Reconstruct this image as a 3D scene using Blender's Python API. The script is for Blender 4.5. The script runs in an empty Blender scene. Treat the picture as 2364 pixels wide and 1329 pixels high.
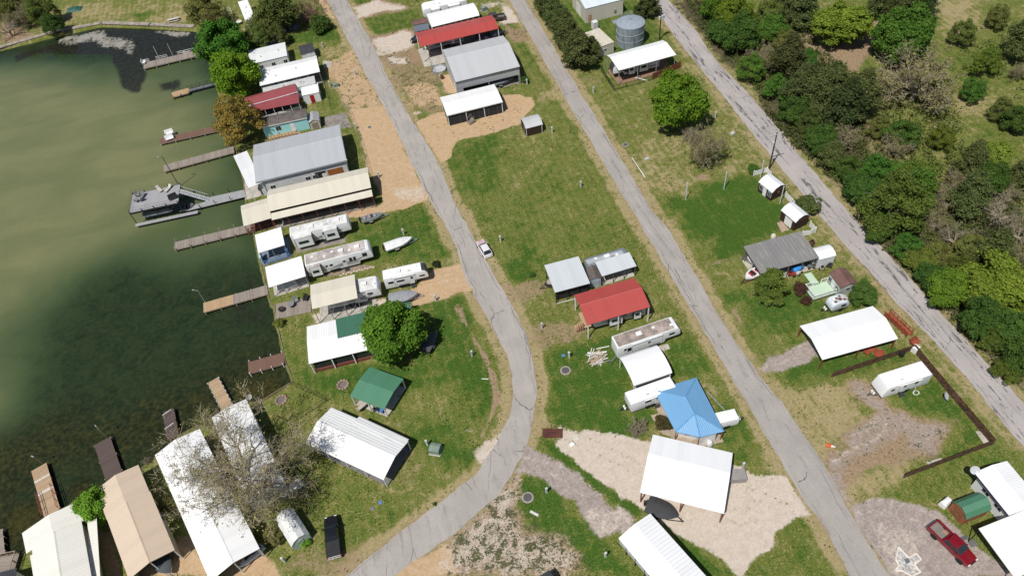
import bpy, bmesh, math, random
import numpy as np
from mathutils import Vector, Matrix
RAD = math.radians
rnd = random.Random(7)
SC = bpy.context.scene
COL = SC.collection
# ---------------------------------------------------------------- camera model of the drone
CAM_H, FPX, CX, CY = 97.0, 1680.0, 1182.0, 664.5
TH, RO, YA = RAD(49.08), RAD(8.07), RAD(9.636)
_f = Vector((math.cos(TH)*math.sin(YA), math.cos(TH)*math.cos(YA), -math.sin(TH)))
_r = Vector((math.cos(YA), -math.sin(YA), 0)); _d = _f.cross(_r)
CR = math.cos(RO)*_r + math.sin(RO)*_d
CD = -math.sin(RO)*_r + math.cos(RO)*_d
def G(p, z=0.0):
    """photo pixel -> point of the horizontal plane at height z"""
    d = CR*(p[0]-CX) + CD*(p[1]-CY) + _f*FPX
    s = (CAM_H - z)/(-d.z)
    return Vector((d.x*s, d.y*s, z))
def K(ox, oy, s):
    return lambda *c: [(ox+c[i]/s, oy+c[i+1]/s) for i in range(0, len(c), 2)]
a=K(0,0,2.953); b=K(550,0,2.953); c=K(1100,0,2.953); d=K(1650,0,2.953)
e=K(250,420,3.909); f=K(550,420,3.242); g=K(1100,420,2.953); h=K(1650,420,2.769)
i_=K(0,850,2.775); j=K(550,780,2.42); k=K(1100,850,2.774); l=K(1714,850,2.774)
m=K(1540,330,6.042); n=K(0,1100,5.804); o=K(1640,500,5.112); p=K(2020,1030,4.445)
q=K(940,0,6.04); r=K(520,0,7.88); s=K(560,150,7.383); t=K(1360,500,4.747)
w_=K(0,0,1.0)
cam = bpy.data.cameras.new('camera'); camo = bpy.data.objects.new('camera', cam); COL.objects.link(camo)
cam.sensor_width = 36; cam.lens = FPX/2364*36; cam.clip_start = 1; cam.clip_end = 9000
mm = Matrix((CR, -CD, -_f)).transposed().to_4x4(); mm.translation = (0, 0, CAM_H); camo.matrix_world = mm
SC.camera = camo
# ---------------------------------------------------------------- light
SUN_EL, SUN_AZ = RAD(60), RAD(41+180)
wd = bpy.data.worlds.new('World'); SC.world = wd; wd.use_nodes = True
nt = wd.node_tree; nt.nodes.clear()
sky = nt.nodes.new('ShaderNodeTexSky'); sky.sky_type = 'NISHITA'; sky.sun_disc = False
sky.sun_elevation = SUN_EL; sky.sun_rotation = RAD(90)-SUN_AZ; sky.air_density = 1.0; sky.dust_density = 1.0
bg = nt.nodes.new('ShaderNodeBackground'); bg.inputs[1].default_value = SKY_STRENGTH = 0.068
ow = nt.nodes.new('ShaderNodeOutputWorld'); nt.links.new(sky.outputs[0], bg.inputs[0]); nt.links.new(bg.outputs[0], ow.inputs[0])
sl = bpy.data.lights.new('sun', 'SUN'); sl.energy = 4.5; sl.angle = RAD(0.53); sl.color = (1, .965, .91)
so = bpy.data.objects.new('sun', sl); COL.objects.link(so)
so.rotation_euler = Vector((-math.cos(SUN_AZ)*math.cos(SUN_EL), -math.sin(SUN_AZ)*math.cos(SUN_EL), -math.sin(SUN_EL))).to_track_quat('-Z', 'Y').to_euler()
so.location = (0, 0, 200)
vs = SC.view_settings; vs.view_transform = 'Standard'; vs.look = 'None'; vs.gamma = 1; vs.exposure = 0.04
SC.cycles.max_bounces = 6; SC.cycles.diffuse_bounces = 3; SC.cycles.transparent_max_bounces = 6
# ---------------------------------------------------------------- materials
class NT:
    def __init__(self, name):
        self.m = bpy.data.materials.new(name); self.m.use_nodes = True
        self.t = self.m.node_tree; self.t.nodes.clear()
        self.out = self.t.nodes.new('ShaderNodeOutputMaterial'); self.b = self.t.nodes.new('ShaderNodeBsdfPrincipled')
        self.t.links.new(self.b.outputs[0], self.out.inputs[0])
    def n(self, ty, **kw):
        x = self.t.nodes.new(ty)
        for k_, v in kw.items(): setattr(x, k_, v)
        return x
    def L(self, x, y): self.t.links.new(x, y)
    def put(self, sock, v):
        if hasattr(v, 'is_linked'): self.L(v, sock)
        else: sock.default_value = v
    def coord(self, kind='Object', scale=(1,1,1)):
        tc = self.n('ShaderNodeTexCoord'); mp = self.n('ShaderNodeMapping'); mp.inputs[3].default_value = scale
        self.L(tc.outputs[kind], mp.inputs[0]); return mp.outputs[0]
    def pos(self, scale=(1,1,1)):
        tc = self.n('ShaderNodeNewGeometry'); mp = self.n('ShaderNodeMapping'); mp.inputs[3].default_value = scale
        self.L(tc.outputs['Position'], mp.inputs[0]); return mp.outputs[0]
    def noise(self, vec, scale, detail=3, rough=.55, dist=0.0):
        x = self.n('ShaderNodeTexNoise'); self.L(vec, x.inputs['Vector']); x.inputs['Scale'].default_value = scale
        x.inputs['Detail'].default_value = detail; x.inputs['Roughness'].default_value = rough; x.inputs['Distortion'].default_value = dist
        return x.outputs[0]
    def math(self, op, x, y=0.0, clamp=False):
        q_ = self.n('ShaderNodeMath', operation=op); q_.use_clamp = clamp
        self.put(q_.inputs[0], x); self.put(q_.inputs[1], y); return q_.outputs[0]
    def ramp(self, v, lo, hi, a_=0.0, b_=1.0):
        x = self.n('ShaderNodeMapRange'); x.interpolation_type = 'SMOOTHSTEP'; self.put(x.inputs[0], v)
        x.inputs[1].default_value = lo; x.inputs[2].default_value = hi; x.inputs[3].default_value = a_; x.inputs[4].default_value = b_
        return x.outputs[0]
    def mix(self, fac, x, y, mode='MIX'):
        q_ = self.n('ShaderNodeMix', data_type='RGBA', blend_type=mode)
        self.put(q_.inputs[0], fac); self.put(q_.inputs[6], c4(x)); self.put(q_.inputs[7], c4(y)); return q_.outputs[2]
    def bump(self, v, strength, dist):
        x = self.n('ShaderNodeBump'); x.inputs['Strength'].default_value = strength; x.inputs['Distance'].default_value = dist
        self.L(v, x.inputs['Height']); self.L(x.outputs[0], self.b.inputs['Normal'])
    def fin(self, col, rough=.8, metal=0.0, spec=.5):
        self.put(self.b.inputs['Base Color'], c4(col)); self.put(self.b.inputs['Roughness'], rough)
        self.b.inputs['Metallic'].default_value = metal; self.b.inputs['Specular IOR Level'].default_value = spec
        return self.m
def c4(x):
    if hasattr(x, 'is_linked'): return x
    return tuple(x)+(1,) if len(x) == 3 else x
_MC = {}
def mat(name, col, rough=.7, metal=0.0, var=.15, scale=1.5, spec=.4):
    """painted / weathered surface: slow stains and fine grain in the paint itself"""
    if name in _MC: return _MC[name]
    N = NT(name); v = N.coord('Object')
    n1 = N.noise(v, scale, 4); n2 = N.noise(v, scale*9, 2)
    fct = N.math('ADD', N.ramp(n1, .3, .7, 1-var, 1+var*.4), N.ramp(n2, .3, .7, -var*.25, var*.25))
    cc = N.mix(1.0, col, N_gray(N, fct), 'MULTIPLY')
    _MC[name] = N.fin(cc, rough, metal, spec); return _MC[name]
def N_gray(N, v):
    x = N.n('ShaderNodeCombineColor')
    for i in range(3): N.L(v, x.inputs[i])
    return x.outputs[0]
def roofmat(name, col, spacing=.3, axis='X', rough=.45, metal=0.0, dirt=.18, stain=(.35,.33,.3), bumps=.05, streak=True):
    """ribbed sheet metal: ribs run down the slope; stains drawn out along the ribs"""
    key = name+axis
    if key in _MC: return _MC[key]
    N = NT(name); ax = 0 if axis == 'X' else 1
    tc = N.n('ShaderNodeTexCoord'); sp = N.n('ShaderNodeSeparateXYZ'); N.L(tc.outputs['Object'], sp.inputs[0])
    u = N.math('FRACT', N.math('DIVIDE', sp.outputs[ax], spacing))
    rib = N.ramp(N.math('ABSOLUTE', N.math('SUBTRACT', u, .5)), .30, .46)
    panel = N.n('ShaderNodeTexWhiteNoise', noise_dimensions='1D'); N.L(N.math('FLOOR', N.math('DIVIDE', sp.outputs[ax], .92)), panel.inputs['W'])
    sc = (4.0, .35, .35) if ax == 0 else (.35, 4.0, .35)
    n1 = N.noise(N.coord('Object', sc), 1.0, 4, .6); n2 = N.noise(N.coord('Object'), .35, 3)
    x = N.math('MULTIPLY', N.ramp(n1, .45, .8), N.ramp(n2, .3, .65))
    cc = N.mix(N.math('MULTIPLY', x, dirt if streak else dirt*.5), col, stain)
    cc = N.mix(1.0, cc, N_gray(N, N.math('ADD', N.math('MULTIPLY', panel.outputs[0], .06), .95)), 'MULTIPLY')
    cc = N.mix(N.math('MULTIPLY', rib, .09), cc, tuple(x_*.45 for x_ in col))
    N.bump(rib, .45, bumps)
    _MC[key] = N.fin(cc, rough, metal, .5); return _MC[key]
def plankmat(name, c1, c2, width=.14, axis='X', rough=.85, gap=.1, gapcol=(.05,.04,.035)):
    key = name+axis
    if key in _MC: return _MC[key]
    N = NT(name); ax = 'XYZ'.index(axis)
    tc = N.n('ShaderNodeTexCoord'); sp = N.n('ShaderNodeSeparateXYZ'); N.L(tc.outputs['Object'], sp.inputs[0])
    u = N.math('DIVIDE', sp.outputs[ax], width)
    wn = N.n('ShaderNodeTexWhiteNoise', noise_dimensions='1D'); N.L(N.math('FLOOR', u), wn.inputs['W'])
    wn2 = N.n('ShaderNodeTexWhiteNoise', noise_dimensions='1D'); N.L(N.math('FLOOR', N.math('DIVIDE', u, 5)), wn2.inputs['W'])
    n1 = N.noise(N.coord('Object'), 3, 4)
    fac = N.math('ADD', N.math('ADD', N.math('MULTIPLY', wn.outputs[0], .5), N.math('MULTIPLY', wn2.outputs[0], .35)), N.ramp(n1, .3, .7, -.1, .25), True)
    cc = N.mix(fac, c1, c2)
    gp = N.ramp(N.math('ABSOLUTE', N.math('SUBTRACT', N.math('FRACT', u), .5)), .5-gap, .5-gap*.4)
    cc = N.mix(N.math('MULTIPLY', gp, .75), cc, gapcol)
    N.bump(gp, -.5, .02)
    _MC[key] = N.fin(cc, rough, 0, .2); return _MC[key]
def glassmat(name='window_glass', col=(.012,.016,.02)):
    if name in _MC: return _MC[name]
    N = NT(name); n1 = N.noise(N.coord('Object'), 2.0, 2)
    _MC[name] = N.fin(N.mix(n1, col, tuple(x*2.2 for x in col)), .06, 0, .5); return _MC[name]
def paintmat(name, col, rough=.25, flake=.3):
    if name in _MC: return _MC[name]
    N = NT(name); n1 = N.noise(N.coord('Object'), 1.2, 4)
    mm_ = N.fin(N.mix(N.ramp(n1, .35, .8, 0, flake), col, tuple(x*.8+.02 for x in col)), rough, 0, .5)
    N.b.inputs['Coat Weight'].default_value = .6; N.b.inputs['Coat Roughness'].default_value = .08
    _MC[name] = mm_; return mm_
# ---------------------------------------------------------------- mesh helpers
class MB:
    def __init__(self): self.v = []; self.f = []
    def add(self, vs, fs):
        o0 = len(self.v); self.v += [tuple(x) for x in vs]; self.f += [tuple(i+o0 for i in ff) for ff in fs]; return self
    def box(self, x0, y0, z0, x1, y1, z1):
        return self.add([(x0,y0,z0),(x1,y0,z0),(x1,y1,z0),(x0,y1,z0),(x0,y0,z1),(x1,y0,z1),(x1,y1,z1),(x0,y1,z1)],
                        [(0,3,2,1),(4,5,6,7),(0,1,5,4),(1,2,6,5),(2,3,7,6),(3,0,4,7)])
    def cbox(self, cx, cy, z0, sx, sy, sz): return self.box(cx-sx/2, cy-sy/2, z0, cx+sx/2, cy+sy/2, z0+sz)
    def poly(self, pts): return self.add(pts, [tuple(range(len(pts)))])
    def prism(self, pts, z0, z1):
        k_ = len(pts)
        ar = sum(pts[x][0]*pts[(x+1)%k_][1]-pts[(x+1)%k_][0]*pts[x][1] for x in range(k_))
        if ar < 0: pts = pts[::-1]
        return self.add([(x[0],x[1],z0) for x in pts]+[(x[0],x[1],z1) for x in pts],
            [tuple(range(k_))[::-1], tuple(range(k_, 2*k_))]+[(x,(x+1)%k_,k_+(x+1)%k_,k_+x) for x in range(k_)])
    def extr(self, prof, x0, x1):
        """closed (y,z) outline swept along x"""
        k_ = len(prof)
        ar = sum(prof[x][0]*prof[(x+1)%k_][1]-prof[(x+1)%k_][0]*prof[x][1] for x in range(k_))
        if ar < 0: prof = prof[::-1]
        return self.add([(x0,y,z) for y,z in prof]+[(x1,y,z) for y,z in prof],
            [tuple(range(k_))[::-1], tuple(range(k_, 2*k_))]+[(x,(x+1)%k_,k_+(x+1)%k_,k_+x) for x in range(k_)])
    def extry(self, prof, y0, y1):
        """closed (x,z) outline swept along y"""
        k_ = len(prof)
        ar = sum(prof[x][0]*prof[(x+1)%k_][1]-prof[(x+1)%k_][0]*prof[x][1] for x in range(k_))
        if ar > 0: prof = prof[::-1]
        return self.add([(x,y0,z) for x,z in prof]+[(x,y1,z) for x,z in prof],
            [tuple(range(k_))[::-1], tuple(range(k_, 2*k_))]+[(x,(x+1)%k_,k_+(x+1)%k_,k_+x) for x in range(k_)])
    def loft(self, rings, cap=True, close=True):
        k_ = len(rings[0]); vs = [v for rg in rings for v in rg]; fs = []
        for x in range(len(rings)-1):
            for y in range(k_ if close else k_-1):
                y2 = (y+1) % k_; fs.append((x*k_+y, x*k_+y2, (x+1)*k_+y2, (x+1)*k_+y))
        if cap: fs += [tuple(range(k_))[::-1], tuple(range((len(rings)-1)*k_, len(rings)*k_))]
        return self.add(vs, fs)
    def tube(self, pa, pb, r0, r1=None, k_=6, cap=True):
        pa, pb = Vector(pa), Vector(pb); r1 = r0 if r1 is None else r1
        ax = (pb-pa).normalized(); u = ax.orthogonal().normalized(); w = ax.cross(u)
        ring = lambda c_, rr: [c_+(u*math.cos(2*math.pi*x/k_)+w*math.sin(2*math.pi*x/k_))*rr for x in range(k_)]
        return self.loft([ring(pa, r0), ring(pb, r1)], cap)
    def path(self, pts, r_, k_=6):
        for x in range(len(pts)-1): self.tube(pts[x], pts[x+1], r_, r_, k_)
        return self
    def lathe(self, prof, c_=(0,0,0), k_=20, cap=True):
        return self.loft([[(c_[0]+rr*math.cos(2*math.pi*x/k_), c_[1]+rr*math.sin(2*math.pi*x/k_), c_[2]+zz) for x in range(k_)] for rr, zz in prof], cap)
    def ytube(self, cx, cy0, cy1, cz, rr, k_=18):
        return self.tube((cx,cy0,cz), (cx,cy1,cz), rr, rr, k_)
    def build(self, name, mt, parent=None, smooth=False, bevel=0):
        me = bpy.data.meshes.new(name); me.from_pydata(self.v, [], self.f); me.validate()
        if bevel or True:
            bm = bmesh.new(); bm.from_mesh(me)
            if bevel:
                bmesh.ops.bevel(bm, geom=[e_ for e_ in bm.edges if len(e_.link_faces) == 2 and e_.calc_face_angle(0) > .5], offset=bevel, segments=2, affect='EDGES', profile=.6)
            bmesh.ops.recalc_face_normals(bm, faces=bm.faces); bm.to_mesh(me); bm.free()
        if mt: me.materials.append(mt)
        ob = bpy.data.objects.new(name, me); COL.objects.link(ob)
        if parent: ob.parent = parent
        if smooth:
            for pl in me.polygons: pl.use_smooth = True
            if smooth != 'all': me.set_sharp_from_angle(angle=RAD(smooth if smooth is not True else 40))
        return ob
def tag(ob, label, cat, group=None, kind=None):
    ob['label'] = label; ob['category'] = cat
    if group: ob['group'] = group
    if kind: ob['kind'] = kind
    return ob
def thing(name, label, cat, loc=(0,0,0), yaw=0.0, group=None):
    ob = bpy.data.objects.new(name, None); COL.objects.link(ob); ob.empty_display_size = .3
    ob.location = loc; ob.rotation_euler = (0, 0, yaw); return tag(ob, label, cat, group)
def copy_thing(root, loc, yaw=0, scale=None, label=None, group=None):
    rt = root.copy(); COL.objects.link(rt); rt.location = loc; rt.rotation_euler = (0, 0, yaw)
    if scale is not None: rt.scale = scale if hasattr(scale, '__len__') else (scale,)*3
    if label: rt['label'] = label
    if group: rt['group'] = group
    for ch in list(root.children):
        c2 = ch.copy(); COL.objects.link(c2); c2.parent = rt
        for g2 in list(ch.children):
            d2 = g2.copy(); COL.objects.link(d2); d2.parent = c2
    return rt
def frame(cs, z):
    """four pixel corners far-left, far-right, near-right, near-left of a rectangle at height z -> ground origin at near-left, yaw, length, depth"""
    P = [G(x, z) for x in cs]
    u = ((P[1]-P[0])+(P[2]-P[3]))/2; L_ = u.length; u.normalize(); vv = Vector((-u.y, u.x, 0))
    W_ = ((P[0]-P[3]).dot(vv)+(P[1]-P[2]).dot(vv))/2
    ctr = sum(P, Vector())/4; o_ = ctr-u*L_/2-vv*W_/2
    return Vector((o_.x, o_.y, 0)), math.atan2(u.y, u.x), L_, W_
def frame3(P0, P1, W_, z):
    """near-left and near-right pixel + depth"""
    A, B = G(P0, z), G(P1, z); u = B-A
    return Vector((A.x, A.y, 0)), math.atan2(u.y, u.x), u.length, W_
def mid2(x, y): return ((x[0]+y[0])/2, (x[1]+y[1])/2)
# ================================================================ ground, roads, lake
def axis(lo, hi, step, far):
    inner = list(np.arange(lo, hi+1e-6, step)); L0 = []; x = lo; st = step
    while x > -far: st *= 1.35; x -= st; L0.append(x)
    R0 = []; x = hi; st = step
    while x < far: st *= 1.35; x += st; R0.append(x)
    return np.array(L0[::-1]+inner+R0)
def W2(pts): return np.array([[G(x)[0], G(x)[1]] for x in pts])
def sdist(X, Y, P):
    """signed distance to polygon P, positive inside"""
    dmin = np.full(X.shape, 1e18); ins = np.zeros(X.shape, bool); k_ = len(P)
    for x in range(k_):
        ax, ay = P[x]; bx, by = P[(x+1) % k_]; dx, dy = bx-ax, by-ay
        tt = np.clip(((X-ax)*dx+(Y-ay)*dy)/(dx*dx+dy*dy+1e-12), 0, 1)
        dmin = np.minimum(dmin, (X-ax-tt*dx)**2+(Y-ay-tt*dy)**2)
        if dy != 0:
            cr = ((ay > Y) != (by > Y)) & (X < (bx-ax)*(Y-ay)/dy+ax); ins ^= cr
    return np.where(ins, 1, -1)*np.sqrt(dmin)
def ldist(X, Y, P):
    dmin = np.full(X.shape, 1e18)
    for x in range(len(P)-1):
        ax, ay = P[x]; bx, by = P[x+1]; dx, dy = bx-ax, by-ay
        tt = np.clip(((X-ax)*dx+(Y-ay)*dy)/(dx*dx+dy*dy+1e-12), 0, 1)
        dmin = np.minimum(dmin, (X-ax-tt*dx)**2+(Y-ay-tt*dy)**2)
    return np.sqrt(dmin)
_rs = np.random.RandomState(3)
_tabs = [_rs.rand(256, 256) for _ in range(4)]
def vnoise(X, Y, sc, ti=0):
    x, y = X/sc+1000, Y/sc+1000; xi, yi = np.floor(x).astype(int), np.floor(y).astype(int); fx, fy = x-xi, y-yi
    fx = fx*fx*(3-2*fx); fy = fy*fy*(3-2*fy); T = _tabs[ti]
    g_ = lambda ii, jj: T[ii % 256, jj % 256]
    return (g_(xi,yi)*(1-fx)+g_(xi+1,yi)*fx)*(1-fy)+(g_(xi,yi+1)*(1-fx)+g_(xi+1,yi+1)*fx)*fy
def fbm(X, Y, sc, ti=0): return (vnoise(X,Y,sc,ti)+.5*vnoise(X,Y,sc/2.1,(ti+1)%4)+.25*vnoise(X,Y,sc/4.3,(ti+2)%4))/1.75-.5
def sstep(x, lo, hi):
    tt = np.clip((x-lo)/(hi-lo), 0, 1); return tt*tt*(3-2*tt)
SHORE = w_(0,112,120,82) + a(690,168,1000,178,1340,200) + w_(468,95,487,140,491,163,511,234,528,290,545,345,560,400,568,456,582,520,591,560,603,610,613,655,625,700,634,705,638,744,652,800,659,835,672,866,676,880,640,902,606,924,560,935,515,948,470,975,422,1000,385,1030,350,1062,325,1082,270,1105,216,1137,160,1165,108,1190,75,1240,56,1268,35,1296,0,1310)
LAKE = list(map(tuple, W2(SHORE)))
u0 = np.array(LAKE[0]); u1 = np.array(LAKE[1]); du = (u0-u1)/np.linalg.norm(u0-u1)
LAKE = LAKE + [(LAKE[-1][0]-700, LAKE[-1][1]-500), (-1400, 100), tuple(u0+du*900)]
LAKE = np.array(LAKE)
WATER_Z = -.62
def grid_mesh(name, xs, ys, Z, attrs, mt, keep=None):
    nx, ny = len(xs), len(ys); X, Y = np.meshgrid(xs, ys)
    co = np.stack([X, Y, Z], -1).reshape(-1, 3)
    ii = np.arange(nx*ny).reshape(ny, nx)
    F = np.stack([ii[:-1,:-1], ii[:-1,1:], ii[1:,1:], ii[1:,:-1]], -1).reshape(-1, 4)
    if keep is not None: F = F[keep.reshape(-1)]
    me = bpy.data.meshes.new(name); me.vertices.add(len(co)); me.vertices.foreach_set('co', co.astype(np.float32).ravel())
    me.loops.add(F.size); me.loops.foreach_set('vertex_index', F.astype(np.int32).ravel())
    me.polygons.add(len(F)); me.polygons.foreach_set('loop_start', (np.arange(len(F))*4).astype(np.int32))
    me.update(calc_edges=True)
    for nm, A in attrs.items():
        at = me.attributes.new(nm, 'FLOAT_COLOR', 'POINT'); at.data.foreach_set('color', A.reshape(-1, 4).astype(np.float32).ravel())
    me.materials.append(mt); ob = bpy.data.objects.new(name, me); COL.objects.link(ob); ob['kind'] = 'structure'
    return ob
xs = axis(-118, 170, .5, 3000); ys = axis(4, 268, .5, 3000)
X, Y = np.meshgrid(xs, ys)
sd_lake = sdist(X, Y, LAKE)
wob = fbm(X, Y, 2.2)*1.6 + fbm(X, Y, 7, 2)*1.5
Z = -np.clip((sd_lake+fbm(X,Y,3)*.5)*1.5, 0, 1.6)
Z += np.where(sd_lake < -.5, fbm(X, Y, 9)*.04, 0)
Z = np.where((np.abs(X) > 400) | (np.abs(Y) > 500), np.where(sd_lake > 0, -1.6, 0), Z)
chan = {k_: np.zeros(X.shape) for k_ in ('lush','tan','white','purple','dirt','wood','tuft')}
chan['lush'][:] = .5
def paint(ch, poly, val, fe=.8, wb=1.0, mode='max'):
    P = W2(poly); x0, y0 = P.min(0)-6; x1, y1 = P.max(0)+6
    ix = np.where((xs > x0) & (xs < x1))[0]; iy = np.where((ys > y0) & (ys < y1))[0]
    sl_ = np.s_[iy[0]:iy[-1]+1, ix[0]:ix[-1]+1]
    w = sstep(sdist(X[sl_], Y[sl_], P)+wob[sl_]*(wb+.25), -fe*1.25, fe*1.25); A = chan[ch][sl_]
    chan[ch][sl_] = A*(1-w)+val*w if mode == 'set' else np.maximum(A, val*w)
def stroke(ch, line, width, val, fe=.5, mode='max', wb=.5):
    P = W2(line); w = sstep(width-ldist(X, Y, P)+wob*wb, -fe, fe)
    chan[ch] = chan[ch]*(1-w)+val*w if mode == 'set' else np.maximum(chan[ch], val*w)
ROAD1_L = w_(740,-30,755,0,787,61,814,112,848,179,889,251,909,291,939,352,977,433,991,460,1022,509,1056,574,1074,640,1107,704,1141,762,1168,816,1180,860,1185,904,1177,958,1147,1023,1096,1096,996,1173,910,1239,806,1321,700,1395)
ROAD1_R = w_(780,-30,799,0,821,37,845,75,875,135,892,173,922,230,953,281,987,335,1019,392,1045,460,1094,548,1122,603,1154,657,1188,715,1212,765,1226,815,1236,870,1239,910,1233,958,1218,1022,1187,1088,1154,1138,1106,1183,1058,1226,984,1276,914,1325,830,1390)
ROAD2_L = w_(1155,-40,1176,0,1300,218,1425,430,1560,655,1689,870,1754,983,1808,1074,1858,1160,1909,1225,1945,1297,1963,1329,2010,1415)
ROAD2_R = w_(1189,-40,1212,0,1345,222,1466,420,1506,488,1547,534,1574,582,1608,637,1646,706,1706,800,1754,868,1804,929,1858,1009,1898,1063,1945,1149,1988,1232,2038,1304,2056,1329,2110,1415)
ROAD3_L = w_(1488,-40,1513,5,1537,58,1581,115,1655,203,1740,312,1840,433,1921,532,2011,633,2076,705,2155,788,2228,868,2291,944,2364,1034,2470,1165)
ROAD3_R = w_(1512,-40,1546,5,1601,64,1650,137,1728,217,1796,298,1867,383,1913,436,1997,532,2080,619,2174,727,2246,803,2312,874,2364,929,2480,1055)
mean_line = lambda A_, B_: [mid2(A_[min(len(A_)-1, round(x*(len(A_)-1)/20))], B_[min(len(B_)-1, round(x*(len(B_)-1)/20))]) for x in range(21)]
# grass richness
paint('lush', c(270,300,360,280,560,560,940,960,1130,1329,960,1329,760,1010,640,840,520,640,400,430), .78, 2.5, 1.5, 'set')
paint('lush', c(0,930,700,960,960,1329,0,1329), .55, 2, 1.5, 'set')
paint('lush', g(0,0,950,0,1200,420,1300,700,1000,480,650,520,300,560,140,560,0,330), .6, 2.5, 1.5, 'set')
paint('lush', g(200,560,340,430,480,520,330,640,200,700), .95, 1.5, 1.5, 'set')
paint('lush', b(1400,1110,1460,1000,1772,890,1772,1329,1470,1329), .78, 1.5, 1.5, 'set')
paint('lush', m(0,760,820,560,1100,440,1290,500,1420,840,1560,860,1600,1050,1700,1240,1100,1329,300,1329,200,1040,0,870), 1.0, 1.2, 1.2, 'set')
paint('lush', h(20,260,200,330,180,470,0,520), 1.0, 1.2, 1.2, 'set')
paint('lush', o(110,900,300,900,1100,800,1300,1050,1000,1200,1000,1329,450,1329,350,1050,200,1020), .95, 1.5, 1.5, 'set')
paint('lush', h(190,880,420,980,500,1180,620,1160,560,1010,560,900,820,800,1000,830,700,860,540,920,400,900), .8, 1.5, 1, 'set')
paint('lush', h(560,1120,650,1120,1050,1100,1280,1060,1000,1200,500,1329,420,1290), .95, 1, 1, 'set')
paint('lush', l(1000,150,1240,60,1430,260,1600,470,1430,560,1280,560,1400,380,1280,310,1100,270,960,220), .9, 1.2, 1.2, 'set')
paint('lush', l(660,840,1000,740,1650,500,1803,560,1803,800,1700,560,1350,760,1260,880,1000,830), .7, 1.2, 1, 'set')
paint('lush', f(800,380,1440,150,1530,350,1640,570,1300,600,1020,600,860,560,880,450), .82, 1.4, 1.2, 'set')
paint('lush', f(1380,930,1760,800,1783,870,1783,1329,1250,1329,1480,1150), .85, 1.2, 1.2, 'set')
paint('lush', j(250,20,400,170,640,170,1040,130,1330,60,1430,280,1390,470,1200,520,1060,600,950,560,980,300,620,330,500,340,330,250,270,140), .92, 1.5, 1.5, 'set')
paint('lush', j(960,300,1180,260,1340,330,1300,480,1060,480,940,420), .5, 2, 1.5, 'set')
paint('lush', j(980,570,1200,520,1380,640,1300,740,1180,720), .85, 1, 1, 'set')
paint('lush', k(470,20,960,30,980,280,1130,300,1000,470,540,370,480,280), .93, 1.5, 1.5, 'set')
paint('lush', k(1520,200,1700,130,1803,330,1803,660,1650,620,1560,500), .75, 1.2, 1, 'set')
paint('lush', k(400,440,520,470,640,600,850,770,1080,900,1000,930,730,760,560,620,420,500), 1.0, .6, .6, 'set')
paint('lush', k(190,820,260,680,480,760,600,900,760,1060,1000,1329,680,1329,640,1180,420,1080,300,950), .9, 1.0, 1.2, 'set')
paint('lush', k(1240,1030,1420,1150,1650,1329,1480,1329,1300,1150), 1.0, .6, .6, 'set')
paint('lush', l(430,930,470,960,560,1080,690,1329,0,1329,200,1120,200,1040), .62, 1.0, 1, 'set')
paint('lush', b(330,250,540,190,700,180,730,260,560,290,340,300), .9, 1.0, 1, 'set')
paint('lush', b(830,140,1180,60,1240,80,1170,200,900,260), .75, .8, 1, 'set')
paint('lush', b(760,0,970,0,960,20,800,60), .8, .8, 1, 'set')
paint('lush', c(560,0,1230,0,1290,170,1450,420,1200,520,900,560,600,200), .8, 1.5, 1, 'set')
paint('lush', g(670,1110,960,1040,1060,1150,1000,1329,480,1329,450,1180), .85, 1.2, 1.2, 'set')
paint('lush', g(1260,1100,1450,1040,1690,1329,1340,1329), .85, 1.2, 1.2, 'set')
paint('lush', a(350,70,560,20,1330,20,1300,170,690,140,400,200), .3, 2, 1, 'set')
paint('lush', a(920,100,1020,70,1060,90,960,150), .85, 1, 1, 'set')
paint('lush', j(480,1080,640,900,880,860,1020,930,1030,1000,660,1230,470,1220), .6, 1.2, 1, 'set')
paint('lush', d(1500,0,2109,0,2109,1329,1700,1329,1500,900,1650,600), .52, 3, 2, 'set')
paint('lush', d(1640,350,1900,300,2000,560,1750,620), .75, 3, 2, 'set')
paint('lush', d(1480,0,1800,0,1760,200,1600,260,1500,120), .12, 3, 2, 'set')
paint('lush', d(1620,640,1950,640,1900,760,1640,800), .2, 3, 2, 'set')
# gravels and bare soil
paint('tan', b(745,745,990,728,1060,860,1150,1040,1290,1340,985,1340,905,1210,830,950), 1.0, .5, .6)
paint('tan', b(560,460,640,400,800,330,880,520,990,730,745,745,640,590), .72, 1.2, 1.4)
paint('tan', b(545,340,720,280,820,400,640,410,560,470), .45, 1.2, 1.4)
paint('tan', f(1085,170,1065,0,1385,0,1425,130,1250,190,1060,240,800,270,800,230,1040,180), 1.0, .5, .6)
paint('white', f(1110,60,1380,10,1420,120,1140,150), .55, 1.2, 2)
paint('tan', r(1640,-20,1850,-20,1970,340,1800,200), .95, .5)
paint('tan', b(1195,830,1400,765,1430,850,1772,800,1772,895,1500,960,1460,1000,1450,1070,1385,1110,1290,960), 1.0, .4, .4)
paint('tan', c(0,830,170,640,300,645,390,660,400,720,350,780,290,850,120,890,0,920), 1.0, .4, .4)
paint('tan', b(1080,580,1380,560,1400,700,1180,745), .72, 1.0, 1.5)
paint('tan', b(1380,510,1490,500,1500,630,1390,640), .95, .5)
paint('tan', b(1000,480,1380,470,1390,580,1090,590), .35, 1.0, 1.5)
paint('dirt', b(785,50,960,-5,1240,50,1100,85,820,140), .8, 1, 1)
paint('white', b(785,60,960,8,1210,50,1100,70,820,125), .78, 1.1, 1.2)
paint('dirt', b(880,250,1210,180,1230,350,960,400), .8, 1, 1)
paint('white', b(915,275,1190,195,1210,330,960,375), .8, 1.2, 1.3)
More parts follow.
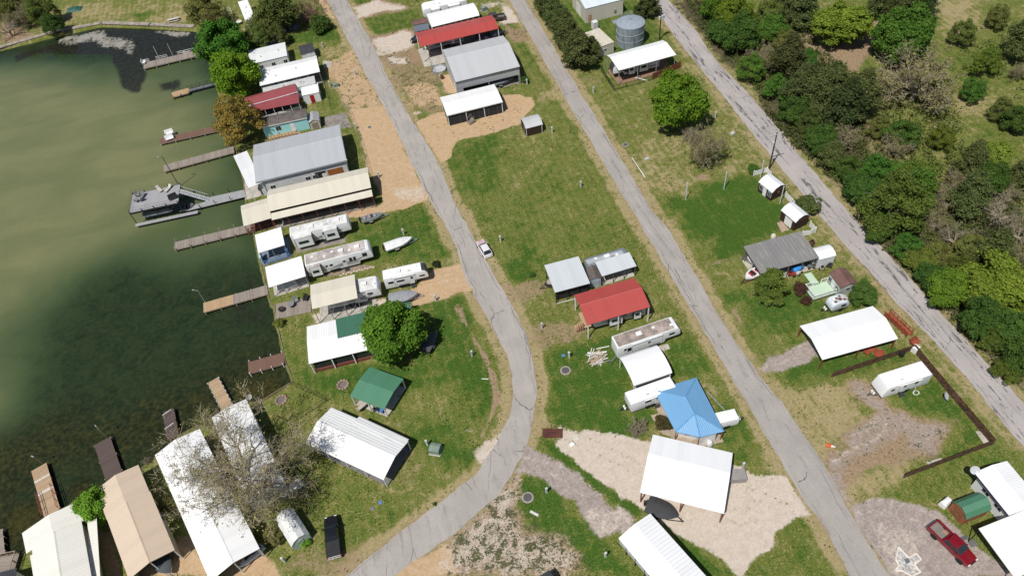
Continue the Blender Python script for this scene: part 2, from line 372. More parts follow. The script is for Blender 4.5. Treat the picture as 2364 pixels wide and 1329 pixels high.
paint('white', b(1030,395,1160,380,1170,440,1040,445), .8, .8, 1.2)
paint('dirt', b(960,370,1230,310,1270,420,1080,480,1010,500), .75, 1.0, 1.2)
paint('white', q(1330,60,1480,150,1640,400,1500,330,1290,340,1290,170), .85, 1, 1)
paint('white', q(1000,60,1300,20,1340,60,1100,130), .6, 1, 1)
paint('dirt', q(1290,330,1640,400,1700,560,1480,600,1380,500), .7, 1, 1.3)
paint('tan', f(1330,790,1450,660,1680,600,1700,720,1750,790,1490,890,1310,930,1280,800), 1.0, .5, .6)
paint('tan', f(770,880,1100,830,1120,900,900,960,590,1040,560,990), .55, .6, .6)
paint('white', f(560,1000,900,900,1110,870,1100,910,800,1000,590,1050), .8, .4, .3)
paint('white', k(515,378,640,388,1100,468,1640,615,1803,655)+l(0,648,290,688,330,760,420,930,215,1025,190,1080,215,1120,100,1200,0,1310)+k(1690,1340,1640,1292,1330,1080,1090,915,830,752,640,610,508,490), 1.0, .35, .5)
paint('purple', k(330,500,440,540,640,655,760,780,900,890,1010,960,960,1040,800,1060,650,930,590,830,440,690,250,660), .95, .7, 1)
paint('white', k(700,870,900,860,1010,960,960,1040,800,1060,660,940), .5, 1, 1.5)
paint('dirt', k(0,930,190,830,290,880,340,1000,500,1065,650,1170,730,1270,710,1345,0,1345), .9, 1.2, 1.3)
paint('white', k(0,960,190,840,290,890,330,1000,500,1075,640,1170,720,1270,700,1345,0,1345), .6, 1.6, 1.8)
paint('tuft', c(170,660,390,660,380,740,200,860,0,890,0,840), .5, .8, 1)
paint('tuft', b(1290,840,1772,800,1772,890,1500,950), .4, .8, 1)
paint('dirt', b(960,380,1250,320,1380,430,1390,760,1180,750,1050,600), .55, 1, 1.5)
paint('tuft', b(560,420,830,340,960,640,1000,730,740,745,600,560), .5, 1, 1)
paint('tuft', b(960,330,1380,430,1390,740,1180,745,1000,480), .6, 1, 1)
paint('tuft', q(1280,300,1660,400,1720,600,1400,500), .7, 1, 1)
paint('tuft', k(0,900,190,820,300,900,520,1060,700,1200,760,1345,0,1345), .8, 1, 1)
paint('dirt', j(1190,1090,1573,760,1573,1345,1120,1345,1160,1170), .9, 1, 1.3)
paint('white', j(1190,1090,1573,760,1573,1345,1120,1345,1160,1170), .62, 1.4, 1.6)
paint('tan', j(880,1345,1150,1150,1200,1170,1260,1345), .9, .7, 1)
paint('tuft', j(1190,1100,1573,800,1573,1345,1120,1345), .8, 1, 1)
paint('tan', k(480,1170,700,1200,700,1345,300,1345), .5, 1, 1)
paint('white', j(1300,630,1480,490,1530,470,1440,650,1330,740), .75, .7, 1.2)
paint('white', j(1240,470,1350,490,1330,540,1250,530), .5, .7, 1.2)
paint('purple', h(310,1190,330,1125,560,1035,630,1020,670,1110,430,1200), .9, .6, .8)
paint('purple', o(-40,1000,60,820,300,850,200,700,120,620,0,780), .25, .6, 1.2)
paint('dirt', l(680,60,880,90,980,230,1100,310,1440,310,1320,460,1190,580,1030,580,640,760,470,580,640,480,760,400,820,270,700,170), .8, 1.2, 1.6)
paint('purple', l(700,80,860,110,960,240,1080,330,1420,330,1300,450,1190,560,1040,560,1030,440,900,480,760,560,640,650,640,760,700,870,670,890,500,580,640,500,780,420,830,280,720,180), .56, 1.2, 1.8)
paint('tuft', l(700,80,1420,330,1190,700,660,700,640,300), .3, 1, 1)
paint('tan', l(690,890,820,828,960,826,1130,868,1250,900,1330,980,1400,1040,1500,1130,1803,1345,960,1345,850,1150,760,1060), .32, .4, .3)
paint('purple', l(690,890,820,828,960,826,1130,868,1250,900,1330,980,1400,1040,1500,1130,1803,1345,960,1345,850,1150,760,1060), .95, .4, .3)
paint('white', l(820,960,960,1000,1180,1080,1180,1329,960,1345,860,1120), .45, .8, 1)
paint('dirt', l(860,1080,1060,1060,960,1180,1000,1329,900,1280), .55, .5, 1)
paint('lush', l(260,150,560,100,760,130,740,330,560,560,440,520), .12, 2, 1.5, 'set')
paint('lush', l(640,680,820,620,1030,640,960,740,700,850), .15, 1.5, 1.5, 'set')
paint('dirt', g(210,700,480,700,470,780,250,880), .55, 1, 1.5)
paint('dirt', g(330,970,560,940,720,980,740,1060,440,1130,360,1060), .55, 1, 1.5)
paint('dirt', h(75,790,140,790,215,920,150,915), .75, .5, .5)
paint('dirt', d(575,225,800,330,1040,240,1110,120,1170,130,1020,420,960,540,880,450,700,430), 1.0, 1.5, 1)
paint('dirt', d(1050,570,1180,600,1200,700,1070,780), .7, 1.5, 1)
paint('dirt', d(950,900,1100,850,1400,1000,1350,1120,1030,1080), .5, 2, 2)
paint('dirt', m(420,430,600,430,560,520,440,510), .7, .4, .5)
paint('dirt', o(0,540,380,440,420,460,200,540,0,600), .6, .4, .4)
paint('dirt', c(650,520,860,500,850,560,700,590), .4, .8, 1)
paint('lush', c(400,640,600,560,620,680,460,700), .15, 1, 1, 'set')
paint('lush', c(1060,930,1500,960,1450,1329,1130,1329), .28, 2, 1, 'set')
paint('lush', d(0,880,200,700,380,1050,200,1180,0,1180), .4, 2, 1, 'set')
stroke('dirt', j(1315,0,1395,140,1430,240,1445,330,1415,430,1385,500,1350,560), .35, .9, .35)
stroke('dirt', f(1640,930,1690,1040,1783,1190), .3, .7, .35)
paint('dirt', j(870,640,960,600,1060,700,1000,890,830,800), .35, 1.2, 1.2)
paint('dirt', j(560,1200,700,1150,740,1220,640,1290,480,1320,250,1300,300,1180,480,1190), .5, 1.2, 1.2)
paint('lush', j(590,640,840,830,980,900,1020,990,850,860,650,760,560,700), .2, .8, 1, 'set')
paint('lush', j(140,340,280,260,480,340,320,430), .55, .6, .5, 'set')
paint('dirt', j(280,30,350,60,330,200,290,190), .3, .6, 1)
paint('tan', i_(870,1180,1000,1060,1250,1170,1400,1329,900,1345), .9, .6, .4)
paint('tan', i_(1480,1200,1700,1130,1800,1345,1400,1345), .95, .6, .4)
paint('dirt', i_(560,1010,720,1050,800,1345,680,1345), .8, .6, .4)
paint('dirt', i_(1130,1080,1230,1060,1260,1170,1130,1200), .8, .6, .4)
paint('tan', c(700,500,900,500,960,560,880,520), .6, .5, .5)
paint('tan', q(220,830,480,770,500,930,250,870), .2, .5, .5)
paint('dirt', a(0,130,250,250,0,300), .9, 1, 1)
paint('dirt', a(-60,20,350,40,400,200,250,250,0,120), .35, 2, 1)
# worn two-wheel tracks into the lots
for ln in (w_(1240,985,1330,1010,1470,1080), w_(1830,1180,1760,1150,1680,1120), g(225,740,330,720,430,700), f(1700,680,1560,720,1440,700), b(1230,1180,1080,1120,960,1090), b(1240,860,1330,830,1400,820), l(560,560,700,470,820,430,900,330), k(270,600,500,640,800,850), l(690,890,900,870,1180,960,1330,1080), h(280,1160,420,1120,600,1060), j(640,1290,560,1230,520,1200), k(1560,880,1680,960,1780,930)):
    P_ = W2(ln); dv = np.gradient(P_, axis=0); nn_ = np.stack([-dv[:,1], dv[:,0]], 1)/np.linalg.norm(dv, axis=1, keepdims=True)
    for sg in (-.85, .85):
        Q2 = P_+nn_*sg; w = sstep(.32-ldist(X, Y, Q2)+wob*.12, -.3, .3)
        gm_ = np.maximum(np.maximum(chan['tan'], chan['white']), chan['purple']) > .4
        chan['dirt'] = np.where(gm_, chan['dirt'], np.maximum(chan['dirt'], .62*w)); chan['white'] = np.where(gm_ & (chan['white'] < .5), np.maximum(chan['white'], .46*w), chan['white']); chan['purple'] = np.where(gm_ & (chan['white'] >= .7), np.maximum(chan['purple'], .5*w), chan['purple']); chan['white'] = np.where(gm_ & (chan['white'] >= .7), chan['white']-.42*w, chan['white'])
# dry mown verges along the roads
for A_, B_, ww in ((ROAD1_L, ROAD1_R, 1.6), (ROAD2_L, ROAD2_R, 1.7), (ROAD3_L, ROAD3_R, 1.2)):
    for E_ in (A_, B_):
        dd = ldist(X, Y, W2(E_)); wv = sstep(ww-dd+wob*.6, -.6, .6)
        chan['lush'] = chan['lush']*(1-wv)+.1*wv
        we = sstep(.35-dd+wob*.3, -.3, .3); chan['dirt'] = np.maximum(chan['dirt'], .5*we)
stroke('lush', ROAD3_R, 7, .25, 3, 'set')
# leaf litter of the wood beyond the right hand road
paint('wood', d(60,330,560,120,800,400,1050,560,1050,900,1100,1329,900,1329,420,900), .85, 2, 1.5)
paint('wood', h(860,0,1977,0,1977,1329,1800,1200,1480,860,1200,560,1050,420), .9, 2, 1.5)
paint('wood', c(1340,0,1772,0,1772,500,1600,330), .9, 2, 1)
# standing grass tufts and weeds, denser where the cover is rough
c1 = np.stack([chan['lush'], chan['tan'], chan['white'], chan['tuft']], -1)
c2 = np.stack([chan['purple'], chan['dirt'], chan['wood'], np.ones_like(X)], -1)
N = NT('ground_cover')
a1 = N.n('ShaderNodeAttribute', attribute_name='cover_one'); a2 = N.n('ShaderNodeAttribute', attribute_name='cover_two')
s1 = N.n('ShaderNodeSeparateColor'); s2 = N.n('ShaderNodeSeparateColor'); N.L(a1.outputs['Color'], s1.inputs[0]); N.L(a2.outputs['Color'], s2.inputs[0])
P = N.pos()
nb = N.noise(P, .12, 4, .6); nm = N.noise(P, .55, 4, .65, .4); nf = N.noise(P, 2.3, 4, .7); ng = N.noise(P, 7.0, 3, .7); nh = N.noise(P, 1.1, 5, .7, .8); n9 = N.noise(P, 4.2, 3, .75)
lush = N.math('ADD', s1.outputs[0], N.math('ADD', N.math('MULTIPLY', N.math('SUBTRACT', nm, .5), 1.35), N.math('MULTIPLY', N.math('SUBTRACT', nb, .5), .7)))
lush = N.math('ADD', lush, N.math('MULTIPLY', N.math('SUBTRACT', nf, .5), .7))
sx = N.n('ShaderNodeSeparateXYZ'); N.L(N.pos(), sx.inputs[0]); mow = N.math('SINE', N.math('ADD', N.math('MULTIPLY', sx.outputs[0], 4.6), N.math('MULTIPLY', nm, 2.5)))
lush = N.math('ADD', lush, N.math('MULTIPLY', mow, .055))
dry = N.mix(N.ramp(nf, .3, .7), (.225,.18,.085), (.365,.295,.155))
mid_ = N.mix(N.ramp(n9, .30, .70), (.080,.106,.016), (.160,.170,.038))
rich = N.mix(N.ramp(n9, .30, .70), (.024,.066,.007), (.060,.120,.014))
gr = N.mix(N.ramp(lush, .12, .48), dry, mid_); gr = N.mix(N.ramp(lush, .5, .98), gr, rich)
gr = N.mix(N.ramp(ng, .46, .62, 0, .34), gr, N.mix(.5, gr, (.03,.045,.008)))
flk = N.math('MULTIPLY', N.ramp(n9, .50, .60), N.ramp(nh, .40, .60)); gr = N.mix(N.math('MULTIPLY', flk, N.ramp(lush, .95, .25, .12, .8)), gr, (.36,.30,.17))
def cover(prev, w, col, noise_, amt=.75):
    x = N.math('ADD', N.math('ADD', w, N.math('MULTIPLY', N.math('SUBTRACT', noise_, .5), amt)), N.math('MULTIPLY', N.math('SUBTRACT', nh, .5), .75))
    return N.mix(N.ramp(x, .26, .74), prev, col)
dirt = N.mix(N.ramp(nf, .3, .7), (.20,.135,.08), (.30,.215,.135)); dirt = N.mix(N.ramp(ng, .4, .8, 0, .6), dirt, (.36,.28,.20))
peb = N.n('ShaderNodeTexVoronoi'); N.L(P, peb.inputs['Vector']); peb.inputs['Scale'].default_value = 5.5
pg = N.n('ShaderNodeSeparateColor'); N.L(peb.outputs['Color'], pg.inputs[0]); pebv = pg.outputs[0]
tan = N.mix(N.ramp(nh, .3, .7), (.385,.255,.14), (.455,.322,.195)); tan = N.mix(N.ramp(pebv, .5, 1.0, 0, .5), tan, (.52,.40,.27)); tan = N.mix(N.ramp(ng, .55, .85, 0, .45), tan, (.24,.15,.08))
whi = N.mix(N.ramp(nh, .3, .72), (.43,.36,.295), (.52,.445,.37)); whi = N.mix(N.ramp(pebv, .45, 1.0, 0, .35), whi, (.62,.56,.48)); whi = N.mix(N.ramp(ng, .58, .9, 0, .5), whi, (.26,.21,.16))
pur = N.mix(N.ramp(nh, .3, .72), (.238,.193,.17), (.345,.29,.262)); pur = N.mix(N.ramp(pebv, .5, 1.0, 0, .5), pur, (.42,.38,.35)); pur = N.mix(N.ramp(ng, .5, .85, 0, .7), pur, (.15,.12,.105))
wood = N.mix(N.ramp(nf, .3, .7), (.05,.045,.022), (.13,.10,.065)); wood = N.mix(N.ramp(nm, .45, .7), wood, (.035,.05,.014))
cc = cover(gr, s2.outputs[2], wood, nm, 1.0)
cc = cover(cc, s2.outputs[1], dirt, nf, .95)
cc = cover(cc, s1.outputs[1], tan, nf, .95)
cc = cover(cc, s2.outputs[0], pur, nf, .95)
cc = cover(cc, s1.outputs[2], whi, nf, .95)
gsum = N.math('MAXIMUM', N.math('MAXIMUM', s1.outputs[1], s1.outputs[2]), s2.outputs[0])
edge = N.math('MULTIPLY', N.math('MULTIPLY', gsum, N.math('SUBTRACT', 1.0, gsum)), .62)
tf = N.math('ADD', N.math('ADD', N.math('ADD', edge, N.math('MULTIPLY', N.math('SUBTRACT', n9, .5), .9)), N.math('MULTIPLY', a1.outputs['Alpha'], .30)), N.math('ADD', N.math('MULTIPLY', N.math('SUBTRACT', nh, .5), 1.0), N.math('MULTIPLY', N.math('SUBTRACT', nm, .5), .8)))
cc = N.mix(N.ramp(tf, .34, .48), cc, N.mix(nf, (.05,.055,.02), (.10,.095,.045)))
bb = N.math('ADD', N.math('MULTIPLY', nf, .6), N.math('MULTIPLY', ng, .5)); N.bump(bb, .4, .07)
GROUND = N.fin(cc, .95, 0, .15)
ground = grid_mesh('ground', xs, ys, Z, {'cover_one': c1, 'cover_two': c2}, GROUND)
# ---- lake water: murky shallow water with sediment plume and weed beds
wx = axis(-118, 20, 1.0, 2600); wx = wx[wx < 60]; wy = axis(30, 268, 1.0, 2600); wy = wy[(wy > -900)]
WX, WY = np.meshgrid(wx, wy)
pale = np.zeros(WX.shape); weed = np.zeros(WX.shape); scum = np.zeros(WX.shape); moss = np.zeros(WX.shape)
wwob = fbm(WX, WY, 9)*7+fbm(WX, WY, 24, 1)*12
def wpaint(A, poly, val, fe, wb=1.0):
    w = sstep(sdist(WX, WY, W2(poly))+wwob*wb, -fe, fe); A[:] = np.maximum(A, val*w)
wpaint(pale, w_(-500,150,90,165,180,175,330,190,470,240,500,330,470,430,390,500,280,545,160,615,70,700,-100,840,-800,950), 1.0, 17, .5)
wpaint(pale, w_(430,120,500,180,560,330,585,480,605,600,430,630,260,610,140,690,90,800,-100,900,-300,500,100,150), .42, 9, .5)
wpaint(pale, w_(-300,900,-20,820,40,880,40,970,-60,1030,-300,1060), .7, 12, .5)
wpaint(weed, a(80,370,240,320,420,270,620,200,900,190,1330,190,1340,330,1000,420,960,520,930,610,820,580,790,480,740,360,500,360,250,350,100,410), 1.0, 2.0, .22)
wpaint(weed, a(1080,560,1200,540,1220,590,1100,600), .8, 2, .2)
wpaint(weed, e(1200,650,1320,650,1380,800,1420,960,1300,1100,1470,1000,1500,1329,900,1329,1100,1180), .55, 4, .4)
wpaint(scum, a(380,285,420,240,700,195,720,230,900,250,930,320,880,380,820,330,680,320,610,280,420,300), 1.0, 1.6, .25)
wpaint(scum, a(1020,190,1300,200,1290,235,1190,250,1050,215), 1.0, 1.0, .12)
wpaint(scum, a(1180,330,1290,335,1280,355,1200,345), 1.0, .6, .06)
wpaint(scum, a(385,250,440,240,410,285,385,290), 1.0, .6, .1)
wpaint(moss, i_(430,760,560,690,610,780,600,840,460,840), .9, 3, .25)
wpaint(moss, i_(0,900,200,850,290,940,140,1070,0,1200), .9, 4, .3)
wpaint(moss, i_(1500,130,1776,40,1776,120,1690,200,1520,180), .8, 3, .3)
wpaint(moss, i_(-200,420,300,230,700,200,1100,60,1400,-60,1760,-200,1776,120,1560,250,1000,640,700,720,400,740,0,1000,-300,1000), .42, 8, .5)
wc = np.stack([pale, weed, scum, moss], -1)
N = NT('lake_water')
a1 = N.n('ShaderNodeAttribute', attribute_name='lake_bed'); s1 = N.n('ShaderNodeSeparateColor'); N.L(a1.outputs['Color'], s1.inputs[0])
P = N.pos(); nb = N.noise(P, .05, 5, .6, .6); nm = N.noise(P, .3, 5, .65, .8); nf = N.noise(P, 1.3, 5, .7); nq = N.noise(N.pos((.5,1.1,1)), .1, 4, .55, .5)
deep = N.mix(N.ramp(nm, .3, .7), (.010,.022,.010), (.022,.036,.015)); deep = N.mix(N.ramp(nf, .42, .66, 0, .5), deep, (.040,.044,.016))
silt = N.mix(N.ramp(nq, .35, .65), (.130,.142,.064), (.168,.172,.080)); silt = N.mix(N.ramp(nf, .3, .7, 0, .18), silt, (.105,.112,.055))
x = N.math('ADD', s1.outputs[0], N.math('MULTIPLY', N.math('SUBTRACT', nb, .5), .30))
cc = N.mix(N.ramp(x, .02, .5, 0, .8), deep, (.050,.085,.034)); cc = N.mix(N.ramp(x, .15, .98), cc, silt)
y = N.math('ADD', a1.outputs['Alpha'], N.math('ADD', N.math('MULTIPLY', N.math('SUBTRACT', nm, .5), .9), N.math('MULTIPLY', N.math('SUBTRACT', nf, .5), 1.1)))
cc = N.mix(N.ramp(y, .35, .8, 0, .85), cc, (.095,.080,.014))
cc = N.mix(N.ramp(a1.outputs['Alpha'], .05, .5, 0, .75), cc, N.mix(N.ramp(nf, .38, .62), (.013,.013,.005), (.032,.033,.012)))
y = N.math('ADD', s1.outputs[1], N.math('MULTIPLY', N.math('SUBTRACT', nm, .5), .8))
cc = N.mix(N.ramp(y, .35, .75, 0, .92), cc, N.mix(N.ramp(nf, .35, .7), (.010,.011,.009), (.030,.028,.020)))
y = N.math('ADD', N.math('MULTIPLY', s1.outputs[2], .62), N.math('ADD', N.math('MULTIPLY', N.math('SUBTRACT', nm, .5), .9), N.math('MULTIPLY', N.math('SUBTRACT', nf, .5), .8)))
cc = N.mix(N.ramp(y, .40, .72, 0, .85), cc, (.34,.32,.27))
rp = N.noise(N.pos((1.0,1.6,1)), 1.6, 4, .6, .4); N.bump(rp, .25, .05)
WATER = N.fin(cc, .09, 0, .16)
ksd = sdist((WX[:-1,:-1]+WX[1:,1:])/2, (WY[:-1,:-1]+WY[1:,1:])/2, LAKE)
wobj = grid_mesh('lake_water', wx, wy, np.full(WX.shape, WATER_Z), {'lake_bed': wc}, WATER, ksd > -2.0)
# ---- roads
def jag(edge, amp, ti):
    P = [G(x) for x in edge]; out = []
    for x in range(len(P)-1):
        L_ = (P[x+1]-P[x]).length; k_ = max(1, int(L_/.6)); nrm = (P[x+1]-P[x]).normalized(); nrm = Vector((-nrm.y, nrm.x, 0))
        for y in range(k_):
            pt = P[x].lerp(P[x+1], y/k_); off = float(fbm(np.array([pt.x]), np.array([pt.y]), 1.7, ti)[0])*amp
            out.append(pt+nrm*off)
    out.append(P[-1]); return out
def roadmat(name, c_a, c_b, streak, crack=1.0, dark=(.10,.095,.09)):
    N = NT(name); P = N.pos()
    nb = N.noise(P, .18, 4, .6); nf = N.noise(P, 3.0, 4, .7); ns = N.noise(N.pos((1.4,.10,1)), 1.0, 5, .65, .3); nl = N.noise(N.pos((1.6,.5,1)), .8, 5, .7, .4)
    ng = N.noise(P, 9, 3, .7)
    cc = N.mix(N.ramp(nb, .3, .7), c_a, c_b); cc = N.mix(N.ramp(nf, .35, .75, 0, .4), cc, tuple(x*.8 for x in c_a))
    cc = N.mix(N.ramp(ns, .52, .66, 0, .42*streak), cc, dark); cc = N.mix(N.ramp(N.math('MULTIPLY', N.ramp(ns, .45, .6), N.ramp(nl, .5, .56)), .4, .8, 0, streak), cc, dark)
    cc = N.mix(N.ramp(ns, .44, .3, 0, .25), cc, tuple(min(1, x*1.25) for x in c_b))
    cc = N.mix(N.ramp(ng, .5, .8, 0, .35), cc, tuple(x*.6 for x in c_a))
    vo = N.n('ShaderNodeTexVoronoi', feature='DISTANCE_TO_EDGE'); wv = N.pos((.42,.11,1)); wn_ = N.n('ShaderNodeMixRGB')
    nn = N.n('ShaderNodeTexNoise'); N.L(P, nn.inputs['Vector']); nn.inputs['Scale'].default_value = .9; nn.inputs['Detail'].default_value = 4
    ad = N.n('ShaderNodeVectorMath', operation='MULTIPLY_ADD'); N.L(nn.outputs['Color'], ad.inputs[0]); ad.inputs[1].default_value = (.22,.22,.0); N.L(wv, ad.inputs[2])
    N.L(ad.outputs[0], vo.inputs['Vector']); vo.inputs['Scale'].default_value = .62
    ck = N.math('MULTIPLY', N.ramp(vo.outputs['Distance'], .007, .002), N.ramp(N.noise(P, .25, 3), .46, .56))
    cc = N.mix(N.math('MULTIPLY', ck, .8*crack), cc, (.06,.055,.05))
    N.bump(nf, .3, .03)
    return N.fin(cc, .9, 0, .2)
def road(name, L_, R_, mt, z, ncr=1):
    A_ = jag(L_, .55, 0); B_ = jag(R_, .55, 1)
    # zip the two jagged edges into a strip
    mb = MB(); x = y = 0; V_ = [(q_.x,q_.y,z) for q_ in A_]+[(q_.x,q_.y,z) for q_ in B_]; na = len(A_); F_ = []
    while x < len(A_)-1 or y < len(B_)-1:
        if y == len(B_)-1 or (x < len(A_)-1 and (A_[x+1]-B_[y]).length <= (A_[x]-B_[y+1]).length): F_.append((x, na+y, x+1)); x += 1
        else: F_.append((x, na+y, na+y+1)); y += 1
    mb.add(V_, F_); nf0 = len(F_)
    rs = random.Random(len(L_)*7+len(R_)); k_ = 0
    while k_ < 22*ncr:
        t_ = rs.uniform(.02,.95); ln = rs.uniform(.02,.09); lat = rs.choice((.07,.10,.14,.86,.90,.94,.5,.3)) ; pts = []; st_ = 26; lt = lat
        for y in range(st_):
            tt = t_+ln*y/st_
            if tt > .985: break
            lt += rs.gauss(0,.008); A0 = A_[int(tt*(len(A_)-1))]; ia = tt*(len(B_)-1); B0 = B_[int(ia)].lerp(B_[min(len(B_)-1,int(ia)+1)], ia-int(ia)); ja = tt*(len(A_)-1); A0 = A_[int(ja)].lerp(A_[min(len(A_)-1,int(ja)+1)], ja-int(ja)); pts.append(A0.lerp(B0, max(.02,min(.98,lt))))
        k_ += 1
        if len(pts) < 4: continue
        o0 = len(mb.v); w = rs.uniform(.022,.05)
        for y in range(len(pts)):
            dv = (pts[min(y+1,len(pts)-1)]-pts[max(0,y-1)]).normalized(); nv = Vector((-dv.y,dv.x,0))*w*rs.uniform(.5,1.3)*(0.15 if y in (0,len(pts)-1) else 1); mb.v += [(pts[y].x-nv.x,pts[y].y-nv.y,z+.004),(pts[y].x+nv.x,pts[y].y+nv.y,z+.004)]
        mb.f += [(o0+2*y,o0+2*y+1,o0+2*y+3,o0+2*y+2) for y in range(len(pts)-1)]
    ob = mb.build(name, mt); ob.data.materials.append(mat('crack_fill', (.12,.112,.104), .9))
    for pl in ob.data.polygons[nf0:]: pl.material_index = 1
    for pl in ob.data.polygons:
        if pl.normal.z < 0: pl.flip()
    ob['kind'] = 'structure'; return ob
road('lane_road', ROAD1_L, ROAD1_R, roadmat('chip_seal', (.325,.298,.272), (.385,.355,.325), .22), .035)
road('lane_road', ROAD2_L, ROAD2_R, roadmat('chip_seal_worn', (.305,.28,.258), (.365,.336,.31), .22), .035)
road('main_road', ROAD3_L, ROAD3_R, roadmat('patched_asphalt', (.34,.312,.30), (.40,.368,.35), 1.0, .5, (.115,.11,.115)), .035)
# ================================================================ builders
WHITE = roofmat('white_metal', (.78,.78,.77), .3, dirt=.28)
WHITE_Y = roofmat('white_metal', (.74,.74,.73), .45, 'Y', dirt=.3, bumps=.09)
WHITE_DULL = roofmat('white_metal_dull', (.70,.71,.71), .3, dirt=.35)
GALV = roofmat('galvanised', (.41,.425,.445), .3, rough=.5, dirt=.35)
GREYROOF = roofmat('grey_metal', (.47,.475,.48), .35)
PALEGREY = roofmat('pale_grey_metal', (.52,.55,.57), .3, dirt=.15)
BEIGE = roofmat('beige_metal', (.62,.575,.47), .3, dirt=.25)
CREAM_Y = roofmat('cream_metal', (.70,.68,.61), .4, 'Y', dirt=.12)
TAN_Y = roofmat('tan_metal', (.56,.445,.335), .4, 'Y', dirt=.15)
RED = roofmat('red_metal', (.39,.062,.052), .3, dirt=.3, stain=(.46,.13,.11))
OLDRED = roofmat('faded_red_metal', (.27,.062,.068), .25, dirt=.3, stain=(.30,.14,.14))
GREEN = roofmat('green_metal', (.045,.135,.085), .3, dirt=.3, stain=(.09,.17,.12))
GREEN_L = roofmat('light_green_metal', (.07,.20,.12), .3, dirt=.2, stain=(.13,.22,.16))
BLUE = roofmat('blue_metal', (.15,.335,.55), .3, dirt=.3, stain=(.26,.42,.58))
WEATHER = roofmat('weathered_tin', (.20,.195,.19), .65, dirt=1.0, stain=(.42,.385,.32), bumps=.06)
SHINGLE = mat('brown_shingle', (.125,.105,.095), .95, 0, .3, .8)
SHINGLE_R = mat('red_brown_shingle', (.155,.085,.07), .95, 0, .25, .8)
SHINGLE_D = mat('dark_shingle', (.045,.048,.055), .9, 0, .3, .8)
WPAINT = mat('white_paint', (.76,.76,.75), .55)
WSIDE = plankmat('white_siding', (.74,.75,.75), (.68,.69,.69), .2, 'Z', .5, .08, (.3,.3,.3))
BEIGEWALL = roofmat('beige_wall_metal', (.56,.53,.46), .3, dirt=.1)
GREYWALL = roofmat('grey_wall_metal', (.40,.41,.42), .3, dirt=.1)
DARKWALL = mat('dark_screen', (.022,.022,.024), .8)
BROWNWALL = plankmat('dark_brown_boards', (.028,.018,.013), (.05,.03,.02), .25, 'X')
BROWNWALL_Y = plankmat('dark_brown_boards', (.028,.018,.013), (.05,.03,.02), .25, 'Y')
TEAL = plankmat('teal_siding', (.32,.66,.69), (.36,.70,.72), .2, 'Z', .55, .06, (.12,.34,.37))
CONC = mat('concrete', (.42,.39,.34), .9, 0, .2, .6)
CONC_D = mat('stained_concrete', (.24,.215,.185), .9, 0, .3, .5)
STEEL = mat('grey_steel', (.33,.34,.35), .45, .3)
BLACK = mat('black_metal', (.018,.018,.02), .5)
REDBROWN = mat('red_oxide_paint', (.20,.058,.035), .7)
GLASS = glassmat()
WOODD = plankmat('weathered_deck', (.20,.165,.14), (.33,.285,.245), .14, 'X')
WOODD_Y = plankmat('weathered_deck', (.20,.165,.14), (.33,.285,.245), .14, 'Y')
WOODN = plankmat('new_deck', (.36,.235,.13), (.47,.33,.20), .14, 'X')
WOODN_Y = plankmat('new_deck', (.34,.23,.14), (.46,.34,.22), .14, 'Y')
COMPO = plankmat('brown_composite', (.15,.085,.062), (.18,.105,.078), .14, 'X')
COMPO_Y = plankmat('grey_brown_composite', (.085,.062,.056), (.105,.078,.07), .14, 'Y')
GREYDECK = plankmat('grey_composite', (.29,.29,.30), (.35,.35,.36), .14, 'X')
REDWOOD = plankmat('redwood_boards', (.24,.085,.04), (.32,.13,.06), .15, 'X')
PTLIGHT = mat('treated_post', (.34,.27,.2), .85)
RUBBER = mat('rubber', (.014,.014,.015), .85)
RIM = mat('wheel_rim', (.42,.43,.44), .35, .6)
ALU = mat('brushed_aluminium', (.52,.54,.56), .35, .7)
GABLE = lambda rs, yf=.5: [(0,0),(yf,rs),(1,0)]
GAMB = lambda rs: [(0,0),(.2,rs*.68),(.5,rs),(.8,rs*.68),(1,0)]
ARCH = lambda rs: [(0,-.25),(.04,0)]+[(x/8, rs*(1-(2*x/8-1)**2)+.08) for x in range(1,8)]+[(.96,0),(1,-.25)]
SHED = lambda rs: [(0,0),(1,rs)]
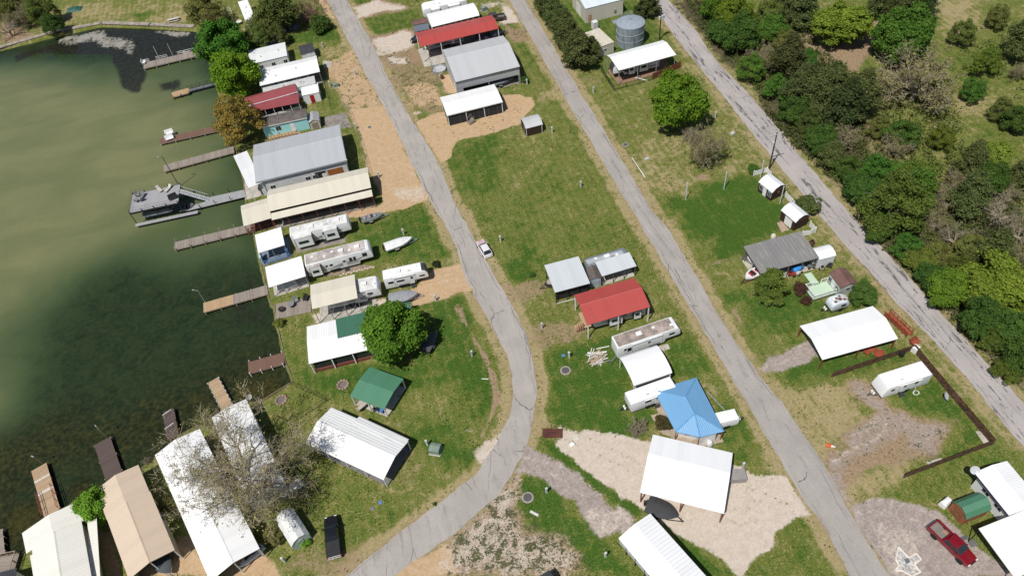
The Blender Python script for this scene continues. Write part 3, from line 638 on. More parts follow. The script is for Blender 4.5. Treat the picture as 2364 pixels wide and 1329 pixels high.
class Bld:
    def __init__(self, name, label, cat, cs, ze, prof, roof, wall=None, sides='', wi=.25, dirn='x', posts=(0,0), postmat=None, pr=.06, slab=None, th=.07, group=None, fr=None, z0=0, trim=None, ridge=False):
        o_, yaw, L_, W_ = fr or frame(cs, ze)
        self.root = thing(name, label, cat, o_, yaw, group); self.L, self.W, self.ze, self.wi, self.prof, self.dirn, self.th = L_, W_, ze, wi, prof, dirn, th
        self.yaw = yaw; self.o = o_
        self.roofmesh(L_, W_, ze, prof, dirn, roof, th)
        if ridge:
            px_ = max(prof, key=lambda z_: z_[1]); mb = MB(); zz = ze+px_[1]
            if dirn == 'x': mb.extr([(px_[0]*W_-.18, zz-.03),(px_[0]*W_, zz+.05),(px_[0]*W_+.18, zz-.03)], .02, L_-.02)
            else: mb.extry([(px_[0]*L_-.18, zz-.03),(px_[0]*L_, zz+.05),(px_[0]*L_+.18, zz-.03)], .02, W_-.02)
            mb.build('ridge_cap', roof, self.root)
        if sides: self.walls(sides, wall, z0)
        self.posts(posts, postmat or WPAINT, pr)
        if slab: MB().box(.15, .15, .012, L_-.15, W_-.15, .07).build('slab', slab, self.root)
        if trim:
            mb = MB()
            if dirn == 'x': mb.box(-.03, -.03, ze-.2, L_+.03, -.003, ze+.0)
            mb.build('fascia', trim, self.root)
    def zr(self, t_):
        pr_ = self.prof
        for x in range(len(pr_)-1):
            if pr_[x][0] <= t_ <= pr_[x+1][0]:
                k_ = (t_-pr_[x][0])/max(1e-6, pr_[x+1][0]-pr_[x][0]); return self.ze+pr_[x][1]*(1-k_)+pr_[x+1][1]*k_
        return self.ze
    def roofmesh(self, L_, W_, ze, prof, dirn, roof, th):
        sp = W_ if dirn == 'x' else L_
        top = [(x*sp, ze+dz) for x, dz in prof]; out = top+[(y, z-th) for y, z in top[::-1]]
        mb = MB(); (mb.extr(out, 0, L_) if dirn == 'x' else mb.extry(out, 0, W_))
        return mb.build('roof', roof, self.root)
    def walls(self, sides, wm, z0=0):
        L_, W_, wi = self.L, self.W, self.wi; mb = MB(); tk = .1
        def gable(n_):
            sp = W_ if self.dirn == 'x' else L_
            ys = sorted({wi/sp, 1-wi/sp} | {x for x, _ in self.prof if wi/sp < x < 1-wi/sp})
            return [(wi, z0), (sp-wi, z0)]+[(x*sp, self.zr(x)-self.th-.005) for x in ys[::-1]]
        eave = lambda t_: self.zr(t_)-self.th-.005
        if self.dirn == 'x':
            if 'f' in sides: mb.box(wi+tk, wi, z0, L_-wi-tk, wi+tk, eave(wi/W_))
            if 'b' in sides: mb.box(wi+tk, W_-wi-tk, z0, L_-wi-tk, W_-wi, eave(1-wi/W_))
            if 'l' in sides: mb.extr(gable(0), wi, wi+tk)
            if 'r' in sides: mb.extr(gable(0), L_-wi-tk, L_-wi)
        else:
            if 'l' in sides: mb.box(wi, wi+tk, z0, wi+tk, W_-wi-tk, eave(wi/L_))
            if 'r' in sides: mb.box(L_-wi-tk, wi+tk, z0, L_-wi, W_-wi-tk, eave(1-wi/L_))
            if 'f' in sides: mb.extry(gable(0), wi, wi+tk)
            if 'b' in sides: mb.extry(gable(0), W_-wi-tk, W_-wi)
        mb.build('wall', wm, self.root)
    def posts(self, nn, pm, pr):
        L_, W_ = self.L, self.W
        for cnt, yy in ((nn[0], .18), (nn[1], W_-.18)):
            for x in range(cnt):
                px_ = .18+(L_-.36)*x/max(1, cnt-1)
                if self.dirn == 'x': z = self.zr(yy/W_)
                else: z = self.zr(px_/L_)
                MB().box(px_-pr, yy-pr, 0, px_+pr, yy+pr, z-self.th-.003).build('post', pm, self.root)
    def plate(self, nm_, side, t_, z_, w, h_, mt, out=.03, off=0.0, parent=None, sub=False):
        wi = self.wi-off; L_, W_ = self.L, self.W; mb = MB()
        if side == 'f': mb.box(t_, wi-out, z_, t_+w, wi+.02, z_+h_)
        if side == 'b': mb.box(t_, W_-wi-.02, z_, t_+w, W_-wi+out, z_+h_)
        if side == 'l': mb.box(wi-out, t_, z_, wi+.02, t_+w, z_+h_)
        if side == 'r': mb.box(L_-wi-.02, t_, z_, L_-wi+out, t_+w, z_+h_)
        return mb.build(nm_, mt, parent or self.root)
    def win(self, side, t_, z_, w, h_, fm=None, gm=None):
        fo = self.plate('window', side, t_, z_, w, h_, fm or WPAINT, .03)
        hw = (w-.2)/2
        mb = MB(); wi, L_, W_ = self.wi, self.L, self.W
        for x in (0, 1):
            t0 = t_+.07+x*(hw+.06); t1 = t0+hw
            if side == 'f': mb.box(t0, wi-.045, z_+.07, t1, wi-.031, z_+h_-.07)
            if side == 'b': mb.box(t0, W_-wi+.031, z_+.07, t1, W_-wi+.045, z_+h_-.07)
            if side == 'l': mb.box(wi-.045, t0, z_+.07, wi-.031, t1, z_+h_-.07)
            if side == 'r': mb.box(L_-wi+.031, t0, z_+.07, L_-wi+.045, t1, z_+h_-.07)
        mb.build('pane', gm or GLASS, fo); return fo
    def door(self, side, t_, w=.95, h_=2.0, mt=None, z_=.05):
        dd = self.plate('door', side, t_, z_, w, h_, mt or WPAINT, .04)
        self.plate('handle', side, t_+w*.82, z_+.95, .08, .06, STEEL, .09, parent=dd); return dd
    def sub(self, nm_, cs, z, prof, roof, th=.06, dirn='x', posts=(0,0), postmat=None):
        o2, y2, L2, W2_ = frame(cs, z); rt = Matrix.Rotation(-self.yaw, 3, 'Z')@(o2-self.o)
        sp = W2_ if dirn == 'x' else L2
        top = [(x*sp, z+dz) for x, dz in prof]; out = top+[(y, z_-th) for y, z_ in top[::-1]]
        mb = MB(); (mb.extr(out, 0, L2) if dirn == 'x' else mb.extry(out, 0, W2_))
        ob = mb.build(nm_, roof, self.root); ob.location = rt; ob.rotation_euler = (0,0,y2-self.yaw)
        for cnt, yy in ((posts[0], .15), (posts[1], W2_-.15)):
            for x in range(cnt):
                px_ = .15+(L2-.3)*x/max(1, cnt-1)
                pp = rt+Matrix.Rotation(y2-self.yaw, 3, 'Z')@Vector((px_, yy, 0))
                zz = z+np.interp(yy/W2_ if dirn == 'x' else px_/L2, [q_[0] for q_ in prof], [q_[1] for q_ in prof])-th-.003
                MB().cbox(pp.x, pp.y, 0, .1, .1, zz).build('post', postmat or WPAINT, self.root)
        return ob, L2, W2_
    def box(self, nm_, x0, y0, z0, x1, y1, z1, mt, parent=None): return MB().box(x0,y0,z0,x1,y1,z1).build(nm_, mt, parent or self.root)
    def vents(self, spots, mt=None):
        for x, y in spots:
            zz = self.zr(y/self.W if self.dirn == 'x' else x/self.L)
            MB().lathe([(.07,-.05),(.07,.28),(.12,.28),(.12,.36)], (x, y, zz), 8).build('vent_pipe', mt or STEEL, self.root)
def wheel(par, x, y, r_=.38, w=.24, rim=RIM, side=1):
    wb = MB().lathe([(r_*.62,-w/2),(r_*.94,-w/2),(r_,-w/2+.04),(r_,w/2-.04),(r_*.94,w/2),(r_*.62,w/2)], (0,0,0), 18)
    ob = wb.build('wheel', RUBBER, par, True); ob.location = (x, y, r_); ob.rotation_euler = (RAD(90), 0, 0)
    rb = MB().lathe([(r_*.15,w*.42),(r_*.55,w*.36),(r_*.63,w*.48),(r_*.63,-w*.48),(r_*.5,-w*.36)], (0,0,0), 14); rb.build('rim', rim, ob)
    return ob
RVW = mat('rv_white', (.74,.745,.75), .4, 0, .08, .7)
RVROOF = mat('rv_rubber_roof', (.62,.61,.58), .75, 0, .22, .7)
RVROOF_B = mat('rv_bright_roof', (.78,.78,.77), .6, 0, .1, .7)
RVDARK = mat('rv_dark_cap', (.05,.055,.06), .4)
RVGREY = mat('rv_grey_band', (.30,.31,.33), .4)
RVTAN = mat('rv_stained_roof', (.34,.28,.245), .9, 0, .5, .6)
def rv(name, label, cs, hgt=3.2, nose='r', kind='trailer', roof=None, body=None, acs=(.5,), vents=(.25,.75), wins=(), door=None, slides=(), axles=None, stripe=None, fr=None, cat='camper', cap=None, group=None, nax=2, hitch=True, wins_b=((.2,.15),(.6,.12)), lift=.0):
    o_, yaw, L_, W_ = fr or frame(cs, hgt)
    rt = thing(name, label, cat, o_, yaw, group); zb = .62
    fx = (lambda x: x) if nose == 'r' else (lambda x: L_-x)
    body = body or RVW; rm = roof or RVROOF
    if kind == 'fifth': pf = [(0,zb),(0,hgt-.12),(.12,hgt),(L_-1.0,hgt),(L_-.45,hgt-.12),(L_-.1,hgt-.65),(L_,1.75),(L_-.1,1.45),(L_-2.5,1.4),(L_-2.75,zb)]
    elif kind == 'slant': pf = [(0,zb),(0,hgt-.12),(.12,hgt),(L_-.85,hgt),(L_-.6,hgt-.06),(L_-.12,hgt*.52),(L_-.05,zb+.3),(L_-.25,zb)]
    elif kind == 'round': pf = [(.25,zb),(0,zb+.3),(0,hgt-.8),(.15,hgt-.35),(.5,hgt-.08),(1.0,hgt),(L_-1.0,hgt),(L_-.5,hgt-.08),(L_-.15,hgt-.35),(L_,hgt-.8),(L_,zb+.3),(L_-.25,zb)]
    elif kind == 'van': pf = [(0,.5),(0,hgt-.15),(.15,hgt),(L_-.5,hgt),(L_-.1,hgt-.3),(L_,hgt-.9),(L_-.05,.5)]
    else: pf = [(0,zb),(0,hgt-.12),(.12,hgt),(L_-.15,hgt),(L_-.02,hgt-.15),(L_,zb+.5),(L_-.2,zb)]
    mb = MB().extry([(fx(x), z) for x, z in pf], 0, W_); mb.build('body', body, rt, bevel=.07 if kind != 'round' else .2, smooth=50)
    x0, x1 = (.22, L_-1.05) if kind in ('fifth','slant','round') else (.2, L_-.22)
    a_, b_ = sorted((fx(x0), fx(x1))); inset = .14 if kind != 'round' else .5
    MB().box(a_, inset, hgt+.003, b_, W_-inset, hgt+.025).build('roof', rm, rt)
    if cap:
        pc = [(L_-.98,hgt+.02),(L_-.43,hgt-.10),(L_-.08,hgt-.64),(L_+.02,1.75),(L_+.01,1.72),(L_-.12,hgt-.66),(L_-.46,hgt-.14),(L_-1.0,hgt-.02)]
        MB().extry([(fx(x), z) for x, z in pc], .12, W_-.12).build('front_cap', cap, rt)
    for q_ in acs: MB().cbox(fx(q_*L_), W_/2, hgt+.03, .95, .72, .26).build('air_conditioner', WPAINT, rt, bevel=.06)
    for x, q_ in enumerate(vents): MB().cbox(fx(q_*L_), W_*(.5+.12*(-1)**x), hgt+.03, .45, .45, .1).build('roof_vent', WPAINT, rt, bevel=.03)
    for (t_, w, *zz) in wins:
        z_ = zz[0] if zz else 1.75; h_ = zz[1] if len(zz) > 1 else .6; xa, xb = sorted((fx(t_*L_-w/2), fx(t_*L_+w/2)))
        wo = MB().box(xa-.04, -.02, z_-.04, xb+.04, .02, z_+h_+.04).build('window', RVDARK, rt); MB().box(xa, -.035, z_, xb, -.022, z_+h_).build('pane', GLASS, wo)
    for (t_, w) in wins_b:
        xa, xb = sorted((fx(t_*L_-w*L_/2), fx(t_*L_+w*L_/2))); wo = MB().box(xa, W_-.02, 1.7, xb, W_+.02, 2.3).build('window', RVDARK, rt); MB().box(xa+.05, W_+.022, 1.75, xb-.05, W_+.035, 2.25).build('pane', GLASS, wo)
    if door is not None:
        dx = fx(door*L_); dd = MB().box(dx-.36, -.035, zb+.15, dx+.36, .02, zb+2.05).build('door', mat('rv_door', (.66,.67,.68), .45), rt)
        MB().box(dx-.2, -.05, zb+1.35, dx+.2, -.037, zb+1.85).build('pane', GLASS, dd)
        MB().box(dx-.4, -.5, .0, dx+.4, -.05, .18).box(dx-.4, -.28, .18, dx+.4, -.05, .4).build('step', RVDARK, rt)
    for (t_, w, *dp) in slides:
        dep = dp[0] if dp else .75; xa, xb = sorted((fx(t_*L_-w/2), fx(t_*L_+w/2)))
        so_ = MB().box(xa, -dep, .85, xb, -.003, hgt-.35).build('slide_out', body, rt, bevel=.03)
        MB().box(xa-.03, -dep-.03, hgt-.35, xb+.03, -.003, hgt-.3).build('slide_roof', rm, so_)
        MB().box(xa+w*.18, -dep-.03, 1.7, xb-w*.25, -dep-.003, 2.35).build('pane', GLASS, so_)
        MB().box(xa-.04, -dep-.02, .8, xa+.04, -.004, hgt-.38).box(xb-.04, -dep-.02, .8, xb+.04, -.004, hgt-.38).build('seal', RVDARK, so_)
    if stripe:
        ln = L_-(2.9 if kind == 'fifth' else .6)
        xa, xb = sorted((fx(.25), fx(.25+ln)))
        MB().box(xa, -.012, 1.2, xb, .01, 1.38).box(xa, W_-.01, 1.2, xb, W_+.012, 1.38).build('stripe', stripe, rt)
        sx_ = fx(L_*.55); mb = MB()
        for k_ in range(3): mb.add([(fx(L_*(.35+.12*k_)), -.013, 1.42), (fx(L_*(.5+.12*k_)), -.013, 1.42), (fx(L_*(.62+.12*k_)), -.013, 2.2 if kind=='fifth' else 1.66), (fx(L_*(.58+.12*k_)), -.013, 2.2 if kind=='fifth' else 1.66)], [(0,1,2,3)])
        mb.build('swoosh', stripe, rt)
    ax = axles if axles is not None else .42
    for k_ in range(nax):
        for yy in (.10, W_-.10): wheel(rt, fx(ax*L_+k_*.88), yy, .40)
    xa, xb = sorted((fx(ax*L_-.5), fx(ax*L_+.88*(nax-1)+.5))); MB().extr([(-.012,.6),(-.012,.92),(.02,.92),(.02,.6)], xa, xb).build('wheel_well', BLACK, rt); MB().extr([(W_-.02,.6),(W_-.02,.92),(W_+.012,.92),(W_+.012,.6)], xa, xb).build('wheel_well', BLACK, rt)
    if door is not None and hgt > 2.6 and not slides:
        xa, xb = sorted((fx(L_*.22), fx(L_*.70))); MB().tube((xa,-.1,hgt-.28),(xb,-.1,hgt-.28),.085,None,8).tube((xa,-.08,hgt-.28),(xa,-.05,1.0),.025,None,4).tube((xb,-.08,hgt-.28),(xb,-.05,1.0),.025,None,4).build('awning', RVGREY if stripe else WPAINT, rt)
    if len(acs) and hgt > 2.6: MB().tube((fx(L_*.58),W_*.25,hgt+.03),(fx(L_*.58),W_*.25,hgt+.3),.03,None,5).box(min(fx(L_*.58),fx(L_*.64)),W_*.25-.03,hgt+.27,max(fx(L_*.58),fx(L_*.64)),W_*.25+.03,hgt+.33).build('antenna', STEEL, rt)
    MB().box(.3, .35, .42, L_-.3 if kind != 'fifth' else L_-2.9, W_-.35, .6).build('chassis', BLACK, rt) if nose == 'r' or kind != 'fifth' else MB().box(2.9, .35, .42, L_-.3, W_-.35, .6).build('chassis', BLACK, rt)
    if hitch and kind in ('trailer','slant','round'):
        hx = lambda x: fx(L_+x)
        MB().tube((hx(-.1), W_*.3, .5), (hx(1.15), W_/2, .5), .06).tube((hx(-.1), W_*.7, .5), (hx(1.15), W_/2, .5), .06).tube((hx(1.1), W_/2, 0), (hx(1.1), W_/2, .75), .05).build('hitch', BLACK, rt)
        for yy in (-.2, .2): MB().lathe([(.02,0),(.15,.04),(.15,.42),(.06,.5),(.06,.56),(.02,.56)], (hx(.45), W_/2+yy, .5), 10).build('gas_bottle', WPAINT, rt, True)
    if kind == 'fifth':
        MB().tube((fx(L_-1.3), W_/2, 0), (fx(L_-1.3), W_/2, 1.38), .08).cbox(fx(L_-1.3), W_/2, 1.0, .3, .3, .4).build('kingpin', BLACK, rt)
        for yy in (.3, W_-.3): MB().tube((fx(L_-2.55), yy, 0), (fx(L_-2.55), yy, 1.4), .05).build('landing_leg', BLACK, rt)
    return rt, L_, W_
def dock(name, label, cs, z=.12, deck=None, axisp='X', npost=5, up=0.0, pm=None, rail=None, cat='dock', edge=None, group=None, pw=.06):
    o_, yaw, L_, W_ = frame(cs, z); rt = thing(name, label, cat, (o_.x, o_.y, 0), yaw, group)
    MB().box(0, 0, z-.05, L_, W_, z).build('deck', deck or WOODD, rt)
    MB().box(.02, .01, z-.25, L_-.02, .07, z-.052).box(.02, W_-.07, z-.25, L_-.02, W_-.01, z-.052).build('beam', edge or PTLIGHT, rt)
    longx = L_ > W_
    for k_ in range(npost):
        for s_ in (0, 1):
            if longx: x, y = .25+(L_-.5)*k_/max(1, npost-1), (-.07 if s_ == 0 else W_+.07)
            else: x, y = (-.07 if s_ == 0 else L_+.07), .25+(W_-.5)*k_/max(1, npost-1)
            MB().box(x-pw, y-pw, -1.7, x+pw, y+pw, z+.05+up).build('post', pm or PTLIGHT, rt)
    return rt, L_, W_
def to_local(rt, p_, z=0.0):
    w = G(p_, z); dv = w-rt.location; dv.z = z
    return Matrix.Rotation(-rt.rotation_euler.z, 3, 'Z')@dv
def lamp(label, base, top, arm, z0, hgt, pm=BLACK, rr=.06, name='lamp_post'):
    A = G(base, z0); rt = thing(name, label, 'lamp post', A); B_ = G(top, z0+hgt)-A
    MB().tube((0,0,-1.2 if z0 < .5 else 0), (0,0,hgt), rr, rr*.7, 8).build('pole', pm, rt)
    E_ = G(arm, z0+hgt)-A; E_.z = hgt+.05; ar = MB().tube((0,0,hgt-.05), E_, rr*.6, rr*.5, 6).build('arm', pm, rt)
    dv = (E_-Vector((0,0,hgt))).normalized(); C_ = E_-dv*.15
    MB().tube(C_-dv*.22, C_+dv*.25, .11, .09, 8).build('lamp_head', STEEL, rt)
    return rt
def ground_box(name, label, cat, pc, sx, sy, sz, mt, yaw=0.0, z=0.0, group=None, bevel=.02):
    ob = MB().cbox(0, 0, 0, sx, sy, sz).build(name, mt, None, bevel=bevel); ob.location = G(pc, z); ob.rotation_euler = (0,0,yaw); return tag(ob, label, cat, group)
def fence_line(name, label, pts, hgt, style, mt, cat='fence', step=2.4, z=0):
    P_ = [G(x, z) for x in pts]; rt = thing(name, label, cat, P_[0]); O_ = P_[0]
    mb = MB(); pi_ = []
    for x in range(len(P_)-1):
        A, B_ = P_[x]-O_, P_[x+1]-O_; u = (B_-A).normalized(); nrm = Vector((-u.y, u.x, 0)); ln = (B_-A).length
        k_ = max(1, round(ln/step)); pi_ += [A+u*ln*y/k_ for y in range(k_ if x < len(P_)-2 else k_+1)]
        if style == 'board':
            w = .15; kk = int(ln/w)
            for y in range(kk):
                jz = hgt+rnd.uniform(-.03,.03); c0 = A+u*(y*w+.004); c1_ = A+u*((y+1)*w-.004)
                mb.add([tuple(c0-nrm*.012)[:2]+(0.03,), tuple(c1_-nrm*.012)[:2]+(.03,), tuple(c1_+nrm*.012)[:2]+(.03,), tuple(c0+nrm*.012)[:2]+(.03,), tuple(c0-nrm*.012)[:2]+(jz,), tuple(c1_-nrm*.012)[:2]+(jz,), tuple(c1_+nrm*.012)[:2]+(jz,), tuple(c0+nrm*.012)[:2]+(jz,)], [(0,3,2,1),(4,5,6,7),(0,1,5,4),(1,2,6,5),(2,3,7,6),(3,0,4,7)])
        elif style == 'chain':
            mb.tube(A+Vector((0,0,hgt)), B_+Vector((0,0,hgt)), .022, None, 5).tube(A+Vector((0,0,.06)), B_+Vector((0,0,.06)), .012, None, 4)
            kk = int(ln/.45)
            for y in range(kk+1):
                for sg in (1,-1):
                    s0 = A+u*min(ln, y*.45); e0 = A+u*max(0, min(ln, y*.45+sg*hgt*.8)); mb.tube(s0+Vector((0,0,.05)), e0+Vector((0,0,hgt)), .006, None, 3, False)
        elif style == 'picket':
            kk = int(ln/.12)
            for zz in (.15, hgt-.1): mb.tube(A+Vector((0,0,zz)), B_+Vector((0,0,zz)), .022, None, 4)
            for y in range(kk+1): mb.tube(A+u*ln*y/kk, A+u*ln*y/kk+Vector((0,0,hgt)), .011, None, 4)
        elif style == 'vinyl':
            c_ = [A-nrm*.03, B_-nrm*.03, B_+nrm*.03, A+nrm*.03]; mb.prism([(v_.x, v_.y) for v_ in c_], .1, hgt)
        elif style == 'rail':
            for zz in (hgt*.35, hgt*.68, hgt): mb.tube(A+Vector((0,0,zz)), B_+Vector((0,0,zz)), .035, None, 4)
    mb.build({'board':'boards','chain':'mesh_panel','picket':'pickets','vinyl':'panel','rail':'rails'}[style], mt, rt)
    for v_ in pi_:
        if style == 'vinyl':
            po = MB().cbox(v_.x, v_.y, 0, .14, .14, hgt+.12).build('post', mt, rt); MB().lathe([(.11,0),(.11,.05),(.0,.16)], (v_.x, v_.y, hgt+.122), 4).build('post_cap', mt, po)
        else: MB().tube((v_.x, v_.y, 0), (v_.x, v_.y, hgt+(.04 if style != 'board' else -.2)), .04, None, 6).build('post', mt, rt)
    return rt
# ================================================================ houses, barns, carports and sheds
# ---- the lakeside row, from the far end
B = Bld('mobile_home', 'white flat-roofed mobile home beside the two green lakeside trees', 'mobile home', r(395,930,1080,770,1136,1012,465,1172), 3.1, GABLE(.22), WHITE_DULL, WSIDE, 'fblr', wi=.1)
for x in (2.0, 5.0, 8.0): B.win('f', x, 1.2, 1.0, 1.0)
B.door('f', 6.6); B.vents([(3,2),(7.5,3)])
B = Bld('garden_shed', 'small white shed with dark shingle roof behind the long white roof', 'shed', r(1322,842,1582,780,1628,920,1380,992), 2.3, GABLE(.5), SHINGLE_D, WSIDE, 'fblr', wi=.15)
B.door('f', B.L*.4, .9, 1.9); B.win('r', B.W*.3, 1.0, .8, .7)
B.box('deck', -.2, -2.1, .25, B.L-.1, .1, .35, mat('dark_deck', (.12,.105,.10), .9))
B = Bld('mobile_home', 'long white gabled mobile home with open carport end and black poles', 'mobile home', b(120,482,530,378,560,492,165,578), 3.4, GABLE(.7,.62), WHITE, WSIDE, 'bl', wi=.5, posts=(6,0), postmat=STEEL)
B.box('wall', .6, 1.5, 0, B.L*.8, 1.6, 3.25, WSIDE)
for x in (2.5, 6, 9.5): B.box('window', x, 1.46, 1.3, x+1.3, 1.499, 2.2, GLASS)
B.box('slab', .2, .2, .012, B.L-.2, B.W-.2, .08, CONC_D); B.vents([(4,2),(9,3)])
B = Bld('mobile_home', 'grey-roofed park trailer tucked between the white roof and the red roof', 'mobile home', s(330,395,1215,187,1250,308,365,520), 3.0, GABLE(.12), mat('grey_rolled_roof', (.50,.50,.49), .8, 0, .2), WSIDE, 'fblr', wi=.06)
for x in (1.5, 4.5, 8, 11): B.win('b', x, 1.3, .9, .7); B.win('f', x, 1.3, .9, .7)
B.vents([(9,1.4),(9.7,1.2),(5,1.6)])
B = Bld('garden_shed', 'white shed with a bright red door facing the camera', 'shed', s(985,370,1275,300,1312,465,1022,522), 2.5, GABLE(.18), WHITE, WSIDE, 'fblr', wi=.08)
B.door('f', B.L*.40, .95, 2.05, mat('red_door', (.36,.012,.014), .45)); B.win('l', B.W*.35, 1.1, .7, .7)
B = Bld('cottage', 'long faded red metal roofed cottage with white gutter line', 'cottage', s(30,575,882,303,945,474,60,690), 3.1, GABLE(.55,.55), OLDRED, WSIDE, 'blr', wi=.3)
B.box('gutter', 0, -.13, 3.02, B.L, -.005, 3.14, WPAINT)
B.sub('porch_roof', s(60,702,946,484,977,662,90,800), 2.7, SHED(.25), OLDRED, posts=(7,0))
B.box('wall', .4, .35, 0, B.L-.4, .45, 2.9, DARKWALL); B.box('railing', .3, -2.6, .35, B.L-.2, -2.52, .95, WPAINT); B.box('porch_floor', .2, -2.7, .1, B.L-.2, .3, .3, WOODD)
for x in (2, 5, 8): B.box('window', x, .31, 1.0, x+1.2, .349, 2.0, GLASS)
B = Bld('cottage', 'pale teal cottage with brown shingle roof, wooden porch and white-framed window', 'cottage', s(290,900,1075,740,1108,893,330,1068), 3.1, GABLE(.6), SHINGLE, TEAL, 'fblr', wi=.18, trim=WPAINT)
B.win('f', B.L*.28, 1.25, 1.25, 1.2); B.door('f', B.L*.6, 1.0, 2.0, WPAINT, .45); B.win('r', 1.2, 1.2, .9, 1.0)
B.box('porch_deck', B.L*.08, -1.5, .25, B.L*.68, .15, .42, WOODN)
mbp = MB()
for x in range(9): mbp.box(B.L*(.08+.075*x)-.05, -1.5, .42, B.L*(.08+.075*x)+.05, -1.4, 1.3)
mbp.box(B.L*.08, -1.52, 1.2, B.L*.68, -1.42, 1.3).box(B.L*.08, -1.5, .75, B.L*.68, -1.44, .82).build('railing', WOODN, B.root)
for x in range(3): B.box('step', B.L*.68+.3*x, -1.4, .05, B.L*.68+.3*(x+1), -.4, .34-.1*x, WOODN)
B.box('back_railing', .1, B.W+.5, .9, B.L-.3, B.W+.58, 1.7, WPAINT); B.vents([(4,1.2),(7,1.4)])
B = Bld('garden_shed', 'beige resin garden shed with brown double doors beside the teal cottage', 'shed', s(1108,850,1285,795,1320,962,1128,985), 2.0, GABLE(.65), mat('grey_resin', (.34,.34,.36), .7), mat('beige_resin', (.52,.47,.41), .7), 'fblr', wi=.12, dirn='y')
B.door('f', B.L*.22, B.L*.28, 1.75, mat('brown_resin', (.27,.22,.18), .7)); B.door('f', B.L*.51, B.L*.28, 1.75, mat('brown_resin', (.27,.22,.18), .7))
B = Bld('metal_barn', 'blue-grey metal roofed boat barn with white walls and a wooden garage door', 'barn', b(92,990,682,853,748,1086,130,1240), 4.2, GABLE(.95,.56), GALV, mat('white_stucco', (.62,.63,.63), .8), 'fblr', wi=.35, ridge=True)
B.box('fascia', -.02, -.04, 3.85, B.L+.02, -.003, 4.18, GREYWALL); B.box('white_rake', B.L+.002, 0, 4.02, B.L+.12, .2, 4.2, WPAINT)
for x in (2.2, 9.5, 11.0): B.win('f', x, 1.3, 1.1, .9)
B.door('f', 13.0); B.plate('garage_door', 'f', B.L*.76, .05, B.L*.17, 2.5, mat('orange_wood', (.33,.12,.035), .6)); B.plate('garage_door', 'f', B.L*.62, .05, B.L*.12, 2.6, DARKWALL)
B.sub('porch_roof', b(0,1045,92,1020,130,1252,33,1302), 3.7, GABLE(.35,.5), WHITE_DULL, posts=(2,2))
B.box('patio', -3.6, .5, -.2, .1, B.W-.5, .08, CONC)
B = Bld('boat_house', 'long beige metal roofed lodge with lower lean-to strip and flared lake end', 'lodge', w_(614,440,848,386,857,433,625,487), 3.7, GABLE(.75,.58), BEIGE, mat('lodge_wall', (.10,.07,.06), .8), 'fblr', wi=.5, ridge=True)
B.sub('lean_to_roof', w_(625,495,857,441,862,452,629,508), 3.2, SHED(.3), BEIGE, posts=(8,0), postmat=REDBROWN)
B.sub('lake_porch_roof', w_(557,476,616,456,629,504,561,521), 3.1, GABLE(.35,.7), BEIGE, posts=(3,3), postmat=REDBROWN)
B.box('end_panel', B.L-3.6, -1.2, 0, B.L+.1, -1.1, 2.3, mat('black_board', (.025,.024,.024), .8)); B.box('red_band', B.L-3.7, -1.24, 2.3, B.L+.1, -1.08, 2.62, mat('red_trim', (.22,.015,.015), .6))
for x in (4, 8, 12): B.plate('window', 'f', x, 1.2, 1.4, 1.0, GLASS, .03)
B.box('porch_floor', -.1, -1.4, .012, B.L, .4, .14, CONC_D); B.box('lake_deck', -5.3, -.6, -.2, 0, B.W-.4, .1, mat('red_deck', (.12,.055,.045), .85))
mbp = MB()
for x in range(6): mbp.box(-5.2+x, -.62, .1, -5.12+x, -.54, 1.1)
mbp.box(-5.25, -.64, 1.02, .1, -.52, 1.12).build('railing', REDBROWN, B.root)
B = Bld('deck_canopy', 'white sheet metal canopy over a blue railed lakeside deck', 'canopy', f(130,402,325,343,345,472,145,533), 2.9, SHED(.25), WHITE, posts=(3,3), postmat=STEEL)
bl = mat('blue_paint', (.10,.22,.42), .6)
B.box('deck', 0, -.6, -.15, B.L+.4, B.W, .12, mat('blue_grey_deck', (.16,.20,.26), .8))
mbp = MB()
for x in range(24): mbp.box(.3+x*(B.L/24), -.62, .12, .34+x*(B.L/24), -.58, 1.0)
mbp.box(.2, -.64, .95, B.L+.3, -.56, 1.05).build('railing', bl, B.root)
B.box('tarp', -.25, -.4, .1, .15, 1.6, 1.9, mat('pale_blue_tarp', (.38,.48,.58), .7)); B.box('tarp', B.L-.4, -.2, .2, B.L+.1, 2.2, 1.7, mat('dark_blue_tarp', (.06,.13,.25), .7))
B = Bld('deck_canopy', 'white ribbed canopy over the patio furniture by the long half-new dock', 'canopy', f(210,640,480,556,500,706,220,792), 2.9, SHED(.2), WHITE, posts=(4,4), postmat=STEEL, slab=CONC)
B = Bld('rv_canopy', 'tall beige canopy standing over a white camper', 'canopy', f(535,772,868,690,896,868,556,948), 4.2, GABLE(.35), BEIGE, posts=(4,4), postmat=STEEL)
mbp = MB()
for x in range(4):
    x0_ = B.L*x/4; mbp.tube((x0_+.2, .18, .3), (x0_+B.L/4-.1, .18, 3.9), .03).tube((x0_+.2, .18, 3.9), (x0_+B.L/4-.1, .18, .3), .02)
mbp.build('brace', STEEL, B.root); B.box('slab', .3, -1.3, .012, B.L+2.5, B.W-.5, .05, CONC)
B = Bld('lake_house', 'white metal roofed lake house with a green roof section under the large tree', 'house', w_(705,757,850,718,866,806,716,836), 3.0, GABLE(.45,.55), WHITE, DARKWALL, 'fblr', wi=.5, posts=(4,0), pr=.08)
B.sub('green_roof', f(727,1032,1010,962,1024,1100,747,1166), 3.55, SHED(.2), GREEN)
B.box('base_band', .4, .3, 0, B.L-.4, .48, .7, mat('red_brown_brick', (.17,.055,.04), .85))
for x in (1.5, 4.5, 8.0): B.plate('screen', 'f', x, .9, 2.4, 1.6, GLASS, .03)
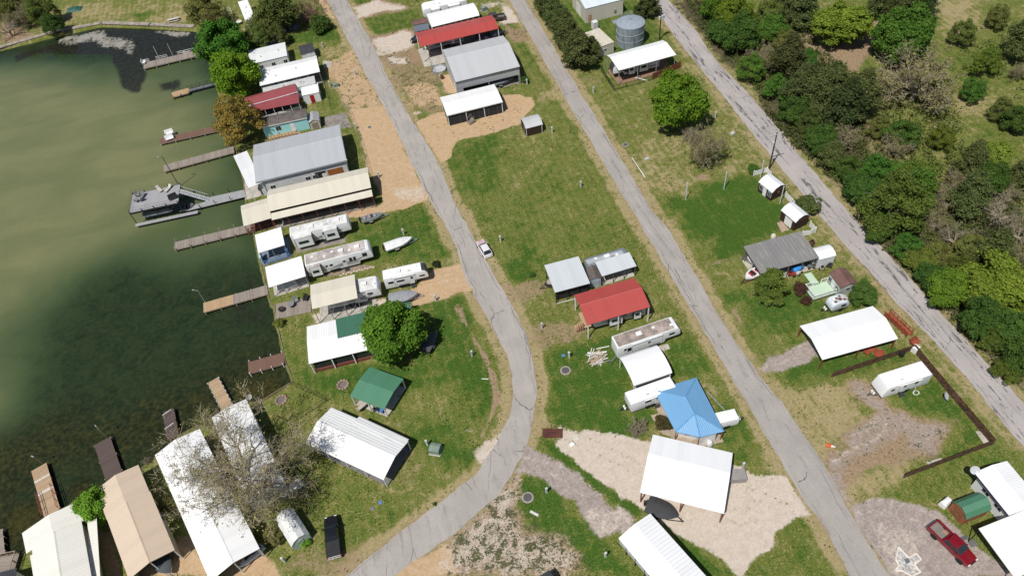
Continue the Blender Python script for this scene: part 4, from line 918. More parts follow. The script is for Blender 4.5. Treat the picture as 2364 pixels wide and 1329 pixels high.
B = Bld('garden_shed', 'small green metal roofed shed behind the big green tree', 'shed', f(1125,925,1290,893,1298,945,1130,975), 2.4, GABLE(.3), GREEN, WSIDE, 'fblr')
B.door('f', .6)
B = Bld('pavilion', 'open pavilion with green metal roof and white posts on a concrete slab', 'pavilion', j(740,160,922,228,818,397,618,325), 2.6, GABLE(.5), GREEN_L, posts=(3,3), pr=.07, slab=CONC)
B = Bld('carport', 'large grey-white striped carport below the green pavilion', 'carport', j(512,382,950,562,815,797,388,582), 2.7, [(0,-.3),(.03,0),(.5,.85),(.97,0),(1,-.3)], WHITE_Y, posts=(5,5), slab=mat('dark_grey_slab', (.16,.155,.15), .9))  # floor slab is a darker grey than the plain concrete
B.sub('roof_extension', j(672,430,950,560,912,622,634,492), 2.78, [(0,.3),(.5,.1),(1,-.25)], WHITE_Y); B.box('end_wall', .3, .3, 0, .4, B.W-.3, 2.3, WHITE_DULL)
B = Bld('garden_shed', 'white ribbed barrel roofed shed with pale green gable beside the black pickup', 'shed', j(205,1010,300,958,402,1080,298,1175), 1.7, GAMB(1.0), roofmat('shed_rib', (.66,.67,.66), .22, 'Y', dirt=.4), mat('pale_green_wall', (.42,.50,.46), .7), 'fblr', wi=.08, dirn='y')
B.door('f', B.L*.32, .85, 1.7, mat('pale_green_door', (.36,.45,.41), .7)); B.plate('window', 'f', B.L*.42, 1.95, .35, .3, WPAINT)
B = Bld('mobile_home', 'white roofed mobile home half hidden under the bare spreading tree', 'mobile home', w_(488,965,573,916,652,1118,572,1160), 3.1, GABLE(.35), WHITE_Y, WSIDE, 'fblr', wi=.15, dirn='y')
for y in (2.0, 6.0, 10.0): B.win('r', y, 1.3, 1.0, .9); B.win('l', y, 1.3, 1.0, .9)
B.door('r', 12); B.vents([(2,6)])
B = Bld('boat_house', 'very long white metal roofed house under the edge of the bare tree', 'house', i_(975,570,1255,395,1690,1140,1365,1345), 3.3, GABLE(.75), roofmat('white_metal_long', (.80,.80,.80), .3, 'Y', dirt=.06), WSIDE, 'blr', wi=.4, dirn='y', posts=(3,0), ridge=True)
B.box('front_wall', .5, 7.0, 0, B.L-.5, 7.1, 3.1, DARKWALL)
for y in (9, 13, 17): B.win('l', y, 1.3, 1.1, 1.0); B.win('r', y, 1.3, 1.1, 1.0)
B = Bld('boat_house', 'tan metal roofed boat house with a lower lakeside roof section', 'boat house', i_(668,960,955,796,1126,1150,840,1347), 3.5, GABLE(.75), TAN_Y, mat('tan_wall', (.42,.35,.27), .8), 'blr', wi=.3, dirn='y', posts=(3,0), ridge=True)
B.sub('lake_roof', i_(608,783,880,617,968,798,690,962), 3.2, GABLE(.7), TAN_Y, dirn='y', posts=(0,3), postmat=PTLIGHT)
B.box('back_wall', .4, 5.2, 0, B.L-.4, 5.3, 3.3, DARKWALL)
for y in (6.5, 8.5): B.win('r', y, 1.2, 1.0, 1.0)
B = Bld('boat_house', 'cream metal roofed boat house with stepped roof sections', 'boat house', n(345,1000,1000,606,1345,1440,620,1760), 3.9, GABLE(.8), CREAM_Y, mat('cream_wall', (.55,.52,.45), .8), 'blr', wi=.2, dirn='y', ridge=True)
B.sub('lake_roof', n(272,780,1065,308,1150,590,375,1000), 3.6, GABLE(.7), CREAM_Y, dirn='y', posts=(0,4), postmat=PTLIGHT)
B.sub('side_roof', n(1020,640,1145,590,1510,1440,1380,1500), 3.2, SHED(-.0), CREAM_Y, posts=(0,0)); B.sub('side_roof', n(330,1100,395,1050,700,1720,600,1760), 3.3, SHED(0), CREAM_Y)
for y in (3, 6): B.win('r', y, 1.2, 1.0, 1.0)
B = Bld('lake_house', 'dark roofed house cut off by the lower left corner', 'house', n(-500,1400,185,1242,240,1420,-450,1600), 2.8, SHED(.2), SHINGLE_D, WSIDE, 'fblr')
B.win('b', 2, 1, 1, 1)
# ---- the block between the two lanes
B = Bld('rv_canopy', 'bright white arched canopy in front of a white camper at the top', 'canopy', q(255,192,918,42,1000,200,345,372), 3.9, ARCH(.55), roofmat('white_metal_bright', (.82,.82,.82), .3, 'Y', dirt=.03), posts=(9,9), pr=.05)
B.box('end_panel', .1, .2, 2.6, .15, B.W-.2, 3.6, WPAINT)
B = Bld('tiny_house', 'small brown roofed cabin with grey porch next to the white arched canopy', 'cabin', q(65,292,272,240,292,318,78,350), 2.9, GABLE(.3), SHINGLE_R, mat('grey_boards', (.20,.22,.25), .8), 'fblr', wi=.1)
B.sub('porch_roof', q(92,352,292,318,305,402,100,452), 2.4, SHED(.35), mat('slate_roof', (.12,.14,.17), .8), posts=(2,0)); B.door('f', 1.2); B.win('f', 2.6, 1.1, 1.0, .9)
B = Bld('rv_canopy', 'long bright red metal canopy full of campers and trailers', 'canopy', q(110,462,1172,210,1286,400,185,653), 4.3, GABLE(.75,.45), RED, posts=(5,5), postmat=WPAINT, pr=.08)
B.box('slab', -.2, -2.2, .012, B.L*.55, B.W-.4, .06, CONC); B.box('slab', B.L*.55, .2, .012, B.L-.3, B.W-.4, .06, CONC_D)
B = Bld('metal_barn', 'big pale grey metal barn with an open dark front bay', 'barn', q(480,705,1330,495,1582,932,682,1140), 4.6, GABLE(1.25,.60), GREYROOF, GREYWALL, 'blr', wi=.15, ridge=True)
B.box('front_wall', .15, .15, 2.5, B.L-.15, .25, 4.5, GREYWALL); B.box('front_wall', .15, .15, 0, B.L*.10, .25, 2.5, GREYWALL)
B.box('eave_trim', 0, -.05, 4.28, B.L, -.002, 4.6, mat('charcoal_trim', (.10,.105,.11), .6))
for x in (.5, .97): B.box('post', B.L*x-.1, .1, 0, B.L*x+.1, .3, 2.5, STEEL)
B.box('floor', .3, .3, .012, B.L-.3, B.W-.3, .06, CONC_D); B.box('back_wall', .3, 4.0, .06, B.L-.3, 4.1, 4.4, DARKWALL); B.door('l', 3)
B = Bld('carport', 'white carport with black tarpaulin walls on the bare tan gravel', 'carport', w_(1016,223,1144,195.5,1157,234,1031,269), 3.0, GABLE(.5,.55), WHITE, posts=(4,4), postmat=WPAINT, trim=WPAINT)
B.box('tarp_wall', .3, .25, 0, B.L-.25, .3, 2.5, DARKWALL); B.box('tarp_wall', .25, .35, 0, .3, B.W-.3, 2.6, mat('grey_tarp', (.08,.08,.085), .8)); B.box('tarp_wall', B.L-.3, .35, 0, B.L-.25, B.W-.3, 2.7, DARKWALL)
mbp = MB()
for x in range(5): mbp.box(B.L*(.22+.17*x), .22, 0, B.L*(.22+.17*x)+.06, .249, 2.55)
mbp.build('tarp_pole', mat('dark_grey_pole', (.1,.1,.1), .6), B.root)
B = Bld('garden_shed', 'dark brown shed with a grey ribbed roof standing alone on the grass', 'shed', c(300,806,424,775,443,850,332,880), 2.15, GAMB(.6), GREYROOF, BROWNWALL, 'fblr', wi=.1)
B.door('l', B.W*.25, 1.2, 1.7, mat('grey_brown_door', (.12,.10,.09), .8)); B.plate('corner_trim', 'f', .1, 0, .1, 2.1, WPAINT); B.plate('corner_trim', 'f', B.L-.3, 0, .1, 2.1, WPAINT)
B = Bld('carport', 'grey metal carport sheltering a boat with beige seats', 'carport', g(460,577,697,515,773,690,537,752), 3.1, SHED(.35), PALEGREY, posts=(4,4), postmat=BLACK, pr=.06)
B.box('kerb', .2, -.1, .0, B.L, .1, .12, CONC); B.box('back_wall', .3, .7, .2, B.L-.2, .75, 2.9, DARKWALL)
B = Bld('garden_shed', 'little blue-grey shed with brown shingle roof between the carport and the silver trailer', 'shed', g(745,581,820,573,858,650,772,672), 2.3, GABLE(.55), SHINGLE, mat('blue_grey_boards', (.30,.34,.40), .8), 'fblr', wi=.1, dirn='y')
B.door('f', B.L*.35, 1.0, 1.8, mat('blue_grey_door', (.34,.38,.43), .8))
B = Bld('deck_canopy', 'grey metal awning roof attached in front of the silver trailer', 'canopy', g(806,556,1045,486,1088,573,858,642), 2.7, SHED(.35), PALEGREY, posts=(4,0), postmat=mat('brown_post', (.12,.08,.055), .8), slab=CONC)
B = Bld('rv_canopy', 'red metal roofed canopy with wooden steps over a white camper', 'canopy', g(660,772,1075,652,1187,851,757,972), 3.9, GABLE(.85,.55), RED, posts=(3,3), postmat=WPAINT, pr=.08, ridge=True)
for x in range(4): B.box('step', -1.2+.32*x, B.W*.30, .05, -.9+.32*x, B.W*.30+1.3, .25+.22*x, WOODN)
mbp = MB().box(-1.2, B.W*.30-.08, .25, .1, B.W*.30-.02, .35)
for x in range(4): mbp.box(-1.2+.4*x, B.W*.30-.08, .1, -1.13+.4*x, B.W*.30-.02, 1.2+.2*x)
mbp.tube((-1.2, B.W*.3-.05, 1.2), (.1, B.W*.3-.05, 1.9), .05).build('railing', REDBROWN, B.root); B.box('landing', .1, B.W*.25, .9, B.L*.55, B.W*.75, 1.0, WOODN)
B = Bld('carport', 'white arched carport with dark sides beside the brown roofed camper', 'carport', w_(1430,821,1516,795,1551,857,1461,890), 3.0, ARCH(.5), roofmat('white_metal_rib', (.80,.80,.80), .35, 'Y', dirt=.1, bumps=.08), posts=(5,5), pr=.05)
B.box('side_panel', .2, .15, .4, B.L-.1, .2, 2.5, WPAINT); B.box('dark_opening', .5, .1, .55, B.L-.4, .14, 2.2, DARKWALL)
# blue hipped roof
PZ, RZ = 2.8, 3.9
ctr_ = G(k(1360,240)[0], 0); rtb = thing('cottage', 'bright blue hip roofed cottage with a patio beside the white trailer', 'cottage', ctr_)
ev = [G(x, PZ)-ctr_ for x in k(1137,140,1408,58,1587,402,1432,440,1275,405)]; rg = [G(x, RZ)-ctr_ for x in k(1338,182,1398,288)]
for v_ in ev: v_.z = PZ
for v_ in rg: v_.z = RZ
V_ = ev+rg; low = [Vector((v_.x, v_.y, v_.z-.1)) for v_ in V_]
mbp = MB().add([tuple(v_) for v_ in V_]+[tuple(v_) for v_ in low], [(0,5,1),(1,5,6,2),(2,6,3),(3,6,4),(4,6,5,0),(7,8,12),(8,9,13,12),(9,10,13),(10,11,13),(11,7,12,13)]+[(x,(x+1)%5,7+(x+1)%5,7+x) for x in range(5)])
N_ob = mbp.build('roof', BLUE, rtb)
mbp = MB()
for x, y in ((0,5),(1,5),(2,6),(3,6),(4,6),(5,6)): mbp.tube(V_[x]+Vector((0,0,.02)), V_[y]+Vector((0,0,.04)), .10, None, 5)
mbp.build('ridge_cap', mat('blue_cap', (.13,.31,.53), .5), rtb)
cc_ = sum(ev, Vector())/5; ins = [cc_+(v_-cc_)*.72 for v_ in ev]
MB().prism([(ins[x].x, ins[x].y) for x in range(5)], 0, PZ+.2).build('wall', WSIDE, rtb)
for v_ in [cc_+(v_-cc_)*.95 for v_ in ev]: MB().cbox(v_.x, v_.y, 0, .12, .12, PZ-.05).build('post', mat('orange_wood_post', (.33,.17,.07), .8), rtb)
v0, v1 = cc_+(ev[3]-cc_)*.96, cc_+(ev[2]-cc_)*.94; u = (v1-v0).normalized()
MB().add([tuple(v0+u*.1)[:2]+(0,), tuple(v1-u*.8)[:2]+(0,), tuple(v1-u*.8)[:2]+(2.6,), tuple(v0+u*.1)[:2]+(2.6,)], [(0,1,2,3)]).build('front_wall', WPAINT, rtb)
MB().prism([((cc_+(v_-cc_)*1.05).x, (cc_+(v_-cc_)*1.05).y) for v_ in ev], .012, .08).build('patio', mat('tan_patio', (.36,.29,.22), .9), rtb)
B = Bld('metal_barn', 'huge plain white metal roof on posts over the white gravel yard', 'carport', k(1130,421,1640,541,1586,928,1047,794), 3.2, GABLE(1.0,.60), roofmat('white_metal_plain', (.81,.81,.81), .3, dirt=.04, bumps=.02), posts=(3,3), postmat=REDBROWN, pr=.09)
B.box('back_wall', .2, B.W-.5, 0, B.L-.2, B.W-.4, 3.1, WHITE_DULL); B.box('side_wall', B.L-.4, B.W*.4, 0, B.L-.3, B.W-.5, 3.2, WHITE_DULL)
B = Bld('carport', 'long white striped carport with dark posts reaching the bottom edge', 'carport', k(903,1102,1095,930,1575,1420,1350,1585), 3.2, GABLE(.6), roofmat('white_metal_stripe', (.80,.80,.80), .5, 'Y', dirt=.08, bumps=.08), dirn='y')
for y in range(7):
    for x in (.15, B.L-.15): B.box('post', x-.05, .3+y*B.W/7, 0, x+.05, .4+y*B.W/7, 3.15, BLACK)
B.box('side_panel', .12, B.W*.55, 1.6, .16, B.W-.1, 3.1, mat('pale_panel', (.5,.52,.53), .6))
B = Bld('garden_shed', 'black roofed shed peeking in at the bottom edge', 'shed', k(395,1330,466,1288,505,1350,430,1400), 2.2, GABLE(.3), SHINGLE_D, WSIDE, 'fblr')
B.door('f', .4)
# ---- right of the second lane
B = Bld('metal_building', 'beige steel building with pale roof and a tan side door at the top', 'building', None, 4.0, GABLE(.9), roofmat('pale_blue_metal', (.62,.68,.70), .3), BEIGEWALL, 'fblr', wi=.08, fr=frame3(c(742,62)[0], c(1003,-4)[0], 9.5, 4.0))
B.door('f', .75, .95, 2.1, mat('tan_door', (.42,.26,.16), .6)); B.plate('garage_door', 'l', 3.5, .05, 3.0, 2.8, WPAINT); B.plate('meter_box', 'f', B.L*.75, 1.2, .5, .7, STEEL, .2)
B = Bld('pump_house', 'flat beige roofed pump house next to the round steel tank', 'pump house', c(745,226,846,190,928,292,828,326), 2.7, SHED(.12), mat('beige_roof', (.55,.50,.41), .8), BEIGEWALL, 'fblr', wi=.06)
B.door('l', 1.0); B.win('f', 1.2, 1.2, .8, .6)
tb = G(c(1048,250)[0], 0)
tk = thing('water_tank', 'round galvanised steel water tank with shallow cone roof', 'water tank', G(c(1046,289)[0], 0)); TR, THH = 3.3, 5.2
tm = NT('tank_steel'); tcn = tm.n('ShaderNodeTexCoord'); spx = tm.n('ShaderNodeSeparateXYZ'); tm.L(tcn.outputs['Object'], spx.inputs[0])
band = tm.ramp(tm.math('ABSOLUTE', tm.math('SUBTRACT', tm.math('FRACT', tm.math('DIVIDE', spx.outputs[2], 1.7)), .5)), .47, .49)
nz = tm.noise(tm.coord('Object', (1.5,1.5,.25)), 1.0, 4)
TANK = tm.fin(tm.mix(tm.math('MULTIPLY', band, .6), tm.mix(tm.ramp(nz, .3, .7), (.20,.235,.28), (.32,.36,.40)), (.42,.45,.48)), .5, .25)
MB().lathe([(TR,0),(TR,THH)], (0,0,0), 48).build('tank_wall', TANK, tk, True); MB().lathe([(TR+.08,THH),(TR+.08,THH+.06),(.35,THH+.75)], (0,0,0), 48).build('cone_roof', mat('tank_roof', (.33,.37,.42), .5, .2), tk, 20)
MB().lathe([(.35,THH+.7),(.35,THH+.95),(.1,THH+1.0)], (0,0,0), 14).build('vent', STEEL, tk)
mbp = MB()
for x in range(9): an = RAD(60+x*9); mbp.tube((math.cos(an)*(TR-.2), math.sin(an)*(TR-.2), THH+.05), (math.cos(an)*(TR-.2), math.sin(an)*(TR-.2), THH+1.1), .025)
for zz in (.6, 1.1): mbp.path([(math.cos(RAD(60+x*6))*(TR-.2), math.sin(RAD(60+x*6))*(TR-.2), THH+zz) for x in range(13)], .025)
mbp.build('guard_rail', STEEL, tk)
mbp = MB().box(-TR-.2, TR*.55, THH-.6, -TR+1.3, TR*.55+1.6, THH-.5)
for x in range(18): mbp.box(-.75, TR+.05, .3*x, -.35, TR+.1, .3*x+.05)
mbp.build('ladder', STEEL, tk)
MB().tube((-.35, -TR-.06, 0), (-.35, -TR-.06, 3.4), .06).build('outlet_pipe', mat('dark_pipe', (.10,.12,.15), .5), tk)
for zz in (1.7, 3.4): MB().lathe([(TR+.02,zz-.04),(TR+.06,zz-.04),(TR+.06,zz+.04),(TR+.02,zz+.04)], (0,0,0), 48).build('hoop', mat('pale_hoop', (.40,.44,.48), .5), tk)
B = Bld('rv_canopy', 'white canopy over a black and white camper inside the metal fence', 'canopy', c(897,378,1272,272,1362,378,960,482), 3.9, GABLE(.5,.72), WHITE, posts=(4,4), postmat=mat('grey_post', (.3,.31,.32), .5), slab=mat('red_gravel', (.25,.15,.10), .95))
B = Bld('garden_shed', 'dark brown shed with white trimmed windows and door, white metal gambrel roof', 'shed', m(1297,535,1495,432,1645,613,1447,705), 2.2, GAMB(.95), roofmat('shed_white', (.72,.75,.76), .3, 'Y', dirt=.05), BROWNWALL, 'fblr', wi=.1, dirn='y')
B.win('l', B.W*.06, .75, .85, 1.15); B.win('l', B.W*.66, .75, .85, 1.15); B.door('l', B.W*.40, .85, 1.9); B.plate('plaque', 'f', B.L*.45, 1.3, .4, .3, mat('orange_plaque', (.38,.16,.05), .6)); B.plate('trim_band', 'f', .15, 2.1, B.L-.3, .07, REDBROWN)
B = Bld('garden_shed', 'dark brown shed with one wide white door and gambrel roof, nearest the fence end', 'shed', m(1615,930,1805,828,1980,1030,1768,1120), 2.2, GAMB(.95), roofmat('shed_white', (.72,.75,.76), .3, 'Y', dirt=.05), BROWNWALL, 'fblr', wi=.1, dirn='y')
B.door('l', B.W*.22, 1.75, 1.75, WPAINT); B.plate('trim_band', 'f', .15, 2.1, B.L-.3, .07, REDBROWN)
B = Bld('carport', 'wide weathered grey tin roof with a boat trailer sticking out of its end', 'carport', o(378,380,1056,187,1287,487,600,668), 3.0, SHED(.45), WEATHER, posts=(5,4), postmat=mat('old_post', (.16,.13,.11), .9), slab=CONC)
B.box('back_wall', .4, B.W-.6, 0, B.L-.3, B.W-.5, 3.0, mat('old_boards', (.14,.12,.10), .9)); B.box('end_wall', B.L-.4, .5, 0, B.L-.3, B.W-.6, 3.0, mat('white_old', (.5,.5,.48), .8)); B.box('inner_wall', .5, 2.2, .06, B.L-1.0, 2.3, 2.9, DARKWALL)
B = Bld('garden_shed', 'white ribbed metal shed joined to the weathered grey roof', 'shed', o(1200,376,1385,325,1490,460,1262,512), 2.3, GAMB(.55), roofmat('shed_white_x', (.76,.77,.77), .3, 'X', dirt=.1), roofmat('shed_wall_white', (.68,.70,.71), .25), 'fblr', wi=.08)
B.door('r', 1.0, 1.2, 1.8)
B = Bld('playhouse', 'small grey-green playhouse with brown shingle roof beside the mint deck', 'playhouse', o(1393,662,1592,602,1752,787,1542,838), 2.5, GABLE(.55), SHINGLE_R, mat('grey_green_wall', (.40,.44,.41), .75), 'fblr', wi=.15, dirn='y')
B.win('l', B.W*.12, .9, .8, 1.1); B.door('l', B.W*.42, .9, 1.95); B.win('l', B.W*.70, .9, .8, 1.1); B.win('f', B.L*.4, 1.2, .8, .7)
B = Bld('carport', 'big clean white carport on red-brown posts by the wooden fence', 'carport', h(543,915,1006,797,1177,995,688,1140), 2.75, GABLE(.75,.52), roofmat('white_metal_clean', (.81,.81,.81), .3, dirt=.04, bumps=.03), posts=(3,3), postmat=REDBROWN, pr=.08)
B.box('gable_band', .3, .3, 2.35, .36, B.W-.3, 2.66, mat('dark_gable', (.04,.035,.035), .8))
B = Bld('house', 'white metal roofed house at the right edge over the red pickup', 'house', p(1015,276,1325,150,1760,585,1388,706), 3.4, GABLE(.55), roofmat('white_metal_house', (.80,.80,.80), .3, 'Y', dirt=.05), WSIDE, 'fblr', wi=.5, dirn='y')
for y in (1.2, 3.4): B.win('l', y, 1.5, 1.2, .7)
B.sub('porch_roof', p(1043,862,1700,590,2150,1060,1440,1345), 3.5, SHED(.5), WHITE, posts=(3,3), postmat=BLACK)
B.box('eave_trim', -.04, 0, 3.1, -.004, B.W, 3.38, mat('navy_trim', (.03,.04,.07), .5))
B = Bld('garden_shed', 'wooden shed with green gambrel metal roof and carved double doors', 'shed', p(792,566,1068,458,1176,655,933,752), 2.0, GAMB(.95), GREEN_L, REDWOOD, 'fblr', wi=.1)
for x in (0, 1): B.door('l', B.W*(.22+.3*x), B.W*.27, 1.75, mat('brown_door', (.22,.09,.04), .7))
B.plate('trim', 'l', .12, 1.98, B.W-.24, .08, mat('dark_trim', (.05,.03,.02), .8))
# ================================================================ vehicles, boats, docks
# ---- campers
RVS = []
def RVX(*a_, **k_):
    x = rv(*a_, **k_); RVS.append((a_[1][:40], round(x[1],1), round(x[2],1))); return x
RVX('fifth_wheel_camper', 'white camper with dark slide-outs parked next to the beige lodge', f(378,345,818,230,832,300,388,398), 3.6, 'r', 'fifth', acs=(.36,.80), vents=(.15,.55,.66), slides=((.20,3.3,.9),(.66,2.6,.7)), door=.53, wins=((.60,.5,1.8,.6),), axles=.40, stripe=RVGREY, cap=WPAINT)
RVX('fifth_wheel_camper', 'white camper with a stained roof and dark windows in the middle of the lake row', f(485,553,955,422,1018,500,505,618), 3.6, 'r', 'fifth', roof=mat('stained_rv_roof', (.46,.41,.38), .8, 0, .4, .5), acs=(.55,.80), vents=(.12,.3,.42,.68), slides=((.13,2.0,.6),), door=.56, wins=((.29,.35,1.9,.4),(.36,.5,1.9,.4),(.66,.5,1.8,.9),(.72,.4,1.8,.9),(.88,.8,2.2,.8)), axles=.36, stripe=RVGREY)
RVX('fifth_wheel_camper', 'white camper nose poking out from under the tall beige canopy', f(640,778,1035,697,1068,785,662,868), 3.5, 'r', 'fifth', acs=(.72,), vents=(.6,.9), door=.55, wins=((.3,1.2),(.8,.9,2.2,.4)), stripe=RVGREY, axles=.4)
RVX('camper_trailer', 'white camper with two rear wheels parked on the tan gravel by the lane', f(1072,664,1390,592,1425,655,1088,727), 3.3, 'r', 'fifth', roof=RVROOF_B, acs=(.35,), vents=(.15,.55,.75), door=.62, wins=((.14,.9,1.8,.45),(.36,1.3,1.8,.35),(.62,.3,1.9,.5),(.86,.9,2.0,.3)), axles=.36, cap=RVDARK)
RVX('fifth_wheel_camper', 'white camper with framed slide-outs behind the white arched canopy', q(195,48,800,-88,815,5,203,138), 3.7, 'l', 'fifth', roof=RVROOF_B, acs=(.75,), vents=(.3,.6), slides=((.30,3.0,.8),(.72,2.2,.8)), door=.52, wins=((.2,.8,2,.6),), axles=.42)
RVX('camper_trailer', 'grey camper parked in the dark left half of the long red canopy', None, 3.0, 'l', 'trailer', fr=frame3(q(300,730)[0], q(800,612)[0], 2.5, 0), door=.3, wins=((.5,1.0),(.75,1.2)), body=mat('rv_warm_grey', (.42,.42,.43), .45), stripe=RVDARK)
RVX('camper_trailer', 'dark travel trailer parked in the right half of the long red canopy', None, 2.9, 'r', 'trailer', fr=frame3(q(900,615)[0], q(1230,545)[0], 2.4, 0), wins=((.3,.9),(.7,.9)), body=mat('rv_dark_grey', (.10,.10,.11), .45))
RVX('fifth_wheel_camper', 'black and white camper parked under the white canopy by the water tank', None, 3.45, 'l', 'fifth', fr=frame3(c(930,545)[0], c(1245,470)[0], 2.5, 0), acs=(), vents=(), slides=((.36,2.2,.7),(.62,1.6,.7)), wins=((.84,.6),), door=.5, stripe=BLACK, cap=RVDARK)
RVX('silver_trailer', 'silver riveted rounded trailer behind the grey awning roof', g(733,522,1022,440,1050,492,752,578), 2.8, 'r', 'round', roof=mat('silver_roof', (.55,.58,.60), .4, .4, .1), body=mat('riveted_aluminium', (.55,.58,.60), .32, .75, .1, .6), acs=(.5,), vents=(.25,.72), wins=((.3,.9),(.7,.9)), door=.5)
RVX('camper_trailer', 'white camper with black swooshes parked below the red canopy with steps', None, 3.0, 'l', 'trailer', fr=frame3(g(800,1008)[0], g(1150,918)[0], 2.5, 0), slides=((.60,2.3,.7),(.18,1.3,.6)), wins=((.4,.6),), stripe=RVGREY, acs=(), vents=(), axles=.45)
RVX('fifth_wheel_camper', 'old white camper with peeling brown roof beside the lumber pile', g(915,1052,1345,910,1397,985,968,1132), 3.3, 'r', 'fifth', roof=RVTAN, acs=(.38,), vents=(.62,.88), door=.12, wins=((.19,.65,1.5,.8),(.50,.4,1.9,.3),(.86,.9,2.1,.4)), axles=.55)
RVX('camper_trailer', 'white camper parked between the arched white carport and the blue roof', k(938,152,1236,55,1290,118,1000,232), 3.0, 'l', 'trailer', roof=RVROOF_B, acs=(.45,), vents=(.12,.3,.8), wins=((.22,.6,1.8,.35),(.62,.9,1.9,.5)), door=.42, axles=.5)
RVX('camper_trailer', 'lone white travel trailer on the grass inside the brown board fence', h(1025,1237,1322,1140,1400,1228,1090,1325), 3.1, 'l', 'slant', roof=mat('rv_white_roof', (.80,.80,.79), .6, 0, .06), acs=(.55,), vents=(.3,.75), wins=((.3,.5,1.9,.4),(.8,.5,1.9,.4)), door=.55, axles=.45)
x, L_, W_ = RVX('vintage_trailer', 'small pale vintage trailer with rust patches on its roof next to the mint deck', o(1368,950,1600,885,1645,992,1452,1052), 2.3, 'l', 'round', roof=mat('patchy_roof', (.42,.42,.43), .7, 0, .2), body=mat('pale_blue_paint', (.56,.61,.64), .5), acs=(), vents=(.75,), wins=((.35,.8,1.3,.5),), nax=1)
rust = mat('rust', (.14,.04,.025), .9)
for px_, py_, s_ in ((.25,.3,.35),(.4,.6,.3),(.55,.45,.45),(.62,.75,.3),(.75,.3,.35)):
    MB().prism([(L_*px_+s_*math.cos(z_*1.05)*(.7+.5*((z_*7)%3)/3), W_*py_+s_*.7*math.sin(z_*1.05)) for z_ in range(6)], 2.327, 2.333).build('rust_patch', rust, x)
x, L_, W_ = RVX('cargo_trailer', 'plain white enclosed cargo trailer beside the blue roof', k(1525,285,1655,255,1690,320,1552,352), 2.3, 'r', 'trailer', acs=(), vents=(.5,), roof=RVROOF_B, nax=1, axles=.45, cat='trailer', wins_b=())
x, L_, W_ = RVX('motorhome', 'long white motorhome nosing down between the trees by the far shore', r(405,-10,545,335,385,435,222,30), 3.1, 'r', 'van', acs=(.35,), vents=(.6,), roof=RVROOF_B, wins=((.3,.9),(.6,.9)), nax=1, axles=.25, cat='motorhome')
MB().extry([(L_-.01,.45),(L_-.01,2.2),(L_+.5,2.1),(L_+1.0,1.35),(L_+1.9,1.15),(L_+1.95,.5)], .15, W_-.15).build('cab', RVW, x, bevel=.08, smooth=True)
MB().add([(L_+.53,.3,2.08),(L_+.53,W_-.3,2.08),(L_+1.03,W_-.3,1.38),(L_+1.03,.3,1.38)], [(0,1,2,3)]).build('windscreen', GLASS, x)
for yy in (.25, W_-.25): wheel(x, L_+1.2, yy)
